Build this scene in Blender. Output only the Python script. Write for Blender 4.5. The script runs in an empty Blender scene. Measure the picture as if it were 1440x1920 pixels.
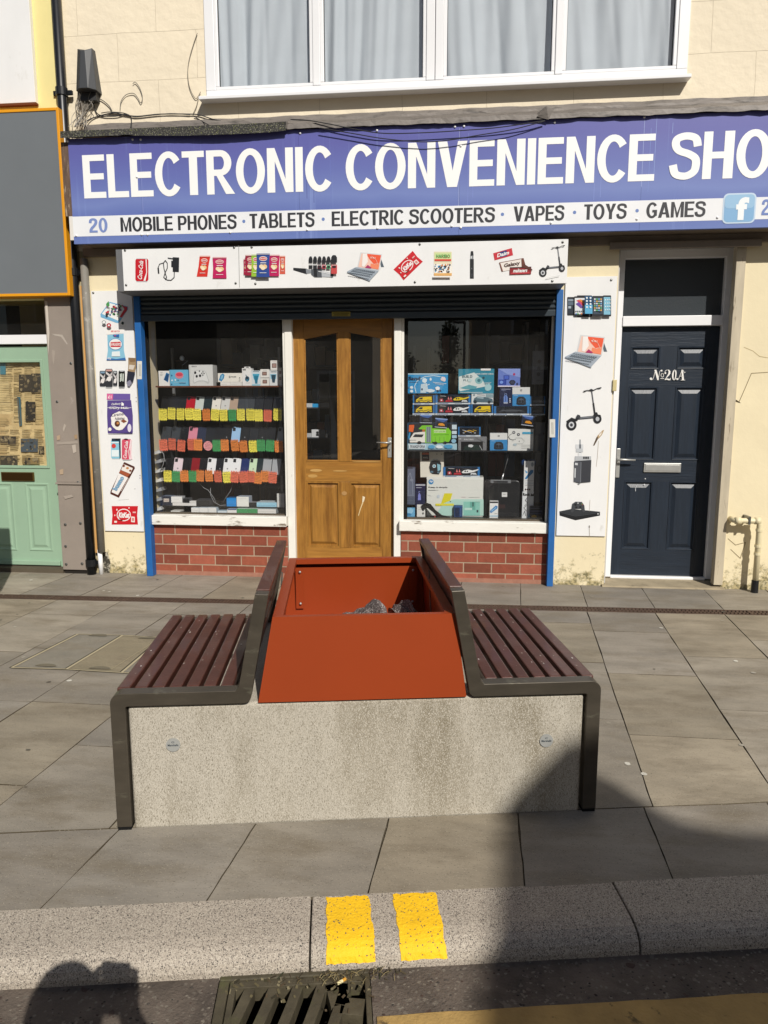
import bpy, math, random
from math import radians, sin, cos, pi, sqrt, atan2
from mathutils import Vector, Matrix
R_ = random.Random(7)
S = bpy.context.scene
COL = S.collection
# ------------------------------------------------------------------ camera, sky, sun, exposure
FPX, H0, PITCH, YAW = 1340.0, 1.42, radians(8.6), radians(6.0)
CF = Vector((-sin(YAW)*cos(PITCH), cos(YAW)*cos(PITCH), -sin(PITCH)))
CR = Vector((cos(YAW), sin(YAW), 0)); CU = CR.cross(CF)
cam = bpy.data.objects.new('camera', bpy.data.cameras.new('camera')); COL.objects.link(cam)
cam.data.sensor_fit = 'VERTICAL'; cam.data.sensor_height = 36; cam.data.lens = FPX/1920*36
cam.data.clip_start = 0.02; cam.data.clip_end = 500
m = Matrix((CR, CU, -CF)).transposed().to_4x4(); m.translation = Vector((0, 0, H0)); cam.matrix_world = m
S.camera = cam
SAZ, SEL = radians(27.5), radians(38.5)
LD = Vector((-sin(SAZ)*cos(SEL), cos(SAZ)*cos(SEL), -sin(SEL)))      # direction the light travels
W = bpy.data.worlds.new('World'); S.world = W; W.use_nodes = True
nt = W.node_tree; sky = nt.nodes.new('ShaderNodeTexSky'); sky.sky_type = 'NISHITA'; sky.sun_disc = False
sky.sun_elevation = SEL; sky.sun_rotation = pi - SAZ
sky.air_density = 1.0; sky.dust_density = 1.5
nt.links.new(sky.outputs[0], nt.nodes['Background'].inputs[0]); nt.nodes['Background'].inputs[1].default_value = 0.052
sd = bpy.data.lights.new('sun', 'SUN'); sd.energy = 4.5; sd.angle = radians(0.3); sd.color = (1, .955, .88)
sun = bpy.data.objects.new('sun', sd); COL.objects.link(sun); sun.rotation_euler = LD.to_track_quat('-Z', 'Y').to_euler(); sun.location = -LD*30
S.view_settings.view_transform = 'Standard'; S.view_settings.look = 'None'; S.view_settings.exposure = 0.0; S.view_settings.gamma = 1

# ------------------------------------------------------------------ helpers
def ray(px, py): return CF + CR*((px-720)/FPX) + CU*((960-py)/FPX)
def onY(px, py, Y): d = ray(px, py); return Vector((0, 0, H0)) + d*(Y/d.y)
def onZ(px, py, Z=0.0): d = ray(px, py); return Vector((0, 0, H0)) + d*((Z-H0)/d.z)
BA = radians(10); BU = Vector((cos(BA), sin(BA), 0)); BV = Vector((-sin(BA), cos(BA), 0)); BO = Vector((-1.075, 2.134, 0))
def BF(p): return BO + BU*p[0] + BV*p[1] + Vector((0, 0, p[2]))       # the bench block's own frame
def toB(p): q = p-BO; return (q.dot(BU), q.dot(BV), p.z)
def lin(c):
    c = c/255; return c/12.92 if c <= .04045 else ((c+.055)/1.055)**2.4
def C(h, k=.88):
    if isinstance(h, tuple): return tuple(x*k for x in h[:3])+(1,)
    return (lin(int(h[0:2], 16))*k, lin(int(h[2:4], 16))*k, lin(int(h[4:6], 16))*k, 1)
WHT = (.8, .8, .8)

class MB:
    """collects polygons (with a colour each) and links them as one mesh object"""
    def __init__(s, xf=None): s.v = []; s.f = []; s.c = []; s.xf = xf
    def add(s, pts, faces, col=(1, 1, 1, 1)):
        o = len(s.v); s.v += [Vector(s.xf(p)) if s.xf else Vector(p) for p in pts]
        for f in faces: s.f.append([i+o for i in f]); s.c.append(col)
        return s
    def box(s, x0, x1, y0, y1, z0, z1, col=(1, 1, 1, 1)):
        return s.add([(x0,y0,z0),(x1,y0,z0),(x1,y1,z0),(x0,y1,z0),(x0,y0,z1),(x1,y0,z1),(x1,y1,z1),(x0,y1,z1)],
                     [(3,2,1,0),(4,5,6,7),(0,1,5,4),(1,2,6,5),(2,3,7,6),(3,0,4,7)], col)
    def hexa(s, p, col=(1, 1, 1, 1)):                                 # 4 bottom, 4 top, counter-clockwise from above
        return s.add(p, [(3,2,1,0),(4,5,6,7),(0,1,5,4),(1,2,6,5),(2,3,7,6),(3,0,4,7)], col)
    def poly(s, pts, col=(1, 1, 1, 1)): return s.add(pts, [tuple(range(len(pts)))], col)
    def prism(s, pts, off, col=(1, 1, 1, 1)):                         # a flat outline pushed along off
        n = len(pts); off = Vector(off); a = [Vector(p) for p in pts]; b = [p+off for p in a]
        return s.add(a+b, [tuple(range(n))[::-1], tuple(range(n, 2*n))]+[(i, (i+1) % n, n+(i+1) % n, n+i) for i in range(n)], col)
    def tube(s, pts, r, n=8, col=(1, 1, 1, 1), caps=True):
        pts = [Vector(p) for p in pts]; rs = r if isinstance(r, (list, tuple)) else [r]*len(pts)
        vs = []; fs = []; up = Vector((0, 0, 1)); prev = None
        for i, p in enumerate(pts):
            t = (pts[min(i+1, len(pts)-1)]-pts[max(i-1, 0)]).normalized()
            a = prev if prev is not None else (up if abs(t.z) < .9 else Vector((1, 0, 0)))
            x = (a - t*a.dot(t)).normalized(); prev = x; y = t.cross(x)
            for k in range(n):
                th = 2*pi*k/n; vs.append(p + (x*cos(th)+y*sin(th))*rs[i])
        for i in range(len(pts)-1):
            for k in range(n): fs.append((i*n+k, i*n+(k+1) % n, (i+1)*n+(k+1) % n, (i+1)*n+k))
        if caps: fs += [tuple(range(n))[::-1], tuple(range((len(pts)-1)*n, len(pts)*n))]
        return s.add(vs, fs, col)
    def lathe(s, c, prof, axis='Z', n=16, col=(1, 1, 1, 1)):          # prof: (r, h)
        vs = []; fs = []; c = Vector(c)
        for r, h in prof:
            for k in range(n):
                a = 2*pi*k/n
                p = (r*cos(a), r*sin(a), h) if axis == 'Z' else (r*cos(a), -h, r*sin(a))
                vs.append(c+Vector(p))
        for i in range(len(prof)-1):
            for k in range(n): fs.append((i*n+k, i*n+(k+1) % n, (i+1)*n+(k+1) % n, (i+1)*n+k))
        fs += [tuple(range(n))[::-1], tuple(range((len(prof)-1)*n, len(prof)*n))]
        return s.add(vs, fs, col)
def WL(o):
    p = Vector(o.location)
    while o.parent: o = o.parent; p += Vector(o.location)
    return p
def tag(o, label, cat, group=None):
    o['label'] = label; o['category'] = cat
    if group: o['group'] = group
    return o
def thing(name, loc, label, cat, group=None):
    o = bpy.data.objects.new(name, None); COL.objects.link(o); o.location = loc; o.empty_display_size = .05
    return tag(o, label, cat, group)
def _build(s, name, mt, parent=None, bevel=0, smooth=False, seg=2, recalc=False, kind=None):
    org = WL(parent) if parent else Vector((0, 0, 0))
    if parent is None and kind is None:
        xs = [p.x for p in s.v]; ys = [p.y for p in s.v]; zs = [p.z for p in s.v]
        org = Vector(((min(xs)+max(xs))/2, (min(ys)+max(ys))/2, min(zs)))
    me = bpy.data.meshes.new(name); me.from_pydata([p-org for p in s.v], [], s.f); me.update()
    at = me.color_attributes.new('Col', 'FLOAT_COLOR', 'CORNER')
    buf = []
    for pl, cc in zip(me.polygons, s.c):
        cc = list(cc) if len(cc) == 4 else list(cc)+[1]
        buf += cc*pl.loop_total; pl.use_smooth = smooth
    at.data.foreach_set('color', buf)
    if recalc:
        import bmesh
        b = bmesh.new(); b.from_mesh(me); bmesh.ops.recalc_face_normals(b, faces=b.faces); b.to_mesh(me); b.free()
    me.materials.append(mt)
    o = bpy.data.objects.new(name, me); COL.objects.link(o)
    if parent: o.parent = parent
    else: o.location = org
    if bevel:
        bv = o.modifiers.new('b', 'BEVEL'); bv.width = bevel; bv.segments = seg; bv.limit_method = 'ANGLE'; bv.angle_limit = radians(35)
    if kind: o['kind'] = kind
    return o
MB.build = _build

# ------------------------------------------------------------------ materials
def mat(name, rgb=None, rough=.6, metal=0, var=0, vs=3.0, vdet=6, bump=0, bs=60, spec=.5, stretch=None, dark=None, dscale=2.0, dthr=(.55, .75), coat=0, speck=None, bdist=.004):
    """rgb None = the mesh's own face colours. var = noise variation, dark = stain colour, speck=(scale, thr, colour)"""
    M = bpy.data.materials.new(name); M.use_nodes = True; n = M.node_tree.nodes; L = M.node_tree.links; b = n['Principled BSDF']
    b.inputs['Roughness'].default_value = rough; b.inputs['Metallic'].default_value = metal; b.inputs['Specular IOR Level'].default_value = spec
    b.inputs['Coat Weight'].default_value = coat
    tc = n.new('ShaderNodeTexCoord'); mp = n.new('ShaderNodeMapping'); L.new(tc.outputs['Object'], mp.inputs[0])
    if stretch: mp.inputs['Scale'].default_value = stretch
    def noise(sc, det=6, rg=.6):
        t = n.new('ShaderNodeTexNoise'); t.inputs['Scale'].default_value = sc; t.inputs['Detail'].default_value = det; t.inputs['Roughness'].default_value = rg
        L.new(mp.outputs[0], t.inputs['Vector']); return t
    def mix(a, c, fac, mode='MIX'):
        x = n.new('ShaderNodeMix'); x.data_type = 'RGBA'; x.blend_type = mode
        for sock, val in ((x.inputs[0], fac), (x.inputs[6], a), (x.inputs[7], c)):
            if hasattr(val, 'is_linked') or isinstance(val, bpy.types.NodeSocket): L.new(val, sock)
            else: sock.default_value = val
        return x.outputs[2]
    def ramp(src, lo, hi, c0=(0,0,0,1), c1=(1,1,1,1)):
        r = n.new('ShaderNodeValToRGB'); r.color_ramp.elements[0].position = lo; r.color_ramp.elements[1].position = hi
        r.color_ramp.elements[0].color = c0; r.color_ramp.elements[1].color = c1; L.new(src, r.inputs[0]); return r.outputs[0]
    if rgb is None:
        a = n.new('ShaderNodeVertexColor'); a.layer_name = 'Col'; cur = a.outputs[0]
    else: cur = tuple(rgb[:3])+(1,)
    if var:
        t = noise(vs, vdet); g = ramp(t.outputs[0], .25, .75, (1-var,)*3+(1,), (1+var,)*3+(1,)); cur = mix(cur, g, 1.0, 'MULTIPLY')
    if dark:
        t = noise(dscale, 8, .65); cur = mix(cur, tuple(dark[:3])+(1,), ramp(t.outputs[0], dthr[0], dthr[1]))
    if speck:
        for sc, thr, c in speck:
            w = n.new('ShaderNodeTexVoronoi'); w.inputs['Scale'].default_value = sc; L.new(mp.outputs[0], w.inputs['Vector'])
            sp = n.new('ShaderNodeSeparateColor'); L.new(w.outputs['Color'], sp.inputs[0])
            cur = mix(cur, tuple(c[:3])+(1,), ramp(sp.outputs[0], thr, thr+.02))
    if isinstance(cur, tuple): b.inputs['Base Color'].default_value = cur
    else: L.new(cur, b.inputs['Base Color'])
    if bump:
        t = noise(bs, 4); bp = n.new('ShaderNodeBump'); bp.inputs['Strength'].default_value = bump; bp.inputs['Distance'].default_value = bdist
        L.new(t.outputs[0], bp.inputs['Height']); L.new(bp.outputs[0], b.inputs['Normal'])
    return M
def glass_mat(name, tint=(1, 1, 1), refl=1.0, rough=0.0, ior=1.5, dust_veil=.014):
    M = bpy.data.materials.new(name); M.use_nodes = True; n = M.node_tree.nodes; L = M.node_tree.links
    for x in list(n):
        if x.type != 'OUTPUT_MATERIAL': n.remove(x)
    tr = n.new('ShaderNodeBsdfTransparent'); tr.inputs[0].default_value = tuple(tint)+(1,)
    gl = n.new('ShaderNodeBsdfGlossy'); gl.inputs['Roughness'].default_value = rough; gl.inputs[0].default_value = (refl, refl, refl, 1)
    fr = n.new('ShaderNodeFresnel'); mx = n.new('ShaderNodeMixShader')
    ge = n.new('ShaderNodeNewGeometry'); mr = n.new('ShaderNodeMapRange'); mr.inputs[3].default_value = ior; mr.inputs[4].default_value = 1/ior   # same reflectance from either side of the sheet
    L.new(ge.outputs['Backfacing'], mr.inputs[0]); L.new(mr.outputs[0], fr.inputs[0])
    L.new(fr.outputs[0], mx.inputs[0]); L.new(tr.outputs[0], mx.inputs[1]); L.new(gl.outputs[0], mx.inputs[2])
    out = mx.outputs[0]
    if dust_veil:                                                          # pale dusty veil, added to lift the dark panes and stand for reflections
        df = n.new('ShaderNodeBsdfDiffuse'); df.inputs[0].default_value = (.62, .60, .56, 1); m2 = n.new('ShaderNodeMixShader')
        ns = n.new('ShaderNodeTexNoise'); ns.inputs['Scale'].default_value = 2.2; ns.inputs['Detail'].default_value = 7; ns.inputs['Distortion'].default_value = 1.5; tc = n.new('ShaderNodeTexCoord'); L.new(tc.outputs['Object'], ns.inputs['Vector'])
        m3 = n.new('ShaderNodeMapRange'); m3.inputs[1].default_value = .3; m3.inputs[2].default_value = .75; m3.inputs[3].default_value = dust_veil*.5; m3.inputs[4].default_value = dust_veil*1.7; L.new(ns.outputs[0], m3.inputs[0])
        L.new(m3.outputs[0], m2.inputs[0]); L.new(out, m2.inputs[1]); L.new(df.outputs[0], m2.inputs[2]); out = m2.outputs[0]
    L.new(out, n['Material Output'].inputs[0]); return M

PRT = mat('print', None, rough=.45, spec=.4)
PRM = mat('matt_print', None, rough=.8, spec=.2, var=.06, vs=9)
BOXP = mat('carton', None, rough=.35, spec=.5)
WHITE = mat('white_sheet', (.78, .78, .775), rough=.35, var=.04, vs=4, dark=C('c9c6bd'), dscale=7, dthr=(.62, .85), stretch=(1.5, 1, .6))
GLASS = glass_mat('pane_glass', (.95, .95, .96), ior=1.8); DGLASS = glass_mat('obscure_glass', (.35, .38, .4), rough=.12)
BLUE = mat('blue_paint', C('1C62A8'), rough=.55, var=.12, vs=6, dark=C('2b2a28'), dscale=30, dthr=(.74, .78))
OLDWH = mat('old_white_paint', (.78, .76, .70), rough=.6, var=.06, vs=8, dark=C('8c7f6c'), dscale=26, dthr=(.66, .74), bump=.3, bs=80, stretch=(1, 1, .35))
OLDWX = mat('old_white_sill', (.78, .76, .70), rough=.6, var=.06, vs=8, dark=C('7f7262'), dscale=22, dthr=(.57, .66), bump=.5, bs=60, stretch=(.25, 1, 1))
UPVC = mat('white_plastic', (.80, .80, .81), rough=.3, var=.02)
OAK = mat('varnished_oak', C('9F7030', .92), rough=.38, var=.3, vs=9, stretch=(5, 5, .5), dark=C('6f4416'), dscale=4, dthr=(.48, .72), bump=.15, bs=40)
OAKX = mat('varnished_oak_rail', C('A27232', .92), rough=.38, var=.3, vs=9, stretch=(.5, 5, 5), dark=C('8a5a24'), dscale=5, dthr=(.5, .8), bump=.15, bs=40)
NAVY = mat('navy_door_skin', C('1F2A38', .8), rough=.42, var=.25, vs=10, stretch=(6, 6, .45), bump=.45, bs=14, bdist=.002)
NAVYX = mat('navy_door_rail', C('1F2A38', .8), rough=.42, var=.25, vs=10, stretch=(.45, 6, 6), bump=.6, bs=14, bdist=.003)
STEEL = mat('brushed_steel', C('B9B9B5', .9), rough=.42, metal=.55, var=.1, vs=20)
SCREW = mat('screw_head', C('8b8b88'), rough=.35, metal=.9)
DARK = mat('dark_interior', (.035, .035, .038), rough=.9)  # near-black colour carries the shade of the unlit rooms
DKMID = mat('dim_fitting', (.06, .06, .065), rough=.7)
SHUT = mat('shutter_metal', C('3A434A'), rough=.4, metal=.3, var=.12, vs=5, stretch=(1, 1, 3))
BLACKP = mat('black_pipe', C('16181C'), rough=.35, var=.2, vs=12, dark=C('777777'), dscale=40, dthr=(.78, .8))
CREAM = mat('cream_render_plain', C('EBDDB6'), rough=.85, var=.05, vs=2.5, bump=.35, bs=25)

def render_wall():
    M = mat('scored_cream_render', C('ECDFC6', .93), rough=.88, var=.06, vs=1.6, bump=.0)
    n = M.node_tree.nodes; L = M.node_tree.links; b = n['Principled BSDF']
    tc = n.new('ShaderNodeTexCoord'); sx = n.new('ShaderNodeSeparateXYZ'); L.new(tc.outputs['Object'], sx.inputs[0])
    cb = n.new('ShaderNodeCombineXYZ'); L.new(sx.outputs[0], cb.inputs[0]); L.new(sx.outputs[2], cb.inputs[1])
    wn = n.new('ShaderNodeTexNoise'); wn.inputs['Scale'].default_value = 3; L.new(cb.outputs[0], wn.inputs['Vector'])
    ad = n.new('ShaderNodeVectorMath'); ad.operation = 'MULTIPLY_ADD'; L.new(wn.outputs['Color'], ad.inputs[0]); ad.inputs[1].default_value = (.02, .02, 0); L.new(cb.outputs[0], ad.inputs[2])
    br = n.new('ShaderNodeTexBrick'); br.inputs['Scale'].default_value = 1; br.inputs['Brick Width'].default_value = .62; br.inputs['Row Height'].default_value = .335
    br.inputs['Mortar Size'].default_value = .0022; br.inputs['Mortar Smooth'].default_value = .6
    mp = n.new('ShaderNodeMapping'); mp.inputs['Location'].default_value = (.17, .155, 0); L.new(ad.outputs[0], mp.inputs[0]); L.new(mp.outputs[0], br.inputs['Vector'])
    old = b.inputs['Base Color'].links[0].from_socket
    mx = n.new('ShaderNodeMix'); mx.data_type = 'RGBA'; mx.blend_type = 'MIX'
    mm = n.new('ShaderNodeMath'); mm.operation = 'MULTIPLY'; mm.inputs[1].default_value = .4; L.new(br.outputs['Fac'], mm.inputs[0]); L.new(mm.outputs[0], mx.inputs[0])
    L.new(old, mx.inputs[6]); mx.inputs[7].default_value = C('a8977a'); L.new(mx.outputs[2], b.inputs['Base Color'])
    ns = n.new('ShaderNodeTexNoise'); ns.inputs['Scale'].default_value = 14; ns.inputs['Detail'].default_value = 8; L.new(cb.outputs[0], ns.inputs['Vector'])
    sb = n.new('ShaderNodeMath'); sb.operation = 'MULTIPLY_ADD'; L.new(br.outputs['Fac'], sb.inputs[0]); sb.inputs[1].default_value = -.7; L.new(ns.outputs[0], sb.inputs[2])
    bp = n.new('ShaderNodeBump'); bp.inputs['Strength'].default_value = .5; bp.inputs['Distance'].default_value = .012; L.new(sb.outputs[0], bp.inputs['Height']); L.new(bp.outputs[0], b.inputs['Normal'])
    return M
SCORED = render_wall()
def damp_wall(name, base, zone):
    """painted render whose foot is stained green-brown and flaking; zone = height of the stained band"""
    M = mat(name, base, rough=.85, var=.05, vs=3, bump=.5, bs=18)
    n = M.node_tree.nodes; L = M.node_tree.links; b = n['Principled BSDF']; old = b.inputs['Base Color'].links[0].from_socket
    g = n.new('ShaderNodeNewGeometry'); sx = n.new('ShaderNodeSeparateXYZ'); L.new(g.outputs['Position'], sx.inputs[0])
    ns = n.new('ShaderNodeTexNoise'); ns.inputs['Scale'].default_value = 13; ns.inputs['Detail'].default_value = 9; ns.inputs['Roughness'].default_value = .75; L.new(g.outputs['Position'], ns.inputs['Vector'])
    mr = n.new('ShaderNodeMapRange'); mr.inputs[1].default_value = 0; mr.inputs[2].default_value = zone; mr.inputs[3].default_value = .17; mr.inputs[4].default_value = -.2; L.new(sx.outputs[2], mr.inputs[0])
    ad = n.new('ShaderNodeMath'); ad.operation = 'ADD'; L.new(ns.outputs[0], ad.inputs[0]); L.new(mr.outputs[0], ad.inputs[1])
    r = n.new('ShaderNodeValToRGB'); r.color_ramp.elements[0].position = .55; r.color_ramp.elements[1].position = .68; L.new(ad.outputs[0], r.inputs[0])
    n2 = n.new('ShaderNodeTexNoise'); n2.inputs['Scale'].default_value = 40; L.new(g.outputs['Position'], n2.inputs['Vector'])
    r2 = n.new('ShaderNodeValToRGB'); r2.color_ramp.elements[0].color = C('7a7352'); r2.color_ramp.elements[1].color = C('c0b084'); r2.color_ramp.elements[0].position = .4; r2.color_ramp.elements[1].position = .6; L.new(n2.outputs[0], r2.inputs[0])
    mx = n.new('ShaderNodeMix'); mx.data_type = 'RGBA'; L.new(r.outputs[0], mx.inputs[0]); L.new(old, mx.inputs[6]); L.new(r2.outputs[0], mx.inputs[7]); L.new(mx.outputs[2], b.inputs['Base Color'])
    return M
DAMP = damp_wall('damp_cream_render', C('EEE0BC'), .42)

# ------------------------------------------------------------------ text and flat art
def _ring(cx, cy, rx, ry, sx, sy, a0, a1, n=14):
    out = []
    for i in range(n):
        t0, t1 = radians(a0+(a1-a0)*i/n), radians(a0+(a1-a0)*(i+1)/n)
        out.append([(cx+rx*cos(t0), cy+ry*sin(t0)), (cx+rx*cos(t1), cy+ry*sin(t1)), (cx+(rx-sx)*cos(t1), cy+(ry-sy)*sin(t1)), (cx+(rx-sx)*cos(t0), cy+(ry-sy)*sin(t0))])
    return out
def _R(x0, y0, x1, y1): return [(x0, y0), (x1, y0), (x1, y1), (x0, y1)]
def _stroke(pts, w, h):                                               # a band along a smooth centre line
    P = []
    for i in range(len(pts)-1):
        a, b, c, d = pts[max(i-1, 0)], pts[i], pts[i+1], pts[min(i+2, len(pts)-1)]
        for k in range(5):
            t = k/5; P.append(tuple(.5*((2*b[j])+(c[j]-a[j])*t+(2*a[j]-5*b[j]+4*c[j]-d[j])*t*t+(3*b[j]-3*c[j]+d[j]-a[j])*t**3) for j in (0, 1)))
    P.append(pts[-1]); N = []
    for i, p in enumerate(P):
        a, b = P[max(i-1, 0)], P[min(i+1, len(P)-1)]; dx, dy = b[0]-a[0], b[1]-a[1]; l = math.hypot(dx, dy) or 1; N.append((-dy/l*w/2, dx/l*h/2))
    return [[(P[i][0]+N[i][0], P[i][1]+N[i][1]), (P[i+1][0]+N[i+1][0], P[i+1][1]+N[i+1][1]), (P[i+1][0]-N[i+1][0], P[i+1][1]-N[i+1][1]), (P[i][0]-N[i][0], P[i][1]-N[i][1])] for i in range(len(P)-1)]
def glyph(c):
    s, b = .180, .142
    if c == 'E': return .56, [_R(0, 0, s, 1), _R(s, 0, .56, b), _R(s, .43, .52, .43+b), _R(s, 1-b, .55, 1)]
    if c == 'F': return .52, [_R(0, 0, s, 1), _R(s, .43, .48, .43+b), _R(s, 1-b, .52, 1)]
    if c == 'L': return .52, [_R(0, 0, s, 1), _R(s, 0, .52, b)]
    if c == 'I': return s, [_R(0, 0, s, 1)]
    if c == 'H': return .62, [_R(0, 0, s, 1), _R(.42, 0, .62, 1), _R(s, .43, .42, .43+b)]
    if c == 'T': return .54, [_R(.17, 0, .37, 1-b), _R(0, 1-b, .54, 1)]
    if c == 'N': return .62, [_R(0, 0, .185, 1), _R(.435, 0, .62, 1), [(.185, 1), (.185, .70), (.435, 0), (.435, .30)]]
    if c == 'M': return .76, [_R(0, 0, .18, 1), _R(.58, 0, .76, 1), [(.18, 1), (.18, .72), (.33, 0), (.38, 0), (.38, .30)], [(.58, 1), (.58, .72), (.43, 0), (.38, 0), (.38, .30)]]
    if c == 'V': return .66, [[(0, 1), (.21, 1), (.35, .30), (.33, 0), (.22, 0)], [(.66, 1), (.45, 1), (.33, .32), (.33, 0), (.44, 0)]]
    if c == 'Y': return .66, [_R(.23, 0, .43, .42), [(0, 1), (.22, 1), (.33, .60), (.33, .42), (.23, .42)], [(.66, 1), (.44, 1), (.33, .60), (.33, .42), (.43, .42)]]
    if c == 'A': return .70, [[(0, 0), (.20, 0), (.37, .72), (.35, 1), (.24, 1)], [(.70, 0), (.50, 0), (.35, .72), (.35, 1), (.46, 1)], _R(.22, .22, .48, .22+b*.9)]
    if c == 'W': return .95, [[(0, 1), (.2, 1), (.29, .3), (.27, 0), (.17, 0)], [(.57, 1), (.475, .75), (.27, 0), (.37, 0), (.475, .45)], [(.38, 1), (.475, .75), (.68, 0), (.58, 0), (.475, .45)], [(.95, 1), (.75, 1), (.66, .3), (.68, 0), (.78, 0)]]
    if c == 'X': return .66, [[(0, 1), (.23, 1), (.66, 0), (.43, 0)], [(.66, 1), (.43, 1), (0, 0), (.23, 0)]]
    if c == 'K': return .64, [_R(0, 0, s, 1), [(s, .5), (s, .30), (.42, 1), (.64, 1)], [(.28, .52), (.38, .68), (.66, 0), (.43, 0)]]
    if c in 'O0Q': w = .70 if c != '0' else .56; return w, _ring(w/2, .5, w/2, .515, .182, .148, 0, 360, 32)
    if c in 'CG':
        g = _ring(.345, .5, .345, .515, .182, .148, 38, 322, 24)
        if c == 'G': g += [_R(.36, .36, .64, .52), _R(.46, .14, .64, .36)]
        return (.66 if c == 'G' else .625), g
    if c == 'U': return .62, [_R(0, .35, s, 1), _R(.42, .35, .62, 1)]+_ring(.31, .35, .31, .365, s, .16, 180, 360)
    if c == 'J': return .50, [_R(.3, .3, .5, 1)]+_ring(.25, .3, .25, .31, s, .15, 180, 360)
    if c == 'D': return .64, [_R(0, 0, s, 1), _R(s, 0, .3, b), _R(s, 1-b, .3, 1)]+_ring(.3, .5, .34, .5, s, b, -90, 90)
    if c in 'PR':
        lo = .42 if c == 'R' else .36; cy = (lo+1)/2; g = [_R(0, 0, s, 1), _R(s, 1-b, .34, 1), _R(s, lo, .34, lo+b)]+_ring(.34, cy, .27, (1-lo)/2, s, b, -90, 90)
        if c == 'R': g += [[(.24, lo), (.38, lo+.03), (.68, 0), (.46, 0)]]
        return (.66 if c == 'R' else .61), g
    if c == 'B': return .64, [_R(0, 0, s, 1), _R(s, 1-b, .36, 1), _R(s, .44, .36, .44+b*.9), _R(s, 0, .36, b)]+_ring(.36, .735, .24, .265, s*.95, b*.95, -90, 90)+_ring(.36, .29, .28, .29, s, b, -90, 90)
    if c == 'S': return .62, _stroke([(.55, .70), (.50, .87), (.31, .925), (.13, .87), (.10, .74), (.18, .62), (.38, .54), (.52, .43), (.52, .22), (.44, .12), (.30, .075), (.12, .13), (.06, .32)], .165, .152)
    if c == '2': return .56, _stroke([(.09, .66), (.13, .86), (.28, .925), (.43, .86), (.45, .68), (.34, .48), (.18, .30), (.10, .12)], .18, .16)+[_R(.02, 0, .54, b)]
    if c == '4': return .60, [_R(.33, 0, .51, 1), _R(0, .22, .60, .37), [(0, .37), (.17, .37), (.34, .75), (.34, 1), (.30, 1)]]
    if c == '1': return .4, [_R(.18, 0, .38, 1), [(.18, 1), (.18, .74), (0, .68), (0, .82)]]
    return None
def glyph_text(st):
    x = 0; out = []; gap = .052
    for c in st:
        if c == ' ': x += .30; continue
        g = glyph(c)
        if g is None: return None
        for k, p in enumerate(g[1]): out.append(([(x+a, b) for a, b in p], k))
        x += g[0]+gap
    x -= gap; lo = 0; hi = 1
    return [([(a/x, b) for a, b in p], k) for p, k in out]
_tc = {}
def text_mesh(s, bold=.02, shear=0):
    k = (s, bold, shear)
    if k in _tc: return _tc[k]
    cu = bpy.data.curves.new('t', 'FONT'); cu.body = s; cu.offset = bold; cu.shear = shear; cu.resolution_u = 3
    o = bpy.data.objects.new('t', cu); COL.objects.link(o)
    dg = bpy.context.evaluated_depsgraph_get(); dg.update(); me = bpy.data.meshes.new_from_object(o.evaluated_get(dg))
    vs = [v.co.copy() for v in me.vertices]; fs = [tuple(p.vertices) for p in me.polygons]
    bpy.data.objects.remove(o); bpy.data.curves.remove(cu); bpy.data.meshes.remove(me)
    x0 = min(v.x for v in vs); x1 = max(v.x for v in vs); y0 = min(v.y for v in vs); y1 = max(v.y for v in vs)
    _tc[k] = ([((v.x-x0)/(x1-x0), (v.y-y0)/(y1-y0)) for v in vs], fs); return _tc[k]
class T:                                                              # a zoomed crop of the facade: pixel -> point on plane Y
    def __init__(s, sc, ox, oy): s.k = (sc, ox, oy)
    def __call__(s, x, y, Y): sc, ox, oy = s.k; return onY(ox+x/sc, oy+y/sc, Y)
PX = T(1, 0, 0); TL = T(4.175, 160, 540); TR = T(3.836, 1040, 510); S1 = T(3.2727, 200, 440); S2 = T(3.2727, 640, 440)
W4 = T(4.9655, 750, 670); W5 = T(4.9655, 750, 830); L1 = T(5.3333, 270, 660); L2 = T(5.3333, 270, 840)
def q2(tr, x, y, Y): return tr(x, y, Y)
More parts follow.
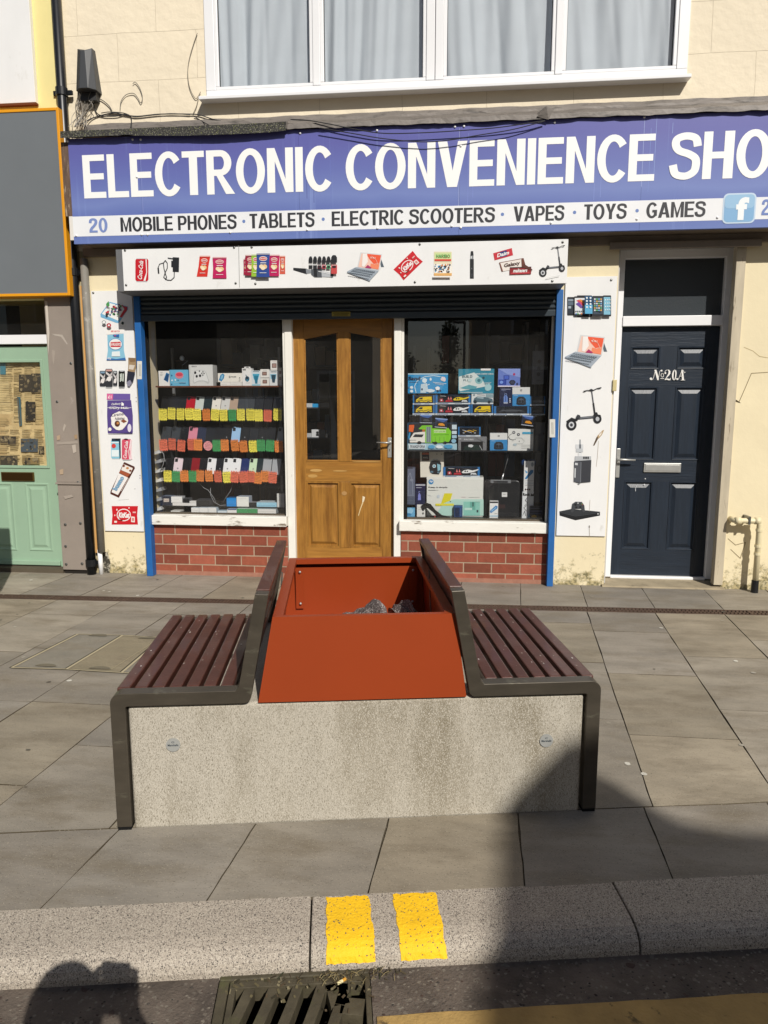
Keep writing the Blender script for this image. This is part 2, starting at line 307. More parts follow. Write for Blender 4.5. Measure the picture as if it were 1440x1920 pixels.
def art(mb, tr, Y, items, step=.0005, y0=0):
    """items: ('p',col,[pts]) ('e',col,cx,cy,rx,ry[,rot]) ('r',col,x0,y0,x1,y1) ('l',col,w,[pts]) ('t',col,str,x,ybase,w,h[,dy,shear,bold])"""
    k = y0
    for it in items:
        k += 1; Yk = Y-.0008-step*k; kd = it[0]; col = C(it[1]) if isinstance(it[1], str) else it[1]
        def q(x, y): return tr(x, y, Yk)
        if kd == 'p': mb.poly([q(*p) for p in it[2][::-1]], col)
        elif kd == 'r': x0, a, x1, b = it[2:6]; mb.poly([q(x0, b), q(x1, b), q(x1, a), q(x0, a)], col)
        elif kd == 'e':
            cx, cy, rx, ry = it[2:6]; ro = radians(it[6]) if len(it) > 6 else 0
            mb.poly([q(cx+rx*cos(t)*cos(ro)-ry*sin(t)*sin(ro), cy+rx*cos(t)*sin(ro)+ry*sin(t)*cos(ro)) for t in [-2*pi*i/20 for i in range(20)]], col)
        elif kd == 'l':
            w = it[2]/2; pts = it[3]
            for (xa, ya), (xb, yb) in zip(pts, pts[1:]):
                d = math.hypot(xb-xa, yb-ya) or 1; nx, ny = -(yb-ya)/d*w, (xb-xa)/d*w; ex, ey = (xb-xa)/d*w*.4, (yb-ya)/d*w*.4
                mb.poly([q(xa+nx-ex, ya+ny-ey), q(xb+nx+ex, yb+ny+ey), q(xb-nx+ex, yb-ny+ey), q(xa-nx-ex, ya-ny-ey)], col)
        elif kd == 't' and it[2].isupper() and glyph_text(it[2]):
            _, _, s, x, yb, w, h = it[:7]; dy = it[7] if len(it) > 7 else 0; L_ = math.hypot(w, dy); hx, hy = dy/L_*h, -w/L_*h
            for pp, j in glyph_text(s):
                Yk = Y-.0008-step*k-.00002*j; mb.poly([q2(tr, x+w*a+hx*b, yb+dy*a+hy*b, Yk) for a, b in pp], col)
        elif kd == 't':
            _, _, s, x, yb, w, h = it[:7]; dy = it[7] if len(it) > 7 else 0; sh = it[8] if len(it) > 8 else 0; bo = it[9] if len(it) > 9 else .015
            vs, fs = text_mesh(s, bo, sh); L_ = math.hypot(w, dy); hx, hy = dy/L_*h, -w/L_*h
            mb.add([q(x+w*a+hx*b, yb+dy*a+hy*b) for a, b in vs], fs, col)
        elif kd == 'T':                                               # text with both vectors given: x, y, (wx, wy), (hx, hy)
            _, _, s, x, yb, wv, hv = it[:7]; sh = it[7] if len(it) > 7 else 0; bo = it[8] if len(it) > 8 else .015
            vs, fs = text_mesh(s, bo, sh); mb.add([q(x+wv[0]*a+hv[0]*b, yb+wv[1]*a+hv[1]*b) for a, b in vs], fs, col)
    return mb
ORD = ['first', 'second', 'third', 'fourth', 'fifth', 'sixth', 'seventh', 'eighth', 'ninth', 'tenth', 'eleventh', 'twelfth', 'thirteenth', 'fourteenth', 'fifteenth']
# ================================================================== GROUND
def blk_line(x): return BO.y + (x-BO.x)*math.tan(BA)                  # the block's front line
def kerb_line(x, v=-.39): p = BF((0, v, 0)); return p.y + (x-p.x)*math.tan(BA)
M_FLAG = mat('york_stone_flags', None, rough=.75, var=.30, vs=4, vdet=14, dark=C('756a58'), dscale=4.5, dthr=(.48, .75), bump=.45, bs=30, bdist=.004, stretch=(.55, 1.3, 1), speck=[(600, .96, C('aaa18f')), (560, .97, C('5c5548'))])
M_GUM = None
def flags():
    mb = MB(); J = C('5b5140'); g = .0024
    base = ['968E81', '918A7F', '9D9485', '998F7D', '8D867C', '9E9380', '948C80']
    def flag(pts):
        cx = sum(p[0] for p in pts)/4; cy = sum(p[1] for p in pts)/4; q = []
        for p in pts:
            dx, dy = cx-p[0], cy-p[1]; q.append((p[0]+(g if dx > 0 else -g), p[1]+(g if dy > 0 else -g), 0))
        c = C(R_.choice(base), .82*R_.uniform(.90, 1.12)); z = R_.uniform(-.001, .001)
        e = []
        for i in range(4):                                            # worn, slightly wandering edges
            a, b = q[i], q[(i+1) % 4]; n = 7; L_ = math.hypot(b[0]-a[0], b[1]-a[1]) or 1; nx, ny = -(b[1]-a[1])/L_, (b[0]-a[0])/L_; w = 0
            for k in range(n): w = w*.5+R_.uniform(-.0016, .0022); f = k/n; w2 = w if k else 0; e.append((a[0]+(b[0]-a[0])*f+nx*max(w2, -.0015), a[1]+(b[1]-a[1])*f+ny*max(w2, -.0015), z))
        q = e; mb.poly(q, c)
        # thin edge so the joint is a real groove
        for i in range(len(q)):
            a, b = q[i], q[(i+1) % len(q)]; mb.poly([(a[0], a[1], -.01), (b[0], b[1], -.01), (b[0], b[1], z), (a[0], a[1], z)], J)
    sl = .077
    def xk(k, y): return .68+.46*k+sl*(y-2.1)+(.0 if k >= -2 else .012*(k+2)*(y-2.1)*.6)
    yd = lambda x: 4.885+.027*x
    offs = {0: 2.29, 1: 2.60, -1: 2.41+.03, 2: 2.2, 3: 2.75}
    for k in range(-12, 14):
        xm = xk(k+.5, 3.5); lo = blk_line(xk(k+.5, 2.3))
        o = offs.get(k, R_.uniform(1.7, 2.4)); js = []; y = o-1.46*2
        while y < 5: js.append(y); y += .73+.0
        if k < -2: js = [j for j in js]
        js = [j for j in js if j > lo+.18 and j < 4.75]
        rows = [None]+js+['top']
        for a, b in zip(rows, rows[1:]):
            def Y(t, x): return blk_line(x)+.002 if t is None else (yd(x) if t == 'top' else t)
            pts = []
            for kk, t in ((k, a), (k+1, a), (k+1, b), (k, b)):
                x = xk(kk, 3); x = xk(kk, Y(t, x)); pts.append((x, Y(t, x)))
            flag(pts)
    u0 = 1.32                                                         # the row along the kerb
    for i in range(-10, 12):
        a0 = u0+.455*i; P_ = []
        for du, v in ((0, -.39), (.455, -.39), (.455, 0), (0, 0)):
            ii = i+(1 if du else 0); s_ = a0+du-(.08+(.012*-ii if ii < 0 else 0))*(-v/.39); p = BF((s_, v, 0)); P_.append((p.x, p.y))
        flag(P_)
    for k in range(-12, 12):                                          # the row along the shop fronts
        a = .505+.466*k; top = 5.66
        f = lambda x: yd(x)+.115
        flag([(a-.05, f(a)), (a+.416, f(a+.4)), (a+.466, top), (a, top)])
    mb.box(-8, 8, 0, 0, 0, 0, J) if False else None
    mb.poly([(-9, .2, -.008), (9, .2, -.008), (9, 7.0, -.008), (-9, 7.0, -.008)], J) if False else None
    a, b = BF((-9, -.39, 0)), BF((9, -.39, 0)); mb.poly([(a.x, a.y, -.008), (b.x, b.y, -.008), (9, 5.9, -.008), (-9.9, 5.9, -.008)], J)
    # worn chewing gum and droppings trodden flat on the flags
    for i in range(150):
        x, y = R_.uniform(-4.2, 3.4), R_.uniform(2.0, 5.55); r = R_.uniform(.004, .013); sq = R_.uniform(.5, 1)
        c = C(R_.choice(['a9a294', '5a554b', 'b9b2a3', '625c50', '5d574c']), .8)
        if y < blk_line(x)+.05 and y < 2.6: continue
        mb.poly([(x+r*cos(t), y+r*sq*sin(t), .0022) for t in [2*pi*j/9 for j in range(9)]], c)
    for px, py in [(541, 0), (130, 1277), (1176, 1433), (1207, 1452), (258, 1117), (195, 1108), (205, 1110), (58, 1088), (1413, 1262), (1240, 1178), (1380, 1240)]:
        if py == 0: continue
        p = onZ(px, py); mb.poly([(p.x+R_.uniform(.009, .016)*cos(t), p.y+.013*sin(t), .003) for t in [2*pi*j/8 for j in range(8)]], C('d8d4c8'))
    return mb.build('pavement', M_FLAG, kind='structure')
flags()

GRAN = mat('granite_kerb', C('A99E90', .93), rough=.75, var=.16, vs=2.2, bump=.5, bs=160, bdist=.003,
           speck=[(450, .76, C('7b736a')), (480, .78, C('c8beae')), (380, .94, C('4b4641'))])
def kerb():
    mb = MB(xf=BF); prof = [(-.385, 0.001), (-.52, -.006), (-.550, -.012), (-.570, -.022), (-.583, -.036), (-.590, -.055), (-.592, -.11)]
    js = [-7.4, -6.5, -5.6, -4.7, -3.8, -2.9, -2.0, -1.15, -.29, .61, 1.51, 2.42, 3.3, 4.2, 5.1, 6.0, 7.0]
    for a, b in zip(js, js[1:]):
        a += .0022; b -= .0022; pa = []; n = len(prof)
        dz = R_.uniform(-.001, .001)
        for s_ in (a, b):
            for v, z in prof: pa.append((s_+(-.00 if s_ == a else 0), v, z+dz))
            pa.append((s_, -.385, -.11))
        n += 1
        mb.add(pa, [(i, i+1, n+i+1, n+i) for i in range(n-1)]+[tuple(range(n))[::-1], tuple(range(n, 2*n))])
    mb.build('kerb', GRAN, kind='structure', bevel=.004)
    j = MB(xf=BF); j.box(-7.4, 7, -.565, -.385, -.11, -.030, C('2f2a24')); j.build('kerb_joint_bed', PRM, kind='structure')
kerb()
RZ = -.07
# gully outline in the block frame
g0 = toB(onZ(412, 1832, RZ)); g1 = toB(onZ(690, 1802, RZ)); GU0, GU1, GV1 = .36, .765, -.655; GV0 = GV1-.40
GU0 = g0[0]-.0; GU1 = g1[0]+.004; GV1 = (g0[1]+g1[1])/2-.004
ASPH = mat('asphalt', C('675C52', .9), rough=.85, var=.3, vs=6, vdet=12, bump=.9, bs=120, bdist=.006,
           dark=C('3c352f'), dscale=5, dthr=(.45, .7), speck=[(110, .95, C('72695e')), (160, .95, C('7f766a')), (60, .98, C('4d3b34'))])
def road():
    mb = MB(xf=BF); z = RZ
    def q(a, b, c, d): mb.poly([(a, c, z), (b, c, z), (b, d, z), (a, d, z)])
    q(-30, GU0, -9.0, -.58); q(GU1, 30, -9.0, -.58); q(GU0, GU1, -9.0, GV0); q(GU0, GU1, GV1, -.58)
    mb.build('road', ASPH, kind='structure')
road()
def road_stones():
    mb = MB(xf=BF)
    for i in range(1500):
        x, y = R_.uniform(-.5, 2.6), R_.uniform(-.95, -.60); r = R_.uniform(.0018, .005)
        if GU0-.01 < x < GU1+.01: continue
        a0 = R_.uniform(0, 6); n = 5; c = C(R_.choice(['544e48', '4a4540', '5f5951', '423d39', '503f37']), .75); h = r*.45
        mb.add([(x+r*cos(a0+2*pi*k/n)*R_.uniform(.7, 1.2), y+r*sin(a0+2*pi*k/n)*R_.uniform(.5, .9), RZ) for k in range(n)]+[(x, y, RZ+h)], [(k, (k+1) % n, n) for k in range(n)], c)
    o = mb.build('road_chippings', PRM, kind='stuff')
    tag(o, 'worn stone chippings standing proud of the asphalt by the kerb', 'chippings')
road_stones()
g = MB(); g.poly([(-200, -200, -.45), (200, -200, -.45), (200, 200, -.45), (-200, 200, -.45)]); g.build('ground', ASPH, kind='structure')
# far pavement across the road
mb = MB(); mb.box(-30, 30, -9.9, -7.0, -.3, .03); mb.build('far_pavement', mat('far_paving', C('8a8376'), var=.1), kind='structure')

# yellow marks on the kerb top
YEL = mat('yellow_road_paint', C('F5C214', .98), rough=.7, var=.08, vs=12, bump=.9, bs=110, bdist=.004, dark=C('7d6a3a'), dscale=60, dthr=(.62, .67), speck=[(300, .96, C('6b6152'))])
def kmark(cs, nm):
    mb = MB(xf=BF); prof = [(-.395, .0022), (-.52, -.0042), (-.550, -.0105), (-.571, -.0205), (-.5845, -.0345), (-.592, -.052)]
    v0, v1 = -.395, -.5905; N = 26; K = 12; vs = []; rr = [[R_.uniform(-.0014, .0014)+.002*sin(_*.7+cs[0]*9), R_.uniform(-.0014, .0014)+.002*sin(_*.5+cs[1]*7)] for _ in range(N+1)]
    for i in range(N+1):
        f = i/N; v = v0+(v1-v0)*f
        for a, b in zip(prof, prof[1:]):
            if b[0] <= v <= a[0] or (b is prof[-1]): 
                t = (v-a[0])/(b[0]-a[0]); z = a[1]+(b[1]-a[1])*t
                if v >= b[0]: break
        ua = cs[0]+(cs[2]-cs[0])*f+rr[i][0]; ub = cs[1]+(cs[3]-cs[1])*f+rr[i][1]
        for k in range(K+1):
            ve = 0
            if i == 0 or i == N: ve = R_.uniform(-.003, .003)
            vs.append((ua+(ub-ua)*k/K, v+ve, z))
    mb.add(vs, [(i*(K+1)+k, (i+1)*(K+1)+k, (i+1)*(K+1)+k+1, i*(K+1)+k+1) for i in range(N) for k in range(K)])
    mb.build('kerb_paint_mark', YEL, kind='structure')
kmark((.652, .775, .655, .786), 0); kmark((.845, .972, .853, .975), 1)
# old tan line in the gutter
TANM = mat('worn_road_line', C('A98A52', .95), rough=.85, var=.25, vs=9, vdet=10, bump=.8, bs=70, bdist=.005, dark=C('6d5a38'), dscale=14, dthr=(.6, .66))
a = toB(onZ(703, 1904, RZ)); b = toB(onZ(1440, 1868, RZ)); mb = MB(xf=BF); n = 60; vv = (a[1]+b[1])/2; top = []
for i in range(n+1): top.append((a[0]+.004+i*.06, vv+R_.uniform(-.002, .002), RZ+.004))
for p, q in zip(top, top[1:]): mb.poly([(p[0], p[1]-.1, p[2]), (q[0], q[1]-.1, q[2]), q, p])
mb.build('road_line', TANM, kind='structure')

# slot drain across the pavement
IRON = mat('rusty_cast_iron', C('5A463A', .85), rough=.7, metal=.2, var=.3, vs=20, bump=.4, bs=60)
def drain():
    root = thing('channel_drain', (0, 4.94, 0), 'long narrow rusty brown channel drain running across the paving before the shop', 'drain')
    ang = .027; D = lambda p: (p[0], 4.885+ang*p[0]+p[1], p[2])
    mb = MB(xf=D); mb.box(-7, 5, .004, .112, -.05, -.02, C('14110f')); mb.build('trough', PRM, root)
    mb = MB(xf=D); mb.box(-7, 5, .004, .014, -.02, .001); mb.box(-7, 5, .102, .112, -.02, .001); mb.box(-7, 5, .054, .060, -.02, 0)
    x = -4.4
    while x < 3.2:
        for k in range(2):
            y0, y1 = (.014, .054) if k == 0 else (.060, .102); s_ = .012
            mb.hexa([(x, y0, -.02), (x+.014, y0, -.02), (x+.014+s_, y1, -.02), (x+s_, y1, -.02), (x, y0, 0), (x+.014, y0, 0), (x+.014+s_, y1, 0), (x+s_, y1, 0)])
        x += .026
    for k in range(-14, 10): mb.box(k*.5, k*.5+.02, .004, .112, -.02, .0015)
    mb.build('grating', IRON, root)
drain()
# inset paving cover at left
def cover():
    A = onZ(22, 1253); B = onZ(146, 1191)
    root = thing('paved_access_cover', (-1.9, 3.75, 0), 'sandy access cover with inset flagstones and pale metal edges in the pavement', 'manhole cover')
    def Z(p, z): return (p.x, p.y, z)
    def quad(px, c, z, nm, mt):
        mb = MB(); mb.poly([Z(onZ(*q), z) for q in px], c); mb.build(nm, mt, root)
    E_ = [(22, 1253.5), (124.6, 1256.5), (228, 1263), (330, 1268)]; F_ = [(146, 1190.5), (230, 1192.8), (306, 1197), (380, 1200)]
    cs = ['8f897c', '968b72', '8f887a']
    for i in range(3):
        quad([E_[i], E_[i+1], F_[i+1], F_[i]], C(cs[i], .8), .003+.0002*i, 'inset_slab', M_FLAG)
    mb = MB()
    def bar(p, q, w, z):
        p, q = onZ(*p), onZ(*q); d = (q-p).normalized(); nn = Vector((-d.y, d.x, 0))*w
        mb.poly([Z(p-nn, z), Z(q-nn, z), Z(q+nn, z), Z(p+nn, z)], C('BDB193'))
        nn2 = Vector((nn.y, -nn.x, 0)); mb.poly([Z(p+nn*1.2, z-.001), Z(q+nn*1.2, z-.001), Z(q+nn*2.4, z-.001), Z(p+nn*2.4, z-.001)], C('3f3a30'))
    for i in range(4): bar(E_[i], F_[i], .007, .006)
    for i in range(3): bar(E_[i], E_[i+1], .004, .0065); bar(F_[i], F_[i+1], .004, .0065)
    bar((208, 1257), (285, 1207), .002, .006)
    mb.build('metal_edge', PRM, root)
    for cx, cy in ((85, 1251), (186, 1256), (183, 1194), (276, 1199)):
        p = onZ(cx, cy); mb = MB(); up = 1 if cy > 1220 else -1
        mb.poly([(p.x+.06*cos(t), p.y+up*.035*sin(t)*(1 if up*sin(t) > 0 else .1), .0075) for t in [2*pi*i/16 for i in range(16)]], C('77705f')); mb.build('lifting_notch', PRM, root)
cover()

# gully grate
GIR = mat('gully_iron', C('57503F', .8), rough=.6, metal=.1, var=.4, vs=14, bump=.6, bs=50, dark=C('5a5a38'), dscale=10, dthr=(.55, .7))
def gully():
    c = BF(((GU0+GU1)/2, (GV0+GV1)/2, RZ))
    root = thing('gully_grate', (c.x, c.y, RZ), 'iron gully grate with slanting slots set in the road against the kerb', 'drain grate')
    u0, u1, v0, v1 = GU0+.002, GU1-.002, GV0+.002, GV1-.002
    mb = MB(xf=BF); mb.poly([(u0-.01, v0-.01, RZ-.25), (u1+.01, v0-.01, RZ-.25), (u1+.01, v1+.01, RZ-.25), (u0-.01, v1+.01, RZ-.25)], C('050505'))
    for a, b, c_, d in ((u0, v0, u1, v0), (u1, v0, u1, v1), (u1, v1, u0, v1), (u0, v1, u0, v0)): mb.poly([(a, b, RZ-.25), (c_, d, RZ-.25), (c_, d, RZ), (a, b, RZ)], C('0a0908'))
    mb.build('pit', PRM, root)
    mb = MB(xf=BF); w = .026; t = .03
    mb.box(u0, u1, v1-w*.9, v1, RZ-t, RZ+.004); mb.box(u0, u0+w, v0, v1-w*.9, RZ-t, RZ+.003); mb.box(u1-.014, u1, v0, v1-w*.9, RZ-t, RZ+.003); mb.box(u0+w, u1-.014, v0, v0+w, RZ-t, RZ+.003)
    mb.build('frame', GIR, root, bevel=.003)
    mb = MB(xf=BF); iu0, iu1, iv0, iv1 = u0+w+.003, u1-.017, v0+w+.003, v1-w*.9-.003
    mb.box(iu0, iu1, iv1-.022, iv1, RZ-.04, RZ+.001); mb.box(iu0, iu0+.016, iv0, iv1-.022, RZ-.04, RZ)
    def bar(pts, wd):
        for (a, b), (c_, d) in zip(pts, pts[1:]):
            dx, dy = c_-a, d-b; L_ = math.hypot(dx, dy); nx, ny = -dy/L_*wd/2, dx/L_*wd/2
            a1, b1, c1, d1 = (a+nx, b+ny), (a-nx, b-ny), (c_-nx, d-ny), (c_+nx, d+ny)
            mb.hexa([(*b1, RZ-.04), (*c1, RZ-.04), (*d1, RZ-.04), (*a1, RZ-.04), (*b1, RZ-.002), (*c1, RZ-.002), (*d1, RZ-.002), (*a1, RZ-.002)])
    W_ = iu1-iu0; Hh = iv1-.022-iv0
    for i in range(-3, 6):                                            # slanting curved ribs
        x = iu0+.016+i*.062; pts = []
        for j in range(7):
            f = j/6; xx = x+f*.16+.02*sin(f*pi); yy = iv0+f*Hh
            if iu0+.01 < xx < iu1-.005: pts.append((xx, yy))
        if len(pts) > 1: bar(pts, .027)
    bar([(iu1-.075, iv1-.02), (iu1-.06, iv1-.09), (iu1-.002, iv1-.10)], .05)
    bar([(iu1-.1, iv1-.03), (iu1-.04, iv1-.03)], .03)
    for j in (.17, .30):
        bar([(iu0+.01, iv1-j-.02), (iu1-.01, iv1-j-.0)], .012)
    for i in range(16): mb.box(iu0+.09+i*.008, iu0+.094+i*.008, iv1-.016, iv1-.008, RZ+.0008, RZ+.0025)
    mb.build('grate_bars', GIR, root, bevel=.003)
gully()
# litter round the gully
def litter():
    p = onZ(640, 1840, RZ+.006); mb = MB(); d = Vector((.8, .6, .1)).normalized()
    mb.tube([p-d*.012, p+d*.004], .0042, 10, C('e6d9a6')); mb.tube([p+d*.0041, p+d*.013], .0043, 10, C('d29a3c'))
    tag(mb.build('cigarette_end', PRM), 'crushed cigarette end with a tan filter lying on the gully grate', 'cigarette end')
    mb = MB()
    for i in range(55):
        u, v = R_.uniform(.50, .86), -.594-abs(R_.gauss(0, .014)); q = BF((u, v, RZ+.003)); a = R_.uniform(0, 3.1)
        l_, w_ = R_.uniform(.003, .011), R_.uniform(.0008, .0028)
        c = C(R_.choice(['4b4434', '5a5140', '3f4230', '6a614e', '453b2e', '524a3a']), .8); ex, ey = cos(a)*l_, sin(a)*l_; nx, ny = -sin(a)*w_, cos(a)*w_; z = R_.uniform(.001, .008)
        mb.poly([(q.x-ex-nx, q.y-ey-ny, q.z), (q.x+ex-nx, q.y+ey-ny, q.z+z), (q.x+ex+nx, q.y+ey+ny, q.z+z), (q.x-ex+nx, q.y-ey+ny, q.z)], c)
    for i in range(110):
        u, v = R_.uniform(GU0+.02, GU1), GV1-abs(R_.gauss(0, .05)); q = BF((u, v, RZ+.001)); a = R_.uniform(0, 3.1); l_ = R_.uniform(.002, .008); w_ = R_.uniform(.001, .004); ex, ey = cos(a)*l_, sin(a)*l_; nx, ny = -sin(a)*w_, cos(a)*w_
        mb.poly([(q.x-ex-nx, q.y-ey-ny, q.z), (q.x+ex-nx, q.y+ey-ny, q.z+.002), (q.x+ex+nx, q.y+ey+ny, q.z+.003), (q.x-ex+nx, q.y-ey+ny, q.z+.001)], C(R_.choice(['6b6248', '8a8064', '4a4632', '574a38', '3e392c']), .8))
    for i in range(40):
        q = BF((R_.gauss(.71, .06), -.615+R_.uniform(-.03, .015), RZ+.006)); a = R_.uniform(0, 3.1); l_ = R_.uniform(.01, .03)
        mb.tube([q, q+Vector((cos(a)*l_*.5, sin(a)*l_*.4, .006)), q+Vector((cos(a)*l_, sin(a)*l_, R_.uniform(0, .006)))], .0007, 4, C(R_.choice(['7a6a45', '998a63', '4e432f'])))
    o = mb.build('gutter_debris', PRM, kind='stuff'); tag(o, 'dry leaf scraps and twigs gathered along the kerb above the gully', 'debris')
litter()
# ================================================================== BENCHES, BLOCK, PLANTER
CONC = mat('exposed_aggregate_concrete', C('B7B0A2', .96), rough=.8, var=.14, vs=2.4, vdet=5, bump=.6, bs=190, bdist=.0025, stretch=(1.5, 1, .45), dark=C('857b66'), dscale=2.6, dthr=(.46, .68),
           speck=[(600, .76, C('8e8676')), (640, .76, C('ccc5b7')), (480, .96, C('787060'))])
def block():
    c = BF((.77, .47, 0)); root = thing('concrete_block', (c.x, c.y, 0), 'long low speckled concrete block carrying two benches and the orange planter', 'concrete base')
    mb = MB(xf=BF); mb.box(0, 1.54, 0, .95, -.01, .435); mb.build('base', CONC, root, bevel=.012, seg=3)
    for px, py, lab in ((325, 1396, 0), (1024, 1388, 1)):
        d = ray(px, py); t = (BO-Vector((0, 0, H0))).dot(BV)/d.dot(BV); q = toB(Vector((0, 0, H0))+d*t); r = .0235
        mb = MB(xf=BF); n = 28; cc = C('B9BAB6')
        a = [(q[0]+r*cos(2*pi*k/n), -.0005, q[2]+r*sin(2*pi*k/n)) for k in range(n)]; b = [(x, -.004, z) for x, _, z in a]
        mb.add(a+b, [(i, (i+1) % n, n+(i+1) % n, n+i) for i in range(n)]+[tuple(range(n, 2*n))], cc)
        for s_, x0, z0, w_, h_ in (('Marshalls', -.0175, -.004, .035, .0075), ('CI' if lab == 0 else 'C', -.005, .007, .009, .006)):
            vs, fs = text_mesh(s_, .02, 0); mb.add([(q[0]+x0+w_*x, -.0046, q[2]+z0+h_*y) for x, y in vs], fs, C('3d4a55'))
        mb.build('maker_badge', mat('badge_metal', None, rough=.4, metal=.3), root)
block()
FRM = mat('bronze_metal_frame', C('5C554A', .8), rough=.38, metal=.4, var=.22, vs=7, stretch=(1, 1, 3), dark=C('8b8876'), dscale=9, dthr=(.6, .8))
SLAT = mat('maroon_wood_slat', C('673B30', .60), rough=.42, var=.25, vs=16, bump=.25, bs=60, dark=C('8b736a'), dscale=11, dthr=(.62, .78), coat=.15)
def bench(mir, label):
    X = (lambda u: 1.542-u) if mir else (lambda u: u)
    def F(p): return BF((X(p[0]), p[1], p[2]))
    c = F((.18, .4, 0)); root = thing('bench', (c.x, c.y, 0), label, 'bench', 'benches on the concrete block')
    def arc(cx, cz, r, a0, a1, n=6): return [(cx+r*cos(radians(a0+(a1-a0)*i/n)), cz+r*sin(radians(a0+(a1-a0)*i/n))) for i in range(n+1)]
    lean = (.445-.375)/(.80-.46)
    outer = [(-.052, .012), (-.052, .445)]+arc(-.017, .448, .035, 180, 90)+[(.355, .483)]+[(.366, .495), (.4275, .810)]
    inner = [(-.004, .012), (-.004, .432)]+[(.0, .438)]+[(.0, .438)]*5+[(.0, .438), (.38, .438)]+[(.404, .455), (.468, .79)]
    # inside edge of the elbow curls up under the back
    inner = [(-.004, .012), (-.004, .434), (.002, .438), (.375, .438)]+arc(.383, .460, .022, -90, -12, 4)+[(.4715, .808)]
    def frame(v0, v1, nm):
        mb = MB(xf=F); 
        def ring(poly_a):
            n = len(poly_a); pts = [(x, v0, z) for x, z in poly_a]+[(x, v1, z) for x, z in poly_a]
            mb.add(pts, [tuple(range(n)), tuple(range(n, 2*n))[::-1]]+[(i, n+i, n+(i+1) % n, (i+1) % n) for i in range(n)])
        loop = outer+inner[::-1]
        ring(loop); o = mb.build(nm, FRM, root, bevel=.002, seg=2, recalc=True); return o
    frame(-.014, .036, 'metal_frame')
    outer = [(a, min(b, .466) if i < 10 else b) for i, (a, b) in enumerate(outer)]
    frame(.873, .90, 'metal_frame')
    for v0, v1 in ((-.012, .034), (.875, .898)):
        mb = MB(xf=F); mb.box(-.050, -.006, v0, v1, .0, .0115, C('151515')); mb.build('foot', PRM, root)
    for i in range(7):
        a = -.043+i*.0568; w = .043; dz = R_.uniform(-.001, .001)
        mb = MB(xf=F); mb.box(a, a+w, .037, .872, .4715 if False else .4495, .484+dz); mb.build('seat_slat', SLAT, root, bevel=.005, seg=2)
    mb = MB(xf=F); mb.box(.30, .34, .40, .46, .4385, .4487); mb.box(.04, .08, .40, .46, .4385, .4487); mb.box(-.04, .36, .42, .44, .441, .4485); mb.build('under_bracket', FRM, root)
    for i in range(3):                                                # back slats follow the lean
        z0 = .525+i*.088; z1 = z0+.074
        def xo(z): return .366+(z-.495)*(.424-.366)/.30
        mb = MB(xf=F); t = .030; e = .006
        mb.hexa([(xo(z0)+e, .037, z0), (xo(z0)+e+t, .037, z0), (xo(z0)+e+t, .849, z0), (xo(z0)+e, .849, z0), (xo(z1)+e, .037, z1), (xo(z1)+e+t, .037, z1), (xo(z1)+e+t, .849, z1), (xo(z1)+e, .849, z1)])
        mb.build('back_slat', SLAT, root, bevel=.004, recalc=True)
    mb = MB(xf=F); mb.box(.4265, .4705, .0365, .90, .797, .813); mb.build('top_cap', SLAT, root, bevel=.003, recalc=True)
    mb = MB(xf=F); mb.tube([(.462, .50, .46), (.478, .50, .76)], .003, 6); mb.build('cable', mat('steel_cable', C('8f8f88'), rough=.4, metal=.7), root)
    # droppings and scuffs on the slats
    mb = MB(xf=F)
    for i in range(26):
        k = R_.randrange(7); x = -.043+k*.0568+R_.uniform(.006, .035); y = R_.uniform(.06, .8); r = R_.uniform(.0015, .005)
        mb.poly([(x+r*cos(t)*R_.uniform(.4, 1), y+r*2.0*sin(t)*R_.uniform(.5, 1), .4856) for t in [2*pi*j/7 for j in range(7)]], C(R_.choice(['d9d2cc', '9e8b84', 'b9aba4'])))
    mb.build('droppings', PRM, root)['kind'] = 'stuff'
bench(False, 'slatted maroon bench with metal frame on the left of the orange planter')
bench(True, 'slatted maroon bench with metal frame on the right of the orange planter')
ORG = mat('rust_orange_powder_coat', C('A2421B', .80), rough=.40, var=.05, vs=2.5, dark=C('8c4426'), dscale=5, dthr=(.62, .85), spec=.45)
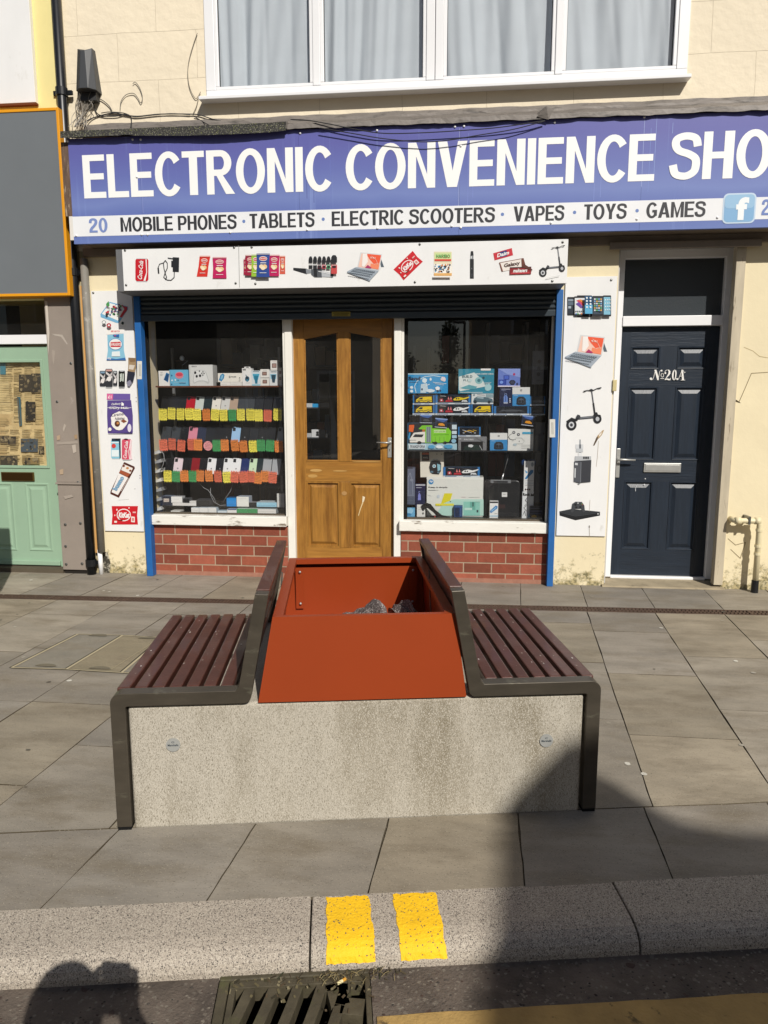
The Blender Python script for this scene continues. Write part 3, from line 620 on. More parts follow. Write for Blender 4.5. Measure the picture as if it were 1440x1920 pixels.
def planter():
    c = BF((.778, .46, .435)); root = thing('planter', (c.x, c.y, .435), 'empty rust orange metal planter box between the two benches', 'planter')
    B0, B1, V0, V1, zb = .428, 1.128, -.008, .955, .437; T0, T1, W0, W1, zt = .480, 1.090, .010, .925, .725
    ob = [(B0, V0), (B1, V0), (B1, V1), (B0, V1)]; ot = [(T0, W0), (T1, W0), (T1, W1), (T0, W1)]
    f = .034; it = [(T0+f, W0+.02), (T1-f, W0+.02), (T1-f, W1-f), (T0+f, W1-f)]; ib = [(B0+.055, V0+.03), (B1-.055, V0+.03), (B1-.055, V1-.03), (B0+.055, V1-.03)]
    names = ['front_panel', 'side_panel', 'back_panel', 'side_panel']
    for i in range(4):
        j = (i+1) % 4; mb = MB(xf=BF); s_ = .0008
        P = lambda q, z: (q[0], q[1], z)
        mb.add([P(ob[i], zb), P(ob[j], zb), P(ot[j], zt), P(ot[i], zt), P(it[i], zt), P(it[j], zt), P(it[i], zt-.022), P(it[j], zt-.022)],
               [(0, 1, 2, 3), (3, 2, 5, 4), (4, 5, 7, 6)])
        mb.build(names[i], ORG, root)
    mb = MB(xf=BF); g = .008; jt = [(T0+g, W0+g), (T1-g, W0+g), (T1-g, W1-.045), (T0+g, W1-.045)]; jb = [(B0+.03, V0+.02), (B1-.03, V0+.02), (B1-.03, V1-.06), (B0+.03, V1-.06)]
    for i in range(4):
        j = (i+1) % 4; z1 = zt-.004 if i != 2 else zt-.035
        mb.add([(*jb[i], zb+.01), (*jb[j], zb+.01), (*jt[j], z1), (*jt[i], z1)], [(3, 2, 1, 0)])
    mb.poly([(*q, zb+.012) for q in jb]); mb.build('liner', ORG, root)
    for v in (.05, .80):
        pass
    for s_ in (0, 1):                                                 # corner brackets with bolts
        mb = MB(xf=BF); u = (T0+.030) if s_ == 0 else (T1-.030); sg = 1 if s_ == 0 else -1; y = W1-.058
        mb.hexa([(u, y+.012, .50), (u+sg*.034, y+.012, .50), (u+sg*.034, y+.016, .50), (u, y+.016, .50), (u, y-.008, .690), (u+sg*.034, y-.008, .690), (u+sg*.034, y-.004, .690), (u, y-.004, .690)])
        br = mb.build('corner_bracket', ORG, root, recalc=True)
        for z in (.675, .525):
            mb = MB(xf=BF); mb.lathe((u+sg*.02, y-.010+(.69-z)*.1, z), [(.001, -.0), (.006, .001), (.0055, .005), (.002, .007)], axis='Y', n=12); mb.build('bolt', STEEL, br, smooth=True)
planter()
def cloth(u0, up, u1, vc, hp, lab, seed):
    r = random.Random(seed); mb = MB(xf=BF); nu, nv = 40, 24; vs = []
    for j in range(nv+1):
        g = j/nv; v = vc-.13+.26*g; env = sin(pi*g)**.6
        for i in range(nu+1):
            f = i/nu; u = u0+(u1-u0)*f; t = (up-u0)/(u1-u0)
            h = .60+.40*(f/t)**1.5 if f < t else max(0, 1-((f-t)/(1-t))**1.3)
            h = h*hp*env+.012*sin(9*f*pi+3*g)*env+.008*sin(23*f+11*g)+r.uniform(-.003, .003)
            vs.append((u+.02*sin(6*g), v+.015*sin(7*f), .452+max(0, h)))
    mb.add(vs, [(j*(nu+1)+i, j*(nu+1)+i+1, (j+1)*(nu+1)+i+1, (j+1)*(nu+1)+i) for j in range(nv) for i in range(nu)])
    FELT = bpy.data.materials.get('grey_geotextile') or mat('grey_geotextile', C('7A6E6B', .8), rough=.95, var=.35, vs=40, bump=1, bs=220, bdist=.006, speck=[(300, .82, C('c4bbb6')), (320, .88, C('3a3232'))])
    tag(mb.build('felt_lining', FELT, smooth=False), lab, 'felt')
cloth(.69, .866, .918, .47, .20, 'crumpled grey felt lining rising to a peak in the sunlit middle of the planter', 3)
cloth(.94, .99, 1.06, .70, .12, 'bunched dark felt lining in the shaded right corner of the planter', 5)
# ================================================================== THE SHOP BUILDING
YW = 5.65; ZT = 6.6
def X(px, py, Y): return onY(px, py, Y).x
def Z(px, py, Y): return onY(px, py, Y).z
shop = thing('shop_building', (-.9, 5.9, 0), 'cream rendered two storey building holding the electronics shop and the navy side door', 'building')
xl = X(178, 800, YW); xo0 = X(268, 800, YW); xo1 = X(1043, 800, YW); xr0 = X(1146, 800, YW); xr1 = X(1372, 800, YW)
YF = 5.43; zf1 = Z(780, 234, YF); zf0 = Z(780, 442, YF); xf0 = X(133, 360, YF)
zlint = 2.62; D_ = YW+.34
xw0 = X(385, 100, YW); xw1 = X(1290, 100, YW); zw0 = Z(840, 160, YW)-.02; zw1 = 5.35
def wall():
    mb = MB(); f0 = xl; f1 = 5.2
    xl2 = X(122, 100, YW)
    mb.box(xl2, xw0, YW, D_, zlint+.001, ZT); mb.box(xw1, f1, YW, D_, zlint+.001, ZT); mb.box(xw0, xw1, YW, D_, zlint+.001, zw0); mb.box(xw0, xw1, YW, D_, zw1, ZT)
    mb.build('upper_wall', SCORED, shop)
    mb = MB(); mb.box(f0, xo0, YW, D_, -.02, zlint); mb.box(xo1, xr0, YW, D_, -.02, zlint); mb.box(xr1, f1, YW, D_, -.02, zlint); mb.box(xo0, xo1, YW+.05, D_, 2.25, zlint); mb.box(xr0, xr1, YW+.003, D_, 2.60, zlint)
    mb.build('lower_wall', DAMP, shop)
    # timber moulding under the fascia
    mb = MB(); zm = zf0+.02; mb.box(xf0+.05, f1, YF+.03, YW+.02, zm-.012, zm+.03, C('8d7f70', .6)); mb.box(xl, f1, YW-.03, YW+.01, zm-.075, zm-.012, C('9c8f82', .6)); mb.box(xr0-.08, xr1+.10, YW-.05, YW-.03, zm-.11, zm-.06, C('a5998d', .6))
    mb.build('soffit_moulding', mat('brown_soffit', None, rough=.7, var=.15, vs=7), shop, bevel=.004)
    # interior: a dark deep room
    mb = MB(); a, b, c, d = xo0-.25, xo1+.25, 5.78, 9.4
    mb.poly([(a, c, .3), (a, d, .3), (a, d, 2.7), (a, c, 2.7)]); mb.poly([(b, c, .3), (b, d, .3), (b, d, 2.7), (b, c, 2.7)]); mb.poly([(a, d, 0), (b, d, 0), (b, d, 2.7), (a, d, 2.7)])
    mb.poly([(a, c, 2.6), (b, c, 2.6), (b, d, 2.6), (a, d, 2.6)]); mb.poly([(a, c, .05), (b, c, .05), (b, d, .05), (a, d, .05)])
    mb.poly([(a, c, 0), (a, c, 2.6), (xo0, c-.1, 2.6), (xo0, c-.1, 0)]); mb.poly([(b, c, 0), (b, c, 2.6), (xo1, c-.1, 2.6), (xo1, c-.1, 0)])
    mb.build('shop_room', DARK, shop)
    mb = MB(); a, b, c, d = xw0-.1, xw1+.1, D_, 8.6; mb.poly([(a, d, 3.4), (b, d, 3.4), (b, d, 5.6), (a, d, 5.6)]); mb.poly([(a, c, 3.45), (b, c, 3.45), (b, d, 3.45), (a, d, 3.45)])
    mb.poly([(a, c, 3.4), (a, d, 3.4), (a, d, 5.6), (a, c, 5.6)]); mb.poly([(b, c, 3.4), (b, d, 3.4), (b, d, 5.6), (b, c, 5.6)]); mb.poly([(a, c, 5.5), (b, c, 5.5), (b, d, 5.5), (a, d, 5.5)])
    mb.build('upper_room', mat('dim_room', C('b9bdc0', .7)), shop)
    mb = MB(); mb.box(xl-.8, f1, D_+.001, 9.5, ZT-.3, ZT-.1); mb.box(xl-.8, f1, 9.5, 9.8, -.02, ZT-.1); mb.box(f1-.3, f1, D_+.001, 9.5, -.02, ZT-.3); mb.box(xl-.8, xl-.5, D_+.001, 9.5, -.02, ZT-.3)
    mb.build('roof_and_back_wall', CREAM, shop)
wall()
def edge_line(pts, Y, w, col, nm, parent, mt=PRM, dep=.0015):         # thin crack or scratch on a wall, as a strip
    mb = MB(); art(mb, PX, Y, [('l', col, w, pts)]); return mb.build(nm, mt, parent)
edge_line([(1380, 752), (1386, 753), (1394, 735), (1409, 700), (1440, 698)], YW, 1.2, '8d7c5c', 'crack', shop)
edge_line([(1395, 651), (1412, 658), (1424, 668), (1440, 671)], YW, 1.0, 'c3b085', 'crack', shop)
edge_line([(1365, 1010), (1379, 1022), (1398, 1017), (1388, 1047), (1370, 1030)], YW, 1.2, '8d7c5c', 'crack', shop)
mb = MB(); art(mb, PX, YW, [('p', '3a3026', [(1376, 747), (1386, 753), (1389, 756), (1375, 752)])]); mb.build('chip', PRM, shop)
def upper_window():
    YA = YW-.012; wb = MB(); zb = zw0
    root = MB(); root.box(xw0+.001, xw1-.001, YA, YW+.06, zb+.001, zb+.055); root.box(xw0+.001, xw0+.075, YA, YW+.06, zb+.055, zw1-.06); root.box(xw1-.075, xw1-.001, YA, YW+.06, zb+.055, zw1-.06); root.box(xw0+.001, xw1-.001, YA, YW+.06, zw1-.06, zw1-.001)
    zg = zb+.055
    ms = [(X(584, 80, YA)+.008, X(602, 80, YA)-.008), (X(798, 80, YA)+.006, X(816, 80, YA)-.002), (X(816, 80, YA)+.002, X(833, 80, YA)-.006), (X(1040, 80, YA)+.008, X(1058, 80, YA)-.008)]
    for a, b in ms: root.box(a, b, YA-.004, YW+.06, zg+.001, zw1-.061)
    win = root.build('window', UPVC, shop, bevel=.004)
    gl = [(xw0+.075, ms[0][0]), (ms[0][1], ms[1][0]), (ms[2][1], ms[3][0]), (ms[3][1], xw1-.075)]
    for a, b in gl:
        t = MB(); w = .026; y0, y1 = YA+.006, YA+.03
        t.box(a, b, y0, y1, zg+.001, zg+w); t.box(a, a+w, y0, y1, zg+w, zw1-.062); t.box(b-w, b, y0, y1, zg+w, zw1-.062)
        t.build('sash', UPVC, win, bevel=.005)
        s_ = MB(); k = .004; s_.box(a+w, a+w+k, y1-.006, y1+.004, zg+w, zw1-.07, C('2a2d30')); s_.box(b-w-k, b-w, y1-.006, y1+.004, zg+w, zw1-.07, C('2a2d30')); s_.box(a+w, b-w, y1-.006, y1+.004, zg+w-.0005, zg+w+k, C('2a2d30')); s_.build('gasket', PRM, win)
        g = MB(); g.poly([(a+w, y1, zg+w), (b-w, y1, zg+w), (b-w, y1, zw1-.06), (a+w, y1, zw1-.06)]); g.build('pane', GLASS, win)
    s_ = MB(); xa, xb = X(372, 178, YW-.09), X(1297, 140, YW-.09)
    s_.hexa([(xa, YW-.092, zb-.036), (xb, YW-.092, zb-.036), (xb, YW+.03, zb-.030), (xa, YW+.03, zb-.030), (xa, YW-.092, zb-.012), (xb, YW-.092, zb-.012), (xb, YW+.03, zb+.0005), (xa, YW+.03, zb+.0005)])
    s_.build('sill', UPVC, win, bevel=.004)
    return gl, zg
GL, ZG = upper_window()
CURT = mat('white_net_curtain', C('C9D1D6'), rough=.9, var=.04, vs=5)
def curtains():
    labs = ['pale gathered curtain behind the leftmost pane of the upper window', 'pale gathered curtain in the upper window just left of its wide middle bar', 'pale gathered curtain in the upper window just right of its wide middle bar', 'pale curtain swept aside behind the rightmost pane of the upper window']
    for i, (a, b) in enumerate(GL):
        r = random.Random(20+i); mb = MB(); nx, nz = 150, 40; vs = []; z0, z1 = ZG-.05, zw1+.1; wd = b-a
        ph = [r.uniform(0, 6.3) for _ in range(9)]
        lo = a-.02; hi = b+(.055 if i != 1 else .06)
        for k in range(nz+1):
            f = k/nz
            for j in range(nx+1):
                s_ = j/nx
                sway = [.10, .16, -.05, -.10][i]*(1-f)**1.5*sin(pi*s_)
                s2 = s_+sway
                d = .019*sin(2*pi*s2*3.6+ph[0]+2.2*sin(2*pi*s2*1.1+ph[1])+f*1.9)+.008*sin(2*pi*s2*8.5+ph[2]+3*sin(4*s2+ph[3]+f*2.6))+.018*sin(2*pi*s2*2.6+ph[4]+f*1.7)*(1-.4*f)
                d += .010*max(0, sin(2*pi*(s2*4.5)+ph[5]+f*3.5))**4
                vs.append((lo+(hi-lo)*s_, YW+.062+d*.62, z0+(z1-z0)*f))
        mb.add(vs, [(k*(nx+1)+j, k*(nx+1)+j+1, (k+1)*(nx+1)+j+1, (k+1)*(nx+1)+j) for k in range(nz) for j in range(nx)])
        o = mb.build('curtain', CURT, smooth=True); tag(o, labs[i], 'curtain')
curtains()

# ------------------------------------------------------------------ lead flashing and felt
LEAD = mat('weathered_lead', C('837C76', .85), rough=.6, metal=.15, var=.22, vs=6, dark=C('4f4b47'), dscale=12, dthr=(.5, .7), bump=.5, bs=22, stretch=(.6, 2, 2))
def flashing():
    zA = Z(840, 205, YW); r = random.Random(5)
    mb = MB(); n = 180; x0, x1 = X(140, 230, 5.5), 4.6; rows = []
    prof = [(YW-.003, zA), (YW-.02, zA-.028), (YW-.025, zA-.045), (YF+.03, zf1+.040), (YF-.022, zf1+.030), (YF-.026, zf1-.004)]
    for i in range(n+1):
        x = x0+(x1-x0)*i/n; w = .002*sin(x*9)+.002*sin(x*23+1)
        for j, (y, z) in enumerate(prof):
            e = r.uniform(-1, 1)*.003
            rows.append((x, y-(.004*sin(x*14+j) if j > 0 else 0)+e*.5, z+(w if j in (0, 5) else w*.5)+e*(1 if j else .5)))
    m_ = len(prof); mb.add(rows, [(i*m_+j, (i+1)*m_+j, (i+1)*m_+j+1, i*m_+j+1) for i in range(n) for j in range(m_-1)])
    xx = X(1020, 215, 5.42)                                           # the lifted fold
    mb.add([(xx-.05, YF-.03, zf1+.01), (xx+.03, YF-.03, zf1-.012), (xx+.01, YF-.05, zf1+.07), (xx-.04, YW-.05, zf1+.10), (xx+.06, YF-.03, zf1+.05)], [(0, 1, 2), (0, 2, 3), (1, 4, 2), (2, 4, 3)])
    mb.box(X(536, 235, 5.41), X(536, 235, 5.41)+.012, YF-.034, YF+.02, zf1-.002, zf1+.05)
    tag(mb.build('lead_flashing', LEAD), 'long dull grey lead flashing lying along the top of the blue shop sign', 'flashing')
    FELT = mat('black_mineral_felt', C('3A3936', .8), rough=.9, var=.3, vs=30, bump=1, bs=180, speck=[(260, .88, C('8a8878')), (200, .95, C('777b4a'))])
    mb = MB(); x0, x1 = X(112, 248, YF-.045), X(536, 240, YF-.045); n = 60
    vs = []; zt = zf1+.036; zb = zf1-.018
    for i in range(n+1):
        f = i/n; x = x0+(x1-x0)*f; k = .004*sin(x*8)+R_.uniform(-.0015, .0015); tp = 0 if f < .93 else (f-.93)/.07*.012
        zbb = zb+.012*sin(f*5+1)+(.0 if not .28 < f < .33 else .006)
        for y, z in ((YF+.02, zt+.012), (YF-.040, zt+.004), (YF-.046+k, zbb), (YF-.036, zbb+.002), (YF-.030, zt-.005)): vs.append((x, y, z+tp*.3))
    mb.add(vs, [(i*5+j, (i+1)*5+j, (i+1)*5+j+1, i*5+j+1) for i in range(n) for j in range(4)]+[tuple(range(5)), tuple(range(n*5, n*5+5))])
    tag(mb.build('roofing_felt', FELT), 'black gritty felt strip folded over the left end of the blue shop sign', 'felt strip')
flashing()

# ------------------------------------------------------------------ the big shop sign
def sign_mats():
    M = mat('printed_blue_fascia', (.1, .1, .5), rough=.38, spec=.4)
    n = M.node_tree.nodes; L = M.node_tree.links; b = n['Principled BSDF']
    g = n.new('ShaderNodeNewGeometry'); sx = n.new('ShaderNodeSeparateXYZ'); L.new(g.outputs['Position'], sx.inputs[0])
    mr = n.new('ShaderNodeMapRange'); mr.inputs[1].default_value = zf0; mr.inputs[2].default_value = zf1; L.new(sx.outputs[2], mr.inputs[0])
    ns = n.new('ShaderNodeTexNoise'); ns.inputs['Scale'].default_value = 1.3; L.new(g.outputs['Position'], ns.inputs['Vector'])
    ad = n.new('ShaderNodeMath'); ad.operation = 'MULTIPLY_ADD'; L.new(ns.outputs[0], ad.inputs[0]); ad.inputs[1].default_value = .25; L.new(mr.outputs[0], ad.inputs[2])
    r = n.new('ShaderNodeValToRGB'); L.new(ad.outputs[0], r.inputs[0]); e = r.color_ramp.elements
    e[0].position = .12; e[0].color = C('7083BE', .9); e[1].position = 1.05; e[1].color = C('6466AC', .9)
    x = e.new(.34); x.color = C('6272B4', .9); x = e.new(.5); x.color = C('7888C2', .9); x = e.new(.75); x.color = C('6A74B6', .9)
    # vertical weather streaks
    mp = n.new('ShaderNodeMapping'); mp.inputs['Scale'].default_value = (38, 1, .9); L.new(g.outputs['Position'], mp.inputs[0])
    s2 = n.new('ShaderNodeTexNoise'); s2.inputs['Scale'].default_value = 1; s2.inputs['Detail'].default_value = 4; L.new(mp.outputs[0], s2.inputs['Vector'])
    mp3 = n.new('ShaderNodeMapping'); mp3.inputs['Scale'].default_value = (1.6, 1, .5); L.new(g.outputs['Position'], mp3.inputs[0])
    s3 = n.new('ShaderNodeTexNoise'); s3.inputs['Scale'].default_value = 1; L.new(mp3.outputs[0], s3.inputs['Vector'])
    mu = n.new('ShaderNodeMath'); mu.operation = 'MULTIPLY'; L.new(s2.outputs[0], mu.inputs[0]); L.new(s3.outputs[0], mu.inputs[1])
    rr = n.new('ShaderNodeValToRGB'); rr.color_ramp.elements[0].position = .33; rr.color_ramp.elements[1].position = .5; rr.color_ramp.elements[1].color = (.5, .5, .5, 1); L.new(mu.outputs[0], rr.inputs[0])
    mx = n.new('ShaderNodeMix'); mx.data_type = 'RGBA'; L.new(rr.outputs[0], mx.inputs[0]); L.new(r.outputs[0], mx.inputs[6]); mx.inputs[7].default_value = C('93A6DC', .9); L.new(mx.outputs[2], b.inputs['Base Color'])
    return M
def shop_sign():
    root = thing('shop_sign', ((xf0+3)/2, YF, zf0), 'long weathered blue shop fascia reading ELECTRONIC CONVENIENCE SHOP above the shopfront', 'shop sign')
    xe = 4.3; SB = sign_mats()
    mb = MB(); js = [xf0]+[X(q, 300, YF) for q in (262, 560, 862, 1205)]+[X(1440, 300, YF)+.55, xe]
    for a, b in zip(js, js[1:]): mb.box(a+.0006, b-.0006, YF, YF+.03, zf0, zf1)
    mb.build('board', SB, root)
    mb = MB(); mb.box(xf0+.02, xe, YF+.031, YW-.001, zf0+.03, zf1-.01, C('4d443a')); mb.build('backing_frame', PRM, root)
    zb0, zb1 = Z(780, 427.5, YF), Z(780, 388, YF)
    mb = MB(); mb.box(xf0, xe, YF-.001, YF-.0002, zb0, zb1); mb.build('white_band', mat('white_band', (.78, .79, .81), rough=.4, var=.05, vs=3), root)
    def word(s_, a, b, pyr, z0, z1, col, yo, bold, nm):
        xa, xb = X(a, pyr, YF), X(b, pyr, YF); mb = MB()
        for pp, j in glyph_text(s_): mb.poly([(xa+(xb-xa)*u, YF-yo-.00003*j, z0+(z1-z0)*v) for u, v in pp], C(col, .96))
        mb.build(nm, PRT, root)
    zl0, zl1 = Z(158, 375, YF), Z(154, 292, YF); zr0, zr1 = Z(1225, 336, YF), Z(1222, 250, YF)
    zl0 = (zl0+zr0)/2; zl1 = (zl1+zr1)/2
    word('ELECTRONIC', 156, 622, 330, zl0, zl1, 'F4F4F2', .0016, .035, 'large_lettering')
    word('CONVENIENCE', 648, 1228, 300, zl0, zl1, 'F4F4F2', .0016, .035, 'large_lettering')
    word('SHOP', 1257, 1508, 290, zl0, zl1, 'F4F4F2', .0016, .035, 'large_lettering')
    a0, a1 = Z(226, 436, YF), Z(226, 408, YF); b0, b1 = Z(1322, 405, YF), Z(1322, 377, YF); t0, t1 = (a0+b0)/2, (a1+b1)/2
    for s_, a, b, py, col in (('20', 167, 202, 425, '7C8FC4'), ('MOBILE PHONES', 226, 444, 420, '35363B'), ('TABLETS', 468, 590, 414, '35363B'), ('ELECTRIC SCOOTERS', 622, 928, 408, '35363B'), ('VAPES', 963, 1058, 400, '35363B'), ('TOYS', 1095, 1175, 396, '35363B'), ('GAMES', 1212, 1323, 391, '35363B'), ('24', 1428, 1462, 386, '6F84BE')):
        word(s_, a, b, py, t0, t1, col, .0018, .03, 'small_lettering')
    mb = MB(); zc = (t0+t1)/2
    for q in (457, 606, 942, 1077, 1194):
        c = X(q, 405, YF); mb.poly([(c+.012*cos(t), YF-.0016, zc+.012*sin(t)) for t in [2*pi*i/14 for i in range(14)]], C('7089C2'))
    mb.build('dot_separator', PRT, root)
    # the white f tile
    xa, xb = X(1355, 390, YF), X(1417, 390, YF); za, zb = zb0-.025, zb1+.03; r_ = .03
    def rr(x0, x1, z0, z1, r, y, col, mb):
        pts = []
        for cx, cz, a in ((x1-r, z1-r, 0), (x0+r, z1-r, 90), (x0+r, z0+r, 180), (x1-r, z0+r, 270)):
            for i in range(6): t = radians(a+i*18); pts.append((cx+r*cos(t), y, cz+r*sin(t)))
        mb.poly(pts, col)
    mb = MB(); rr(xa, xb, za, zb, .035, YF-.0022, C('C9DCEF'), mb); rr(xa+.01, xb-.01, za+.01, zb-.01, .028, YF-.0028, C('86B4DC'), mb); rr(xa+.01, xb-.01, (za+zb)/2, zb-.01, .028, YF-.0034, C('9CC4E4'), mb)
    w_ = xb-xa; fx = xa+w_*.40
    vs, fs = text_mesh('f', .05, 0); mb.add([(fx+w_*.38*u, YF-.0042, za+.022+(zb-za-.05)*v) for u, v in vs], fs, C('F6FAFC')); mb.build('social_icon', PRT, root)
    # screws with white caps, joints, drips
    for px, py in [(127, 265), (249, 262), (264, 262), (257, 332), (563, 250), (707, 245), (853, 238), (870, 237), (864, 274), (1040, 230), (1208, 220), (143, 442), (266, 440), (277, 440), (432, 436), (576, 431), (708, 428), (847, 424), (864, 427), (1033, 418), (1194, 411), (1345, 408)]:
        p = onY(px, py, YF); mb = MB(); mb.lathe((p.x, YF-.0005, p.z), [(.0085, 0), (.0085, .004), (.005, .0075), (.001, .0085)], axis='Y', n=12); o = mb.build('cap_screw', UPVC, root, smooth=True); o.scale = (1, 1, 1)
    mb = MB()
    for q, y0_, y1_, c in [(262, 265, 400, '8d97cf'), (862, 240, 420, 'a9b4e0'), (560, 300, 360, '4d569b'), (575, 330, 372, '414a8e'), (588, 325, 380, '414a8e'), (620, 300, 372, '6f7cc4'), (1209, 222, 350, 'a6b2e0'), (1232, 215, 330, '93a6dc'), (1262, 230, 250, '93a6dc'), (879, 250, 400, '8392d2'), (888, 275, 370, '8392d2'), (1115, 330, 375, '8a9ad6'), (1127, 330, 370, '8a9ad6'), (707, 250, 300, '8a9ad6'), (1221, 240, 360, '7f93d2'), (430, 420, 428, '55565a')]:
        a = onY(q, y0_, YF); b = onY(q, y1_, YF); mb.poly([(a.x-.0015, YF-.0006, b.z), (a.x+.0015, YF-.0006, b.z), (a.x+.0012, YF-.0006, a.z), (a.x-.0012, YF-.0006, a.z)], C(c, .9))
    mb.build('drip_streaks', PRT, root)['kind'] = 'stuff'
    TB = mat('rotten_timber', C('6E5849', .8), rough=.9, var=.4, vs=10, stretch=(6, 6, .6), bump=1, bs=30, dark=C('b7a58e'), dscale=16, dthr=(.55, .65))
    xa = X(113, 300, YF+.02); mb = MB(); mb.box(xa+.02, xf0-.001, YF+.006, YW-.06, Z(130, 405, YF), zf1-.02); mb.build('end_board', TB, root)
    mb = MB(); mb.box(xa+.05, xf0-.001, YF+.003, YF+.02, zf0+.03, Z(130, 405, YF)-.002, C('e8e4dc')); mb.build('end_trim', PRM, root)
shop_sign()

# ------------------------------------------------------------------ roller shutter
def shutter():
    yb = 5.355; xa, xb = X(218.5, 505, yb), X(1061, 495, yb); z0, z1 = Z(640, 540, yb), Z(640, 458, yb)
    root = thing('roller_shutter', ((xa+xb)/2, yb, z0), 'rolled up dark grey metal shutter with blue side rails over the shop windows', 'shutter')
    mb = MB(); mb.box(xa, xb, yb, YW-.002, z0, z1); mb.build('housing', mat('grey_housing', C('77787A', .8), rough=.5, var=.1), root, bevel=.003)
    ys = 5.60; a, b = X(262, 570, ys), X(1045, 565, ys); zt = z0+.04; zb = Z(640, 598, ys)
    mb = MB(); n = 5; vs = []; h = (zt-zb-.05)/n
    prof = []
    for i in range(n):
        for k in range(6):
            f = k/5; prof.append((ys+.002-.012*sin(pi*f), zb+.05+h*(i+f*.96)))
    for x in (a, b):
        for y, z in prof: vs.append((x, y, z))
    m_ = len(prof); mb.add(vs, [(j, m_+j, m_+j+1, j+1) for j in range(m_-1)]); mb.build('slat_curtain', SHUT, root)
    mb = MB(); mb.box(a, b, ys-.012, ys+.018, zb, zb+.047); br = mb.build('bottom_rail', SHUT, root, bevel=.004)
    mb = MB(); art(mb, PX, ys-.012, [('r', 'A3934A', 622, 584.5, 657, 593), ('r', '6d6330', 624, 586, 655, 588), ('r', '6d6330', 626, 589.5, 652, 591.5)]); mb.build('makers_plate', PRM, br)
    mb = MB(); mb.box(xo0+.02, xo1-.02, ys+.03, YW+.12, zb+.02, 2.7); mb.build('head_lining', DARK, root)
    for (p0, p1), lab in (((253.5, 265), (257, 677, 266, 711)), ((1035.5, 1047.5), (1030.5, 786, 1041, 820))):
        yp = 5.575; xa_, xb_ = X(p0, 640 if p0 < 500 else 800, yp), X(p1, 640 if p0 < 500 else 800, yp)
        mb = MB(); mb.box(xa_, xb_, yp, YW-.002, 0, z0-.002); g = mb.build('guide_rail', BLUE, root, bevel=.003)
        mb = MB(); art(mb, PX, yp, [('r', 'dcdad2', *lab), ('l', '9a9890', 1.0, [(lab[0]+4, lab[1]+6), (lab[0]+4.5, lab[3]-6)]), ('l', '9a9890', .8, [(lab[0]+6.3, lab[1]+6), (lab[0]+6.8, lab[3]-6)])]); mb.build('sticker', PRM, g)
shutter()
# ------------------------------------------------------------------ shop windows, sills, posts
YG = 5.705
sill_t = Z(410, 968, 5.61); sill_b = Z(410, 986, 5.61)
def shopfront():
    zt = Z(640, 597, 5.60)+.05
    posts = []
    for a, b in ((533.5, 547), (738.5, 752.3)):
        xa, xb = X(a, 800, 5.66), X(b, 800, 5.66)
        if a < 600: xa += .012; xb += .012
        mb = MB(); mb.box(xa, xb, 5.66, 5.76, 0.0, zt+.03); mb.build('door_post', OLDWH, shop, bevel=.005); posts.append((xa, xb))
    xL0, xR1 = X(267, 800, 5.66)+.012, X(1030, 800, 5.66)+.01
    wins = [(xL0, posts[0][0]-.001), (posts[1][1]+.001, xR1)]
    for i, (a, b) in enumerate(wins):
        st, sb = sill_t, sill_b
        if i: st -= .012; sb -= .016
        w = .028; mb = MB()
        mb.box(a, a+.018, 5.668, 5.75, st, zt); mb.box(b-.016, b, 5.668, 5.75, st, zt); mb.box(a+.018, b-.016, 5.70, 5.75, zt-.012, zt)
        wn = mb.build('shop_window', OLDWH, shop, bevel=.003)
        mb = MB(); mb.box(a+.018, a+.045, 5.69, 5.74, st, zt, C('191713')); mb.box(b-.032, b-.016, 5.69, 5.74, st, zt, C('191713')); mb.box(a+.045, b-.032, 5.692, 5.74, zt-.02, zt, C('191713')); mb.box(a+.045, b-.032, 5.692, 5.73, st, st+.012, C('5d5448')); mb.build('inner_frame', PRM, wn)
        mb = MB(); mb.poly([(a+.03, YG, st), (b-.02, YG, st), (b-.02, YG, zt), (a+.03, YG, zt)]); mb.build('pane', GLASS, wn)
        xa, xb = (a-.008, b-.002) if i == 0 else (a-.012, b-.0)
        mb = MB(); mb.box(xa, xb, 5.608, 5.76, sb, st, ); mb.build('sill', OLDWX, wn, bevel=.006, seg=3)
        mb = MB(); mb.box(xa+.002, xb-.002, 5.618, 5.76, st-.0135, st+.004) if False else None
        # brick base
        bz0, bz1 = .045, sb-.006; rows = 5 if i == 0 else 6; bx0, bx1 = (xo0+.015, posts[0][0]-.002) if i == 0 else (posts[1][1]+.002, xR1+.004)
        mb = MB(); mb.box(bx0, bx1, 5.652, 5.76, 0, bz1, C('B39C84', .85)); rh = .0845; z = bz1-.0; ri = 0
        while z > .03:
            h = rh-.011; x = bx0-(.11 if ri % 2 else .0)-.05*i; z0 = max(z-h, .0)
            while x < bx1:
                x0, x1 = max(x, bx0+.001), min(x+.213, bx1-.001)
                if x1-x0 > .02:
                    c = C(R_.choice(['97503A', 'A0563F', '914A35', 'A85C46', '9B533C', '884833']), .80*R_.uniform(.86, 1.12)); mb.box(x0, x1, 5.6485+R_.uniform(0, .0012), 5.70, z0, z, c)
                x += .2235
            z -= rh; ri += 1
            if z < .1 and i == 0: pass
        mb.box(bx0, bx1, 5.6475, 5.6495+.002, 0, .035, C('A97763', .85))
        mb.build('brick_base', mat('red_brick', None, rough=.85, var=.16, vs=22, bump=.5, bs=60, dark=C('8f7a6a'), dscale=9, dthr=(.68, .82)), shop)
    return wins, posts, zt
WINS, POSTS, ZHEAD = shopfront()
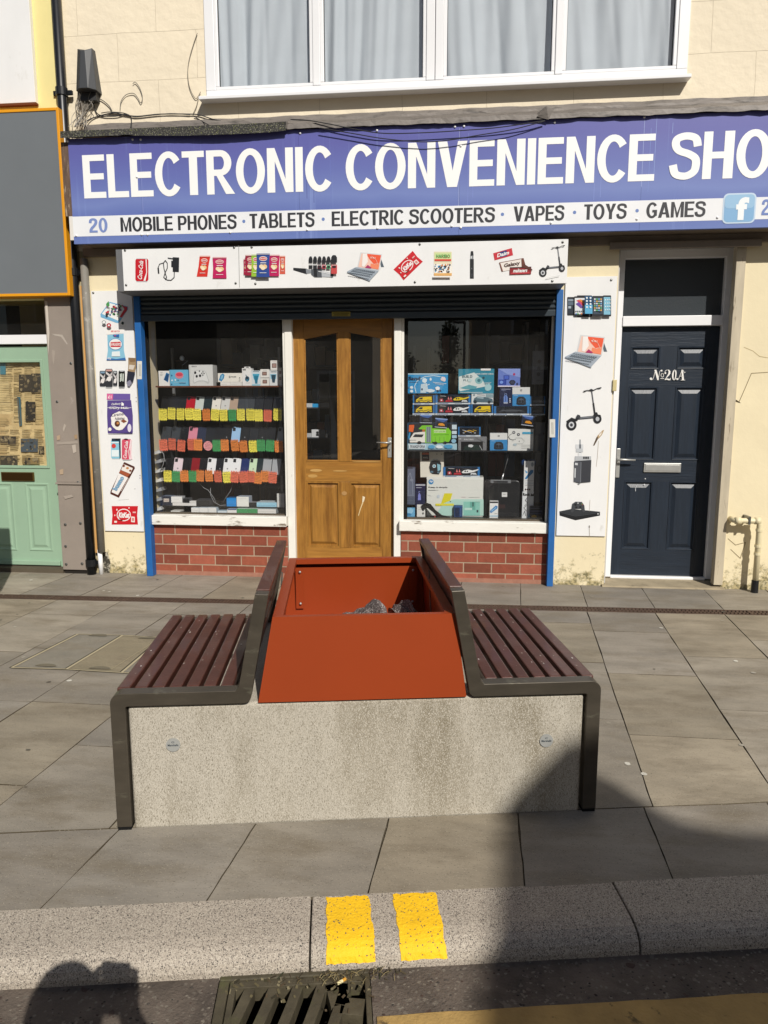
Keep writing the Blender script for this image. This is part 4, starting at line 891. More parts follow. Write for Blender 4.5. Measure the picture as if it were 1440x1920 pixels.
def oak_door():
    Yd = 5.715; K = T(4, 530, 580)
    def x(v, py=1000): return K(v, py, Yd).x
    def z(v): return K(450, v, Yd).z
    xa, xb = POSTS[0][1]+.001, POSTS[1][0]-.001
    zt = ZHEAD+.02; zb = .06
    s1 = x(165, 700); m0, m1 = x(418, 700), x(500, 700); s2 = x(744, 700); zg0 = z(1142); zr0 = z(1292); zl0, zl1 = zr0, z(1790)
    A, B = x(84, 700), x(822, 700)
    # frame pieces
    mb = MB(); mb.box(xa, A-.002, Yd+.004, Yd+.06, zb, zt); mb.box(B+.002, xb, Yd+.004, Yd+.06, zb, zt); fr = mb.build('door_frame', OAK, shop)
    mb = MB(); mb.box(A, s1, Yd, Yd+.045, zb, zt); mb.box(s2, B, Yd, Yd+.045, zb, zt)
    mb.box(m0, m1, Yd+.001, Yd+.044, zg0, z(165)); mb.box(m0+.004, m1-.004, Yd+.001, Yd+.044, zl1, zl0)
    door = mb.build('oak_door', OAK, shop, bevel=.004)
    zA, zC = z(222), z(172)
    mb = MB()
    mb.prism([(s1, Yd+.0015, zA), (m0, Yd+.0015, zC), (m0, Yd+.0015, zt), (s1, Yd+.0015, zt)], (0, .042, 0)); mb.prism([(m1, Yd+.0015, zC), (s2, Yd+.0015, zA), (s2, Yd+.0015, zt), (m1, Yd+.0015, zt)], (0, .042, 0)); mb.prism([(m0, Yd+.0015, zC-.01), (m1, Yd+.0015, zC-.01), (m1, Yd+.0015, zt), (m0, Yd+.0015, zt)], (0, .042, 0))
    mb.build('arched_top_rail', OAKX, door, recalc=True)
    for a, b in ((zr0, zg0-.0005), (zb, zl1)): mb = MB(); mb.box(s1, s2, Yd+.0008, Yd+.044, a, b); mb.build('cross_rail', OAKX, door)
    for a, b in ((s1, m0), (m1, s2)):
        zz = zC if a == m1 else zA; zz2 = zA if a == m1 else zC
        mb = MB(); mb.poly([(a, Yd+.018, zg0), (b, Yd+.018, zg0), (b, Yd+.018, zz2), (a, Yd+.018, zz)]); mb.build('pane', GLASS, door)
        mb = MB(); w = .012; mb.box(a, a+w, Yd+.006, Yd+.017, zg0, zz-.004); mb.box(b-w, b, Yd+.006, Yd+.017, zg0, zz2-.004); mb.box(a+w, b-w, Yd+.006, Yd+.017, zg0, zg0+w); mb.build('glazing_bead', OAKX, door, bevel=.003)
    for a, b in ((s1, m0+.004), (m1-.004, s2)):                       # fielded panels
        z0, z1 = zl1, zl0; mb = MB(); g = .028; h = .05; yb = Yd+.020; yt = Yd+.006
        o = [(a, yb, z0), (b, yb, z0), (b, yb, z1), (a, yb, z1)]; q = [(a+g, yb, z0+g), (b-g, yb, z0+g), (b-g, yb, z1-g), (a+g, yb, z1-g)]; t = [(a+h, yt, z0+h), (b-h, yt, z0+h), (b-h, yt, z1-h), (a+h, yt, z1-h)]
        mb.add(o+q+t, [(i, (i+1) % 4, 4+(i+1) % 4, 4+i) for i in range(4)]+[(4+i, 4+(i+1) % 4, 8+(i+1) % 4, 8+i) for i in range(4)]+[(8, 9, 10, 11)])
        w = .014; y0, y1 = Yd+.003, Yd+.0199; mb.box(a, a+w, y0, y1, z0, z1); mb.box(b-w, b, y0, y1, z0, z1); mb.box(a+w, b-w, y0, y1, z1-w, z1); mb.box(a+w, b-w, y0, y1, z0, z0+w)
        mb.build('lower_panel', OAK, door, recalc=True)
    # scuffs
    mb = MB(); art(mb, K, Yd+.006, [('p', 'e9dcc0', [(600, 1400), (618, 1408), (610, 1440), (596, 1452)]), ('p', 'dcc79a', [(598, 1445), (606, 1448), (585, 1500), (570, 1550), (566, 1545), (582, 1490)])])
    art(mb, K, Yd+.0008, [('e', 'c79e60', 250, 1208, 45, 10), ('e', 'bf9556', 225, 1250, 36, 13), ('e', 'c59b5c', 430, 1212, 55, 5), ('e', 'b28a58', 462, 1380, 20, 16), ('e', 'b9975f', 630, 1143, 110, 3)])
    mb.build('scuff_mark', PRM, door)
    mb = MB(); K2 = lambda a, b: K(a, b, Yd-.004)
    p0, p1 = K2(787, 1112), K2(817, 962); mb.box(p0.x, p1.x, Yd-.006, Yd+.001, p0.z, p1.z); h = mb.build('handle_plate', STEEL, door, bevel=.004)
    a = K(802, 1000, Yd-.03); mb = MB(); mb.tube([(a.x, Yd-.004, a.z), (a.x, Yd-.045, a.z), (a.x-.03, Yd-.05, a.z), (K(704, 1000, Yd-.05).x, Yd-.045, a.z+.002)], [.008, .008, .007, .005], 10); mb.lathe((a.x, Yd-.003, a.z), [(.016, 0), (.014, .008), (.008, .01)], axis='Y'); mb.build('lever', STEEL, door, smooth=True)
    mb = MB(); q = K(802, 1052, Yd-.0065); mb.lathe((q.x, Yd-.0062, q.z), [(.004, 0), (.003, .0005)], axis='Y', n=10); mb.box(q.x-.0018, q.x+.0018, Yd-.0068, Yd-.0063, q.z-.014, q.z, (0, 0, 0, 1)); mb.build('keyhole', mat('black', (.01, .01, .01)), door)
    mb = MB(); mb.box(xa, xb, 5.66, 5.78, 0, .055); mb.build('doorstep', mat('doorstep_stone', C('a79c88'), rough=.9, var=.15, vs=9), shop)
    mb = MB(); mb.box(xa, xb, Yd-.012, Yd+.05, .056, .075); mb.build('threshold', STEEL, shop)
oak_door()
def navy_door():
    Yd = 5.86; K = T(3.69, 1140, 580); c6 = T(2.824, 1020, 440)
    xa = (onY(1166, 613, Yd).x+onY(1143, 1077, Yd).x)/2; xb = (onY(1351, 613, Yd).x+onY(1317.5, 1079, Yd).x)/2
    zt = onY(1258, 613, Yd).z; zb = .045; Wd = xb-xa; Hd = zt-zb
    def fx(f): return xa+Wd*f
    def fz(f): return zt-Hd*f
    rows = [(.075, .163), (.232, .524), (.61, .893)]; cols = [(.105, .41), (.585, .885)]
    # leaf: stiles
    mb = MB(); y0, y1 = Yd, Yd+.04
    mb.box(xa, fx(.105), y0, y1, zb, zt); mb.box(fx(.885), xb, y0, y1, zb, zt)
    for a, b in rows: mb.box(fx(.41), fx(.585), y0+.0003, y1, fz(b), fz(a))
    leaf = mb.build('navy_door', NAVY, shop)
    zz = [0, .075, .163, .232, .524, .61, .893, 1]
    for i in range(0, 8, 2): mb = MB(); mb.box(fx(.105), fx(.885), y0+.0006, y1, fz(zz[i+1]), fz(zz[i])); mb.build('cross_rail', NAVYX, leaf)
    for a, b in rows:
        for c, d in cols:
            x0, x1, z0, z1 = fx(c), fx(d), fz(b), fz(a); mb = MB(); yr = Yd+.012; yf = Yd-.001
            r0 = [(x0, yf, z0), (x1, yf, z0), (x1, yf, z1), (x0, yf, z1)]
            def ins(k, y): return [(x0+k, y, z0+k), (x1-k, y, z0+k), (x1-k, y, z1-k), (x0+k, y, z1-k)]
            rings = [ins(0, Yd+.002), ins(.004, yf-.002), ins(.010, yf-.001), ins(.018, yr), ins(.024, yr), ins(.052, Yd+.001)]
            vs = sum(rings, []); fs = []
            for k in range(len(rings)-1):
                for i in range(4): fs.append((k*4+i, k*4+(i+1) % 4, k*4+4+(i+1) % 4, k*4+4+i))
            n = (len(rings)-1)*4; fs.append((n, n+1, n+2, n+3)); mb.add(vs, fs); mb.build('raised_panel', NAVY, leaf, recalc=True)
    # letter plate, handle, number
    p0, p1 = K(246, 1127, Yd-.01), K(507, 1065, Yd-.01); mb = MB(); mb.box(p0.x, p1.x, Yd-.012, Yd+.0, p0.z, p1.z); lp = mb.build('letter_plate', STEEL, leaf, bevel=.003)
    mb = MB(); mb.box(p0.x+.012, p1.x-.012, Yd-.0145, Yd-.011, p0.z+.012, p1.z-.012); mb.build('flap', STEEL, lp, bevel=.002)
    p0, p1 = K(49, 1165, Yd-.01), K(88, 962, Yd-.01); mb = MB(); mb.box(p0.x+.002, p1.x, Yd-.012, Yd+.0, p0.z, p1.z); hp = mb.build('handle_plate', STEEL, leaf, bevel=.005)
    a = K(72, 1040, Yd-.04); mb = MB(); mb.tube([(a.x, Yd-.01, a.z), (a.x, Yd-.05, a.z), (a.x+.02, Yd-.055, a.z+.001), (K(190, 1040, Yd-.05).x, Yd-.05, a.z-.002)], [.010, .009, .009, .007], 10); mb.build('lever', STEEL, hp, smooth=True)
    mb = MB(); YN = Yd+.0006
    w_ = 'F3F1EC'
    art(mb, K, YN, [('p', w_, [(321, 418), (335, 418), (352, 478), (350, 490), (341, 490)]), ('l', w_, 3, [(327, 425), (316, 470), (308, 486), (298, 488)]), ('e', w_, 297, 480, 8, 8), ('l', w_, 3, [(346, 488), (358, 430), (368, 420)]), ('e', w_, 371, 424, 6, 6)]
        +[('l', w_, 4.5, [(376+9*cos(t)*1.0, 456+13*sin(t)) for t in [2*pi*i/14 for i in range(15)]])]+[('l', w_, 3.5, [(364, 479), (388, 479)])]
        +[('l', w_, 3, [(394, 440), (396, 426), (408, 419)]), ('e', w_, 397, 441, 6, 6), ('p', w_, [(406, 418), (422, 418), (432, 428), (431, 445), (420, 460), (402, 478), (396, 482), (404, 468), (417, 446), (420, 430), (414, 421)]), ('p', w_, [(391, 490), (396, 480), (412, 478), (426, 483), (434, 472), (432, 489), (420, 491), (406, 486)])]
        +[('p', w_, [(462, 417), (450, 426), (443, 448), (443, 470), (449, 486), (457, 491), (453, 470), (455, 440)]), ('p', w_, [(462, 417), (472, 424), (475, 440), (472, 466), (466, 484), (457, 491), (464, 470), (466, 440)]), ('l', w_, 2.5, [(450, 428), (462, 418), (470, 425)]), ('l', w_, 2.5, [(447, 482), (457, 490), (466, 483)])]
        +[('p', w_, [(508, 418), (519, 418), (526, 490), (512, 490)]), ('l', w_, 3, [(512, 420), (494, 468), (486, 484), (476, 489)]), ('e', w_, 478, 481, 6, 6), ('l', w_, 3, [(494, 462), (520, 462)]), ('l', w_, 3, [(504, 490), (534, 489)]), ('l', w_, 3, [(519, 420), (530, 440), (535, 434)])])
    mb.build('door_number', PRT, leaf)
    mb = MB(); art(mb, K, Yd-.001, [('l', 'c9ccd0', 3.5, [(197, 1218), (190, 1240), (191, 1258)]), ('e', 'd8dadc', 258, 1172, 4, 4), ('e', 'd8dadc', 252, 1212, 4, 5)]); mb.build('scratch', PRM, leaf)
    # frame, transom, reveals
    mb = MB(); yf0, yf1 = Yd-.035, Yd+.05; zT = onY(1258, 485, Yd-.03).z; zB0, zB1 = onY(1258, 608, yf0).z, onY(1258, 592, yf0).z
    xj0 = xa-.045; xj1 = xb+.055
    mb.box(xj0-.03, xa-.003, yf0, yf1, .03, zT+.07); mb.box(xb+.003, xj1, yf0, yf1, .03, zT+.07); mb.box(xa-.003, xb+.003, yf0, yf1, zT+.005, zT+.07); mb.box(xa-.003, xb+.003, yf0-.012, yf1, zt+.004, zB1)
    mb.box(xa-.003, xb+.003, yf0, yf1, .02, .042)
    fr = mb.build('side_door_frame', UPVC, shop, bevel=.004)
    mb = MB(); mb.poly([(xa, Yd+.01, zB1), (xb, Yd+.01, zB1), (xb, Yd+.01, zT+.006), (xa, Yd+.01, zT+.006)]); mb.build('transom_pane', mat('frosted_pane', C('3E4347', .8), rough=.25, spec=.6, bump=.3, bs=90), fr)
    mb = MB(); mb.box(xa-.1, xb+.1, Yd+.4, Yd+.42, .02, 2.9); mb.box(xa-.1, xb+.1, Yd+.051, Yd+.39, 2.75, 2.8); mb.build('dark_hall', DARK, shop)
    REV = mat('grey_white_reveal', C('C9C6C2', .8), rough=.5, var=.06)
    mb = MB(); mb.box(xj1+.001, xr1+.03, YW+.012, yf1, .02, 2.66); mb.box(xr0-.02, xj0-.031, YW+.012, yf1, .02, 2.66); mb.box(xj0-.03, xj1, YW+.03, yf1, zT+.071, 2.7); mb.build('door_reveal', REV, shop)
    mb = MB(); mb.box(xr1-.055, xr1+.012, YW-.012, YW+.06, .03, 2.62); mb.build('timber_corner_strip', mat('worn_cream_timber', C('C7BBA3', .85), rough=.7, var=.2, vs=5, stretch=(4, 4, .5), dark=C('6b5a46'), dscale=12, dthr=(.6, .7)), shop, bevel=.003)
    mb = MB(); mb.hexa([(xr0-.02, YW-.045, 0), (xr1+.02, YW-.045, 0), (xr1+.02, Yd, 0), (xr0-.02, Yd, 0), (xr0-.02, YW-.04, .012), (xr1+.02, YW-.04, .012), (xr1+.02, Yd, .022), (xr0-.02, Yd, .022)]); mb.build('stone_step', mat('worn_step', C('A89A80', .85), rough=.9, var=.2, vs=8, bump=.4, dark=C('6d6350'), dscale=10), shop)
    mb = MB(); q = onY(1152, 722, YW-.02); mb.box(q.x-.014, q.x+.016, YW-.03, YW-.001, q.z-.045, q.z+.04); tag(mb.build('door_bell', mat('yellowed_plastic', C('D6C793'), rough=.4), None, bevel=.004), 'small yellowed bell push on the wall beside the navy door', 'door bell')
navy_door()
# ================================================================== PICTURE PANELS
def panel_board(name, label, x0, x1, z0, z1, Y, screws, cat='sign'):
    root = thing(name, ((x0+x1)/2, Y, z0), label, cat)
    mb = MB(); mb.box(x0, x1, Y, Y+.010, z0, z1); mb.build('board', WHITE, root, bevel=.001, seg=1)
    for p in screws:
        q = onY(*p, Y); mb = MB(); mb.lathe((q.x, Y-.0002, q.z), [(.009, 0), (.0085, .003), (.004, .005), (.001, .0052)], axis='Y', n=10); mb.build('screw', SCREW, root, smooth=True)
    return root
def pic(root, tr, Y, name, items):
    mb = MB(); art(mb, tr, Y, items); mb.build(name, PRT, root)
R1 = 'C21F2B'; W1 = 'F4F4F2'; K1 = '24262A'
def blob(cx, cy, rx, ry, seed, n=14, amp=.2):
    r = random.Random(seed); return [(cx+rx*cos(2*pi*i/n)*(1+r.uniform(-amp, amp)), cy+ry*sin(2*pi*i/n)*(1+r.uniform(-amp, amp))) for i in range(n)]
def dots(cx, cy, w, h, cols, n, seed, s=2.5):
    r = random.Random(seed); return [('e', r.choice(cols), cx+r.uniform(-w, w), cy+r.uniform(-h, h), s*r.uniform(.5, 1.3), s*r.uniform(.5, 1.2)) for _ in range(n)]
def scooter(x, y, s):                                                 # an electric scooter, side view, drawn in a box s wide
    def P(a, b): return (x+a*s, y+b*s)
    return [('l', K1, .05*s, [P(.2, .93), P(.34, .84), P(.9, .79)]), ('l', '4b4e55', .07*s, [P(.33, .83), P(.82, .78)]), ('l', '8b8f96', .018*s, [P(.36, .82), P(.78, .775)]),
            ('e', K1, *P(.17, 1.0), .14*s, .15*s), ('e', 'cfd2d6', *P(.17, 1.0), .075*s, .085*s), ('e', '3a3c42', *P(.17, 1.0), .04*s, .045*s), ('p', K1, [P(.03, .9), P(.17, .80), P(.34, .86), P(.33, .90), P(.17, .86), P(.06, .94)]),
            ('e', K1, *P(.87, .84), .11*s, .12*s), ('e', 'b9bcc2', *P(.87, .84), .05*s, .06*s), ('p', K1, [P(.74, .78), P(.80, .66), P(.86, .66), P(.9, .76), P(.97, .78), P(.95, .73), P(.88, .72)]),
            ('l', '5a5d64', .022*s, [P(.80, .68), P(.72, .10)]), ('l', K1, .035*s, [P(.80, .68), P(.765, .42)]), ('l', K1, .02*s, [P(.50, .10), P(.60, .07), P(.74, .08), P(.86, .02), P(.97, .0)]), ('p', K1, [P(.64, .06), P(.70, .03), P(.77, .06), P(.72, .10)]), ('l', K1, .03*s, [P(.5, .1), P(.56, .085)]), ('l', K1, .03*s, [P(.9, .015), P(.97, .0)]),
            ('p', '3a3c42', [P(.28, .84), P(.33, .72), P(.40, .74), P(.42, .80)])]
def tablet(x, y, s):                                                  # tablet on a keyboard cover
    def P(a, b): return (x+a*s, y+b*s)
    it = [('p', '5a6670', [P(.9, .12), P(1.0, .40), P(.92, .40), P(.88, .2)]), ('p', 'd9dbdc', [P(.36, .0), P(.95, .05), P(.87, .50), P(.27, .42)]), ('p', 'F3C9B8', [P(.39, .03), P(.92, .08), P(.85, .47), P(.30, .40)]),
          ('p', 'EE5E3B', [P(.52, .04), P(.92, .08), P(.88, .28), P(.72, .32), P(.60, .18)]), ('p', 'F28C66', [P(.88, .28), P(.85, .47), P(.62, .43), P(.64, .30), P(.74, .33)]), ('p', 'F5EFEB', [P(.42, .04), P(.54, .04), P(.56, .26), P(.46, .40), P(.40, .38)]), ('p', 'B03468', [P(.48, .42), P(.56, .34), P(.66, .42), P(.64, .44)]),
          ('l', 'F8D9CC', .008*s, [P(.66, .10), P(.78, .20), P(.84, .34)]), ('t', 'F6DDD2', '9:41', *P(.62, .17), .14*s, .05*s, .01*s),
          ('p', 'A5B0BC', [P(0, .52), P(.24, .40), P(.86, .50), P(.62, .76)]), ('p', '8A949F', [P(.0, .52), P(.62, .76), P(.62, .79), P(0, .55)])]
    for r in range(4):
        for c in range(11):
            a = .20+.052*c-.045*r; b = .435+.008*c+.035*r
            it.append(('p', '5F6A75', [P(a, b), P(a+.038, b+.006), P(a+.02, b+.030), P(a-.018, b+.023)]))
    return it
def can(x, y, w, h, body, tilt=0): return [('r', 'c9cdd1', x+w*.08, y, x+w*.92, y+h), ('p', body, [(x+w*.06, y+h*.03), (x+w*.94, y+h*.03), (x+w, y+h*.10), (x+w, y+h*.9), (x+w*.9, y+h*.97), (x+w*.1, y+h*.97), (x, y+h*.9), (x, y+h*.10)])]
def cokecan(x, y, w, h, red='C8202C', it_=0):
    return can(x, y, w, h, red)+[('p', W1, [(x+w*.78, y+h*.04), (x+w*.86, y+h*.04), (x+w*.9, y+h*.6), (x+w*.78, y+h*.95), (x+w*.62, y+h*.95), (x+w*.84, y+h*.6)]), ('T', W1, 'Coca-Cola', x+w*.50, y+h*.90, (w*.12, -h*.78), (-w*.34, -h*.04), .3, .02)]
def crisps(x, y, w, h, col, name, slant=0, k=0):
    P = lambda a, b: (x+a*w+slant*(1-b)*w, y+b*h)
    return [('p', col, [P(0, 0), P(1, 0), P(.96, .5), P(1, 1), P(0, 1), P(.04, .5)]), ('e', 'F0E6DA', *P(.5, .22), w*.30, h*.10), ('e', 'C8202C', *P(.5, .22), w*.27, h*.07), ('t', W1, 'WALKERS', P(.27, .245)[0], P(0, .245)[1], w*.46, h*.06),
            ('e', 'F3DDB8', *P(.38, .55), w*.17, h*.09), ('e', 'EBCB94', *P(.62, .56), w*.18, h*.10), ('e', 'F7E7C8', *P(.5, .62), w*.17, h*.08), ('l', W1, h*.03, [P(.3, .40), P(.72, .40)]), ('l', W1, h*.02, [P(.25, .82), P(.75, .82)]), ('l', 'F0E6DA', h*.02, [P(0, .03), P(1, .03)])]
def kitkat(c, wv, hv):                                                # corner, width vector, height vector (screen)
    P = lambda a, b: (c[0]+wv[0]*a+hv[0]*b, c[1]+wv[1]*a+hv[1]*b)
    el = lambda a, b, ra, rb, n=18: [P(a+ra*cos(2*pi*i/n), b+rb*sin(2*pi*i/n)) for i in range(n)]
    return [('p', 'CE1F29', [P(0, 0), P(1, 0), P(.97, .5), P(1, 1), P(0, 1), P(.03, .5)]), ('p', W1, el(.46, .52, .27, .34)), ('p', 'CE1F29', el(.46, .52, .24, .29)), ('T', W1, 'KitKat', *P(.26, .36), (wv[0]*.42, wv[1]*.42), (hv[0]*.30, hv[1]*.30), .2, .05),
            ('p', '6B2E1E', [P(.24, .22), P(.42, .20), P(.42, .26), P(.24, .28)]), ('p', 'F3EBE4', [P(.74, .14), P(.88, .12), P(.88, .42), P(.74, .44)]), ('p', 'D98C86', [P(.77, .20), P(.85, .19), P(.85, .36), P(.77, .37)]), ('p', 'E9B8B4', [P(.80, .62), P(.92, .62), P(.92, .7), P(.80, .7)]), ('p', 'F3EBE4', el(.2, .8, .025, .06, 8)), ('p', 'F3EBE4', el(.12, .5, .02, .05, 8)), ('p', 'F3EBE4', el(.66, .9, .02, .05, 8)), ('p', 'F3EBE4', [P(.1, .1), P(.2, .1), P(.2, .2), P(.1, .2)])]
def wrapper(c, wv, hv, bg, word, wc, extra=()):
    P = lambda a, b: (c[0]+wv[0]*a+hv[0]*b, c[1]+wv[1]*a+hv[1]*b)
    return [('p', bg, [P(0, 0), P(1, 0), P(1, 1), P(0, 1)])]+[('p', e[0], [P(*q) for q in e[1]]) for e in extra]+[('T', wc, word, *P(.16, .28), (wv[0]*.66, wv[1]*.66), (hv[0]*.5, hv[1]*.5), .25, .03)]

def top_board():
    Y = 5.343; x0, x1 = X(230.5, 505, Y), X(1064, 495, Y); z0, z1 = Z(640, 538.3, Y), Z(640, 458.3, Y)
    scr = [(234.5, 469.5), (236.7, 534.6), (439, 464), (442, 531), (472, 463.5), (479, 532), (787, 458), (778, 529), (1055, 454), (1035.6, 527)]
    root = panel_board('picture_board', 'long white board of snack and gadget pictures fixed along the shutter housing', x0, x1, z0, z1, Y, scr)
    mb = MB(); art(mb, PX, Y, [('l', '9a9a98', 1.0, [(447.5, 460), (449, 539)])], y0=-1); mb.build('board_joint', PRM, root)
    pic(root, S1, Y, 'can_picture', cokecan(176, 145, 80, 145)); pic(root, S1, Y, 'plug_charger_picture', [('p', K1, [(405, 138), (445, 140), (443, 230), (405, 228)]), ('p', '3c3f44', [(374, 140), (406, 144), (406, 152), (376, 148)]), ('p', K1, [(396, 160), (406, 160), (406, 200), (396, 198)]), ('l', K1, 5, [(415, 228), (414, 262), (395, 280), (370, 278), (350, 262), (358, 235), (372, 205), (372, 175), (360, 158), (348, 175), (352, 210), (362, 245), (368, 262), (360, 276)]), ('l', K1, 4, [(350, 172), (325, 180), (314, 205)]), ('l', K1, 9, [(316, 205), (319, 236)])])
    pic(root, S1, Y, 'crisp_packet_picture', crisps(552, 130, 66, 128, 'D8372C', '', .28)+crisps(650, 138, 86, 130, 'C2205E', '', 0))
    pic(root, S1, Y, 'crisp_packet_picture', crisps(1062, 130, 34, 112, 'D9604A', '')+crisps(840, 150, 30, 95, 'B21E4B', '')+crisps(992, 124, 66, 130, 'C2205E', '', .06)+crisps(850, 125, 60, 125, 'A01D3E', '', .0)+crisps(888, 122, 50, 135, '9BC53D', '', .0)+crisps(918, 115, 82, 145, '2F4C96', '', .02))
    vp = [('p', K1, [(1145, 203), (1225, 208), (1250, 220), (1228, 243), (1145, 218)]), ('p', '8d9298', [(1222, 210), (1260, 218), (1258, 236), (1225, 240)]), ('p', '55595f', [(1255, 213), (1320, 205), (1322, 262), (1275, 262), (1255, 245)]), ('p', K1, [(1270, 210), (1290, 208), (1292, 260), (1272, 256)]), ('p', 'b9bdc2', [(1318, 222), (1380, 235), (1388, 262), (1320, 258)]), ('e', '7d8288', 1382, 250, 11, 13), ('e', K1, 1383, 250, 6, 8), ('l', 'e9ebed', 4, [(1300, 225), (1370, 240)])]
    for i in range(6):
        a = 1240+i*27.5; w_ = 23 if i < 5 else 36; hh = 0 if i < 5 else 8; cc = ['3a3b3e', '3a3b3e', '5b2430', 'C0404F', '2E9E62', 'C94A4A'][i]
        vp += [('r', cc, a, 184, a+w_, 208+hh*4), ('e', K1, a+w_/2, 198, w_*.38, 7), ('l', W1, 2, [(a+3, 187), (a+w_-3, 187)]), ('p', K1, [(a, 172), (a, 148-hh), (a+w_*.2, 136-hh), (a+w_*.8, 136-hh), (a+w_, 148-hh), (a+w_, 172)]), ('r', '3d4045', a+w_*.25, 133-hh, a+w_*.75, 140-hh)]
    pic(root, S1, Y, 'vape_kit_picture', vp)
    pic(root, S2, Y, 'tablet_picture', tablet(36, 108, 226))
    pic(root, S2, Y, 'chocolate_wrapper_picture', kitkat((382, 280), (118, -115), (-62, -66))); 
    sw = [('r', 'EADFC0', 568, 104, 678, 252), ('r', 'CFE0A0', 572, 110, 674, 150), ('t', 'D23B2F', 'HARIBO', 582, 144, 84, 20), ('t', '3a9a4c', 'HARIBO', 582, 142, 84, 20), ('r', 'D9503F', 572, 150, 674, 162), ('r', 'F5F3EE', 570, 180, 676, 236)]+dots(622, 206, 48, 24, ['3a3c40', '2B8CC4', 'f4f4f2', '54565a', 'D98C4A'], 46, 4, 5)+[('r', 'E6B36C', 568, 236, 678, 252)]
    pic(root, S2, Y, 'sweet_bag_picture', sw)
    pic(root, S2, Y, 'vape_pen_picture', [('r', K1, 789, 150, 813, 270), ('r', '8a8d92', 791, 128, 811, 150), ('r', 'dfe1e3', 794, 132, 800, 146), ('p', K1, [(792, 128), (795, 101), (809, 101), (812, 128)]), ('t', '8a8d92', 'C', 797, 212, 8, 8), ('l', '6a6d72', 2, [(801, 240), (801, 262)])])
    pic(root, S2, Y, 'chocolate_bar_picture', wrapper((940, 158), (114, -32), (-8, -44), 'C9303C', 'Daim', W1, [('2a3a78', [(.30, .2), (.34, .9), (.72, .92), (.68, .15)])])+wrapper((984, 227), (150, -28), (-16, -56), 'EEE6DE', 'Galaxy', '4a2a22', [('7a4638', [(0, 0), (.06, 0), (.04, 1), (0, 1)]), ('7a4638', [(.0, .94), (1, .94), (1, 1), (0, 1)]), ('6b3a2c', [(.82, .0), (1, .0), (1, 1), (.9, .9)])])+wrapper((1032, 246), (132, -4), (2, -46), '8C1D22', 'maltesers', W1, [('3a1c18', [(0, .86), (1, .86), (1, 1), (0, 1)]), ('c23b42', [(.05, .1), (.95, .1), (.9, .3), (.1, .3)])])+[('p', '5a2f24', [(1120, 178), (1172, 212), (1172, 220), (1110, 200)])])
    pic(root, S2, Y, 'scooter_picture', scooter(1208, 66, 168)+[('l', 'd0d0ce', 3, [(1255, 268), (1340, 250)])])
top_board()
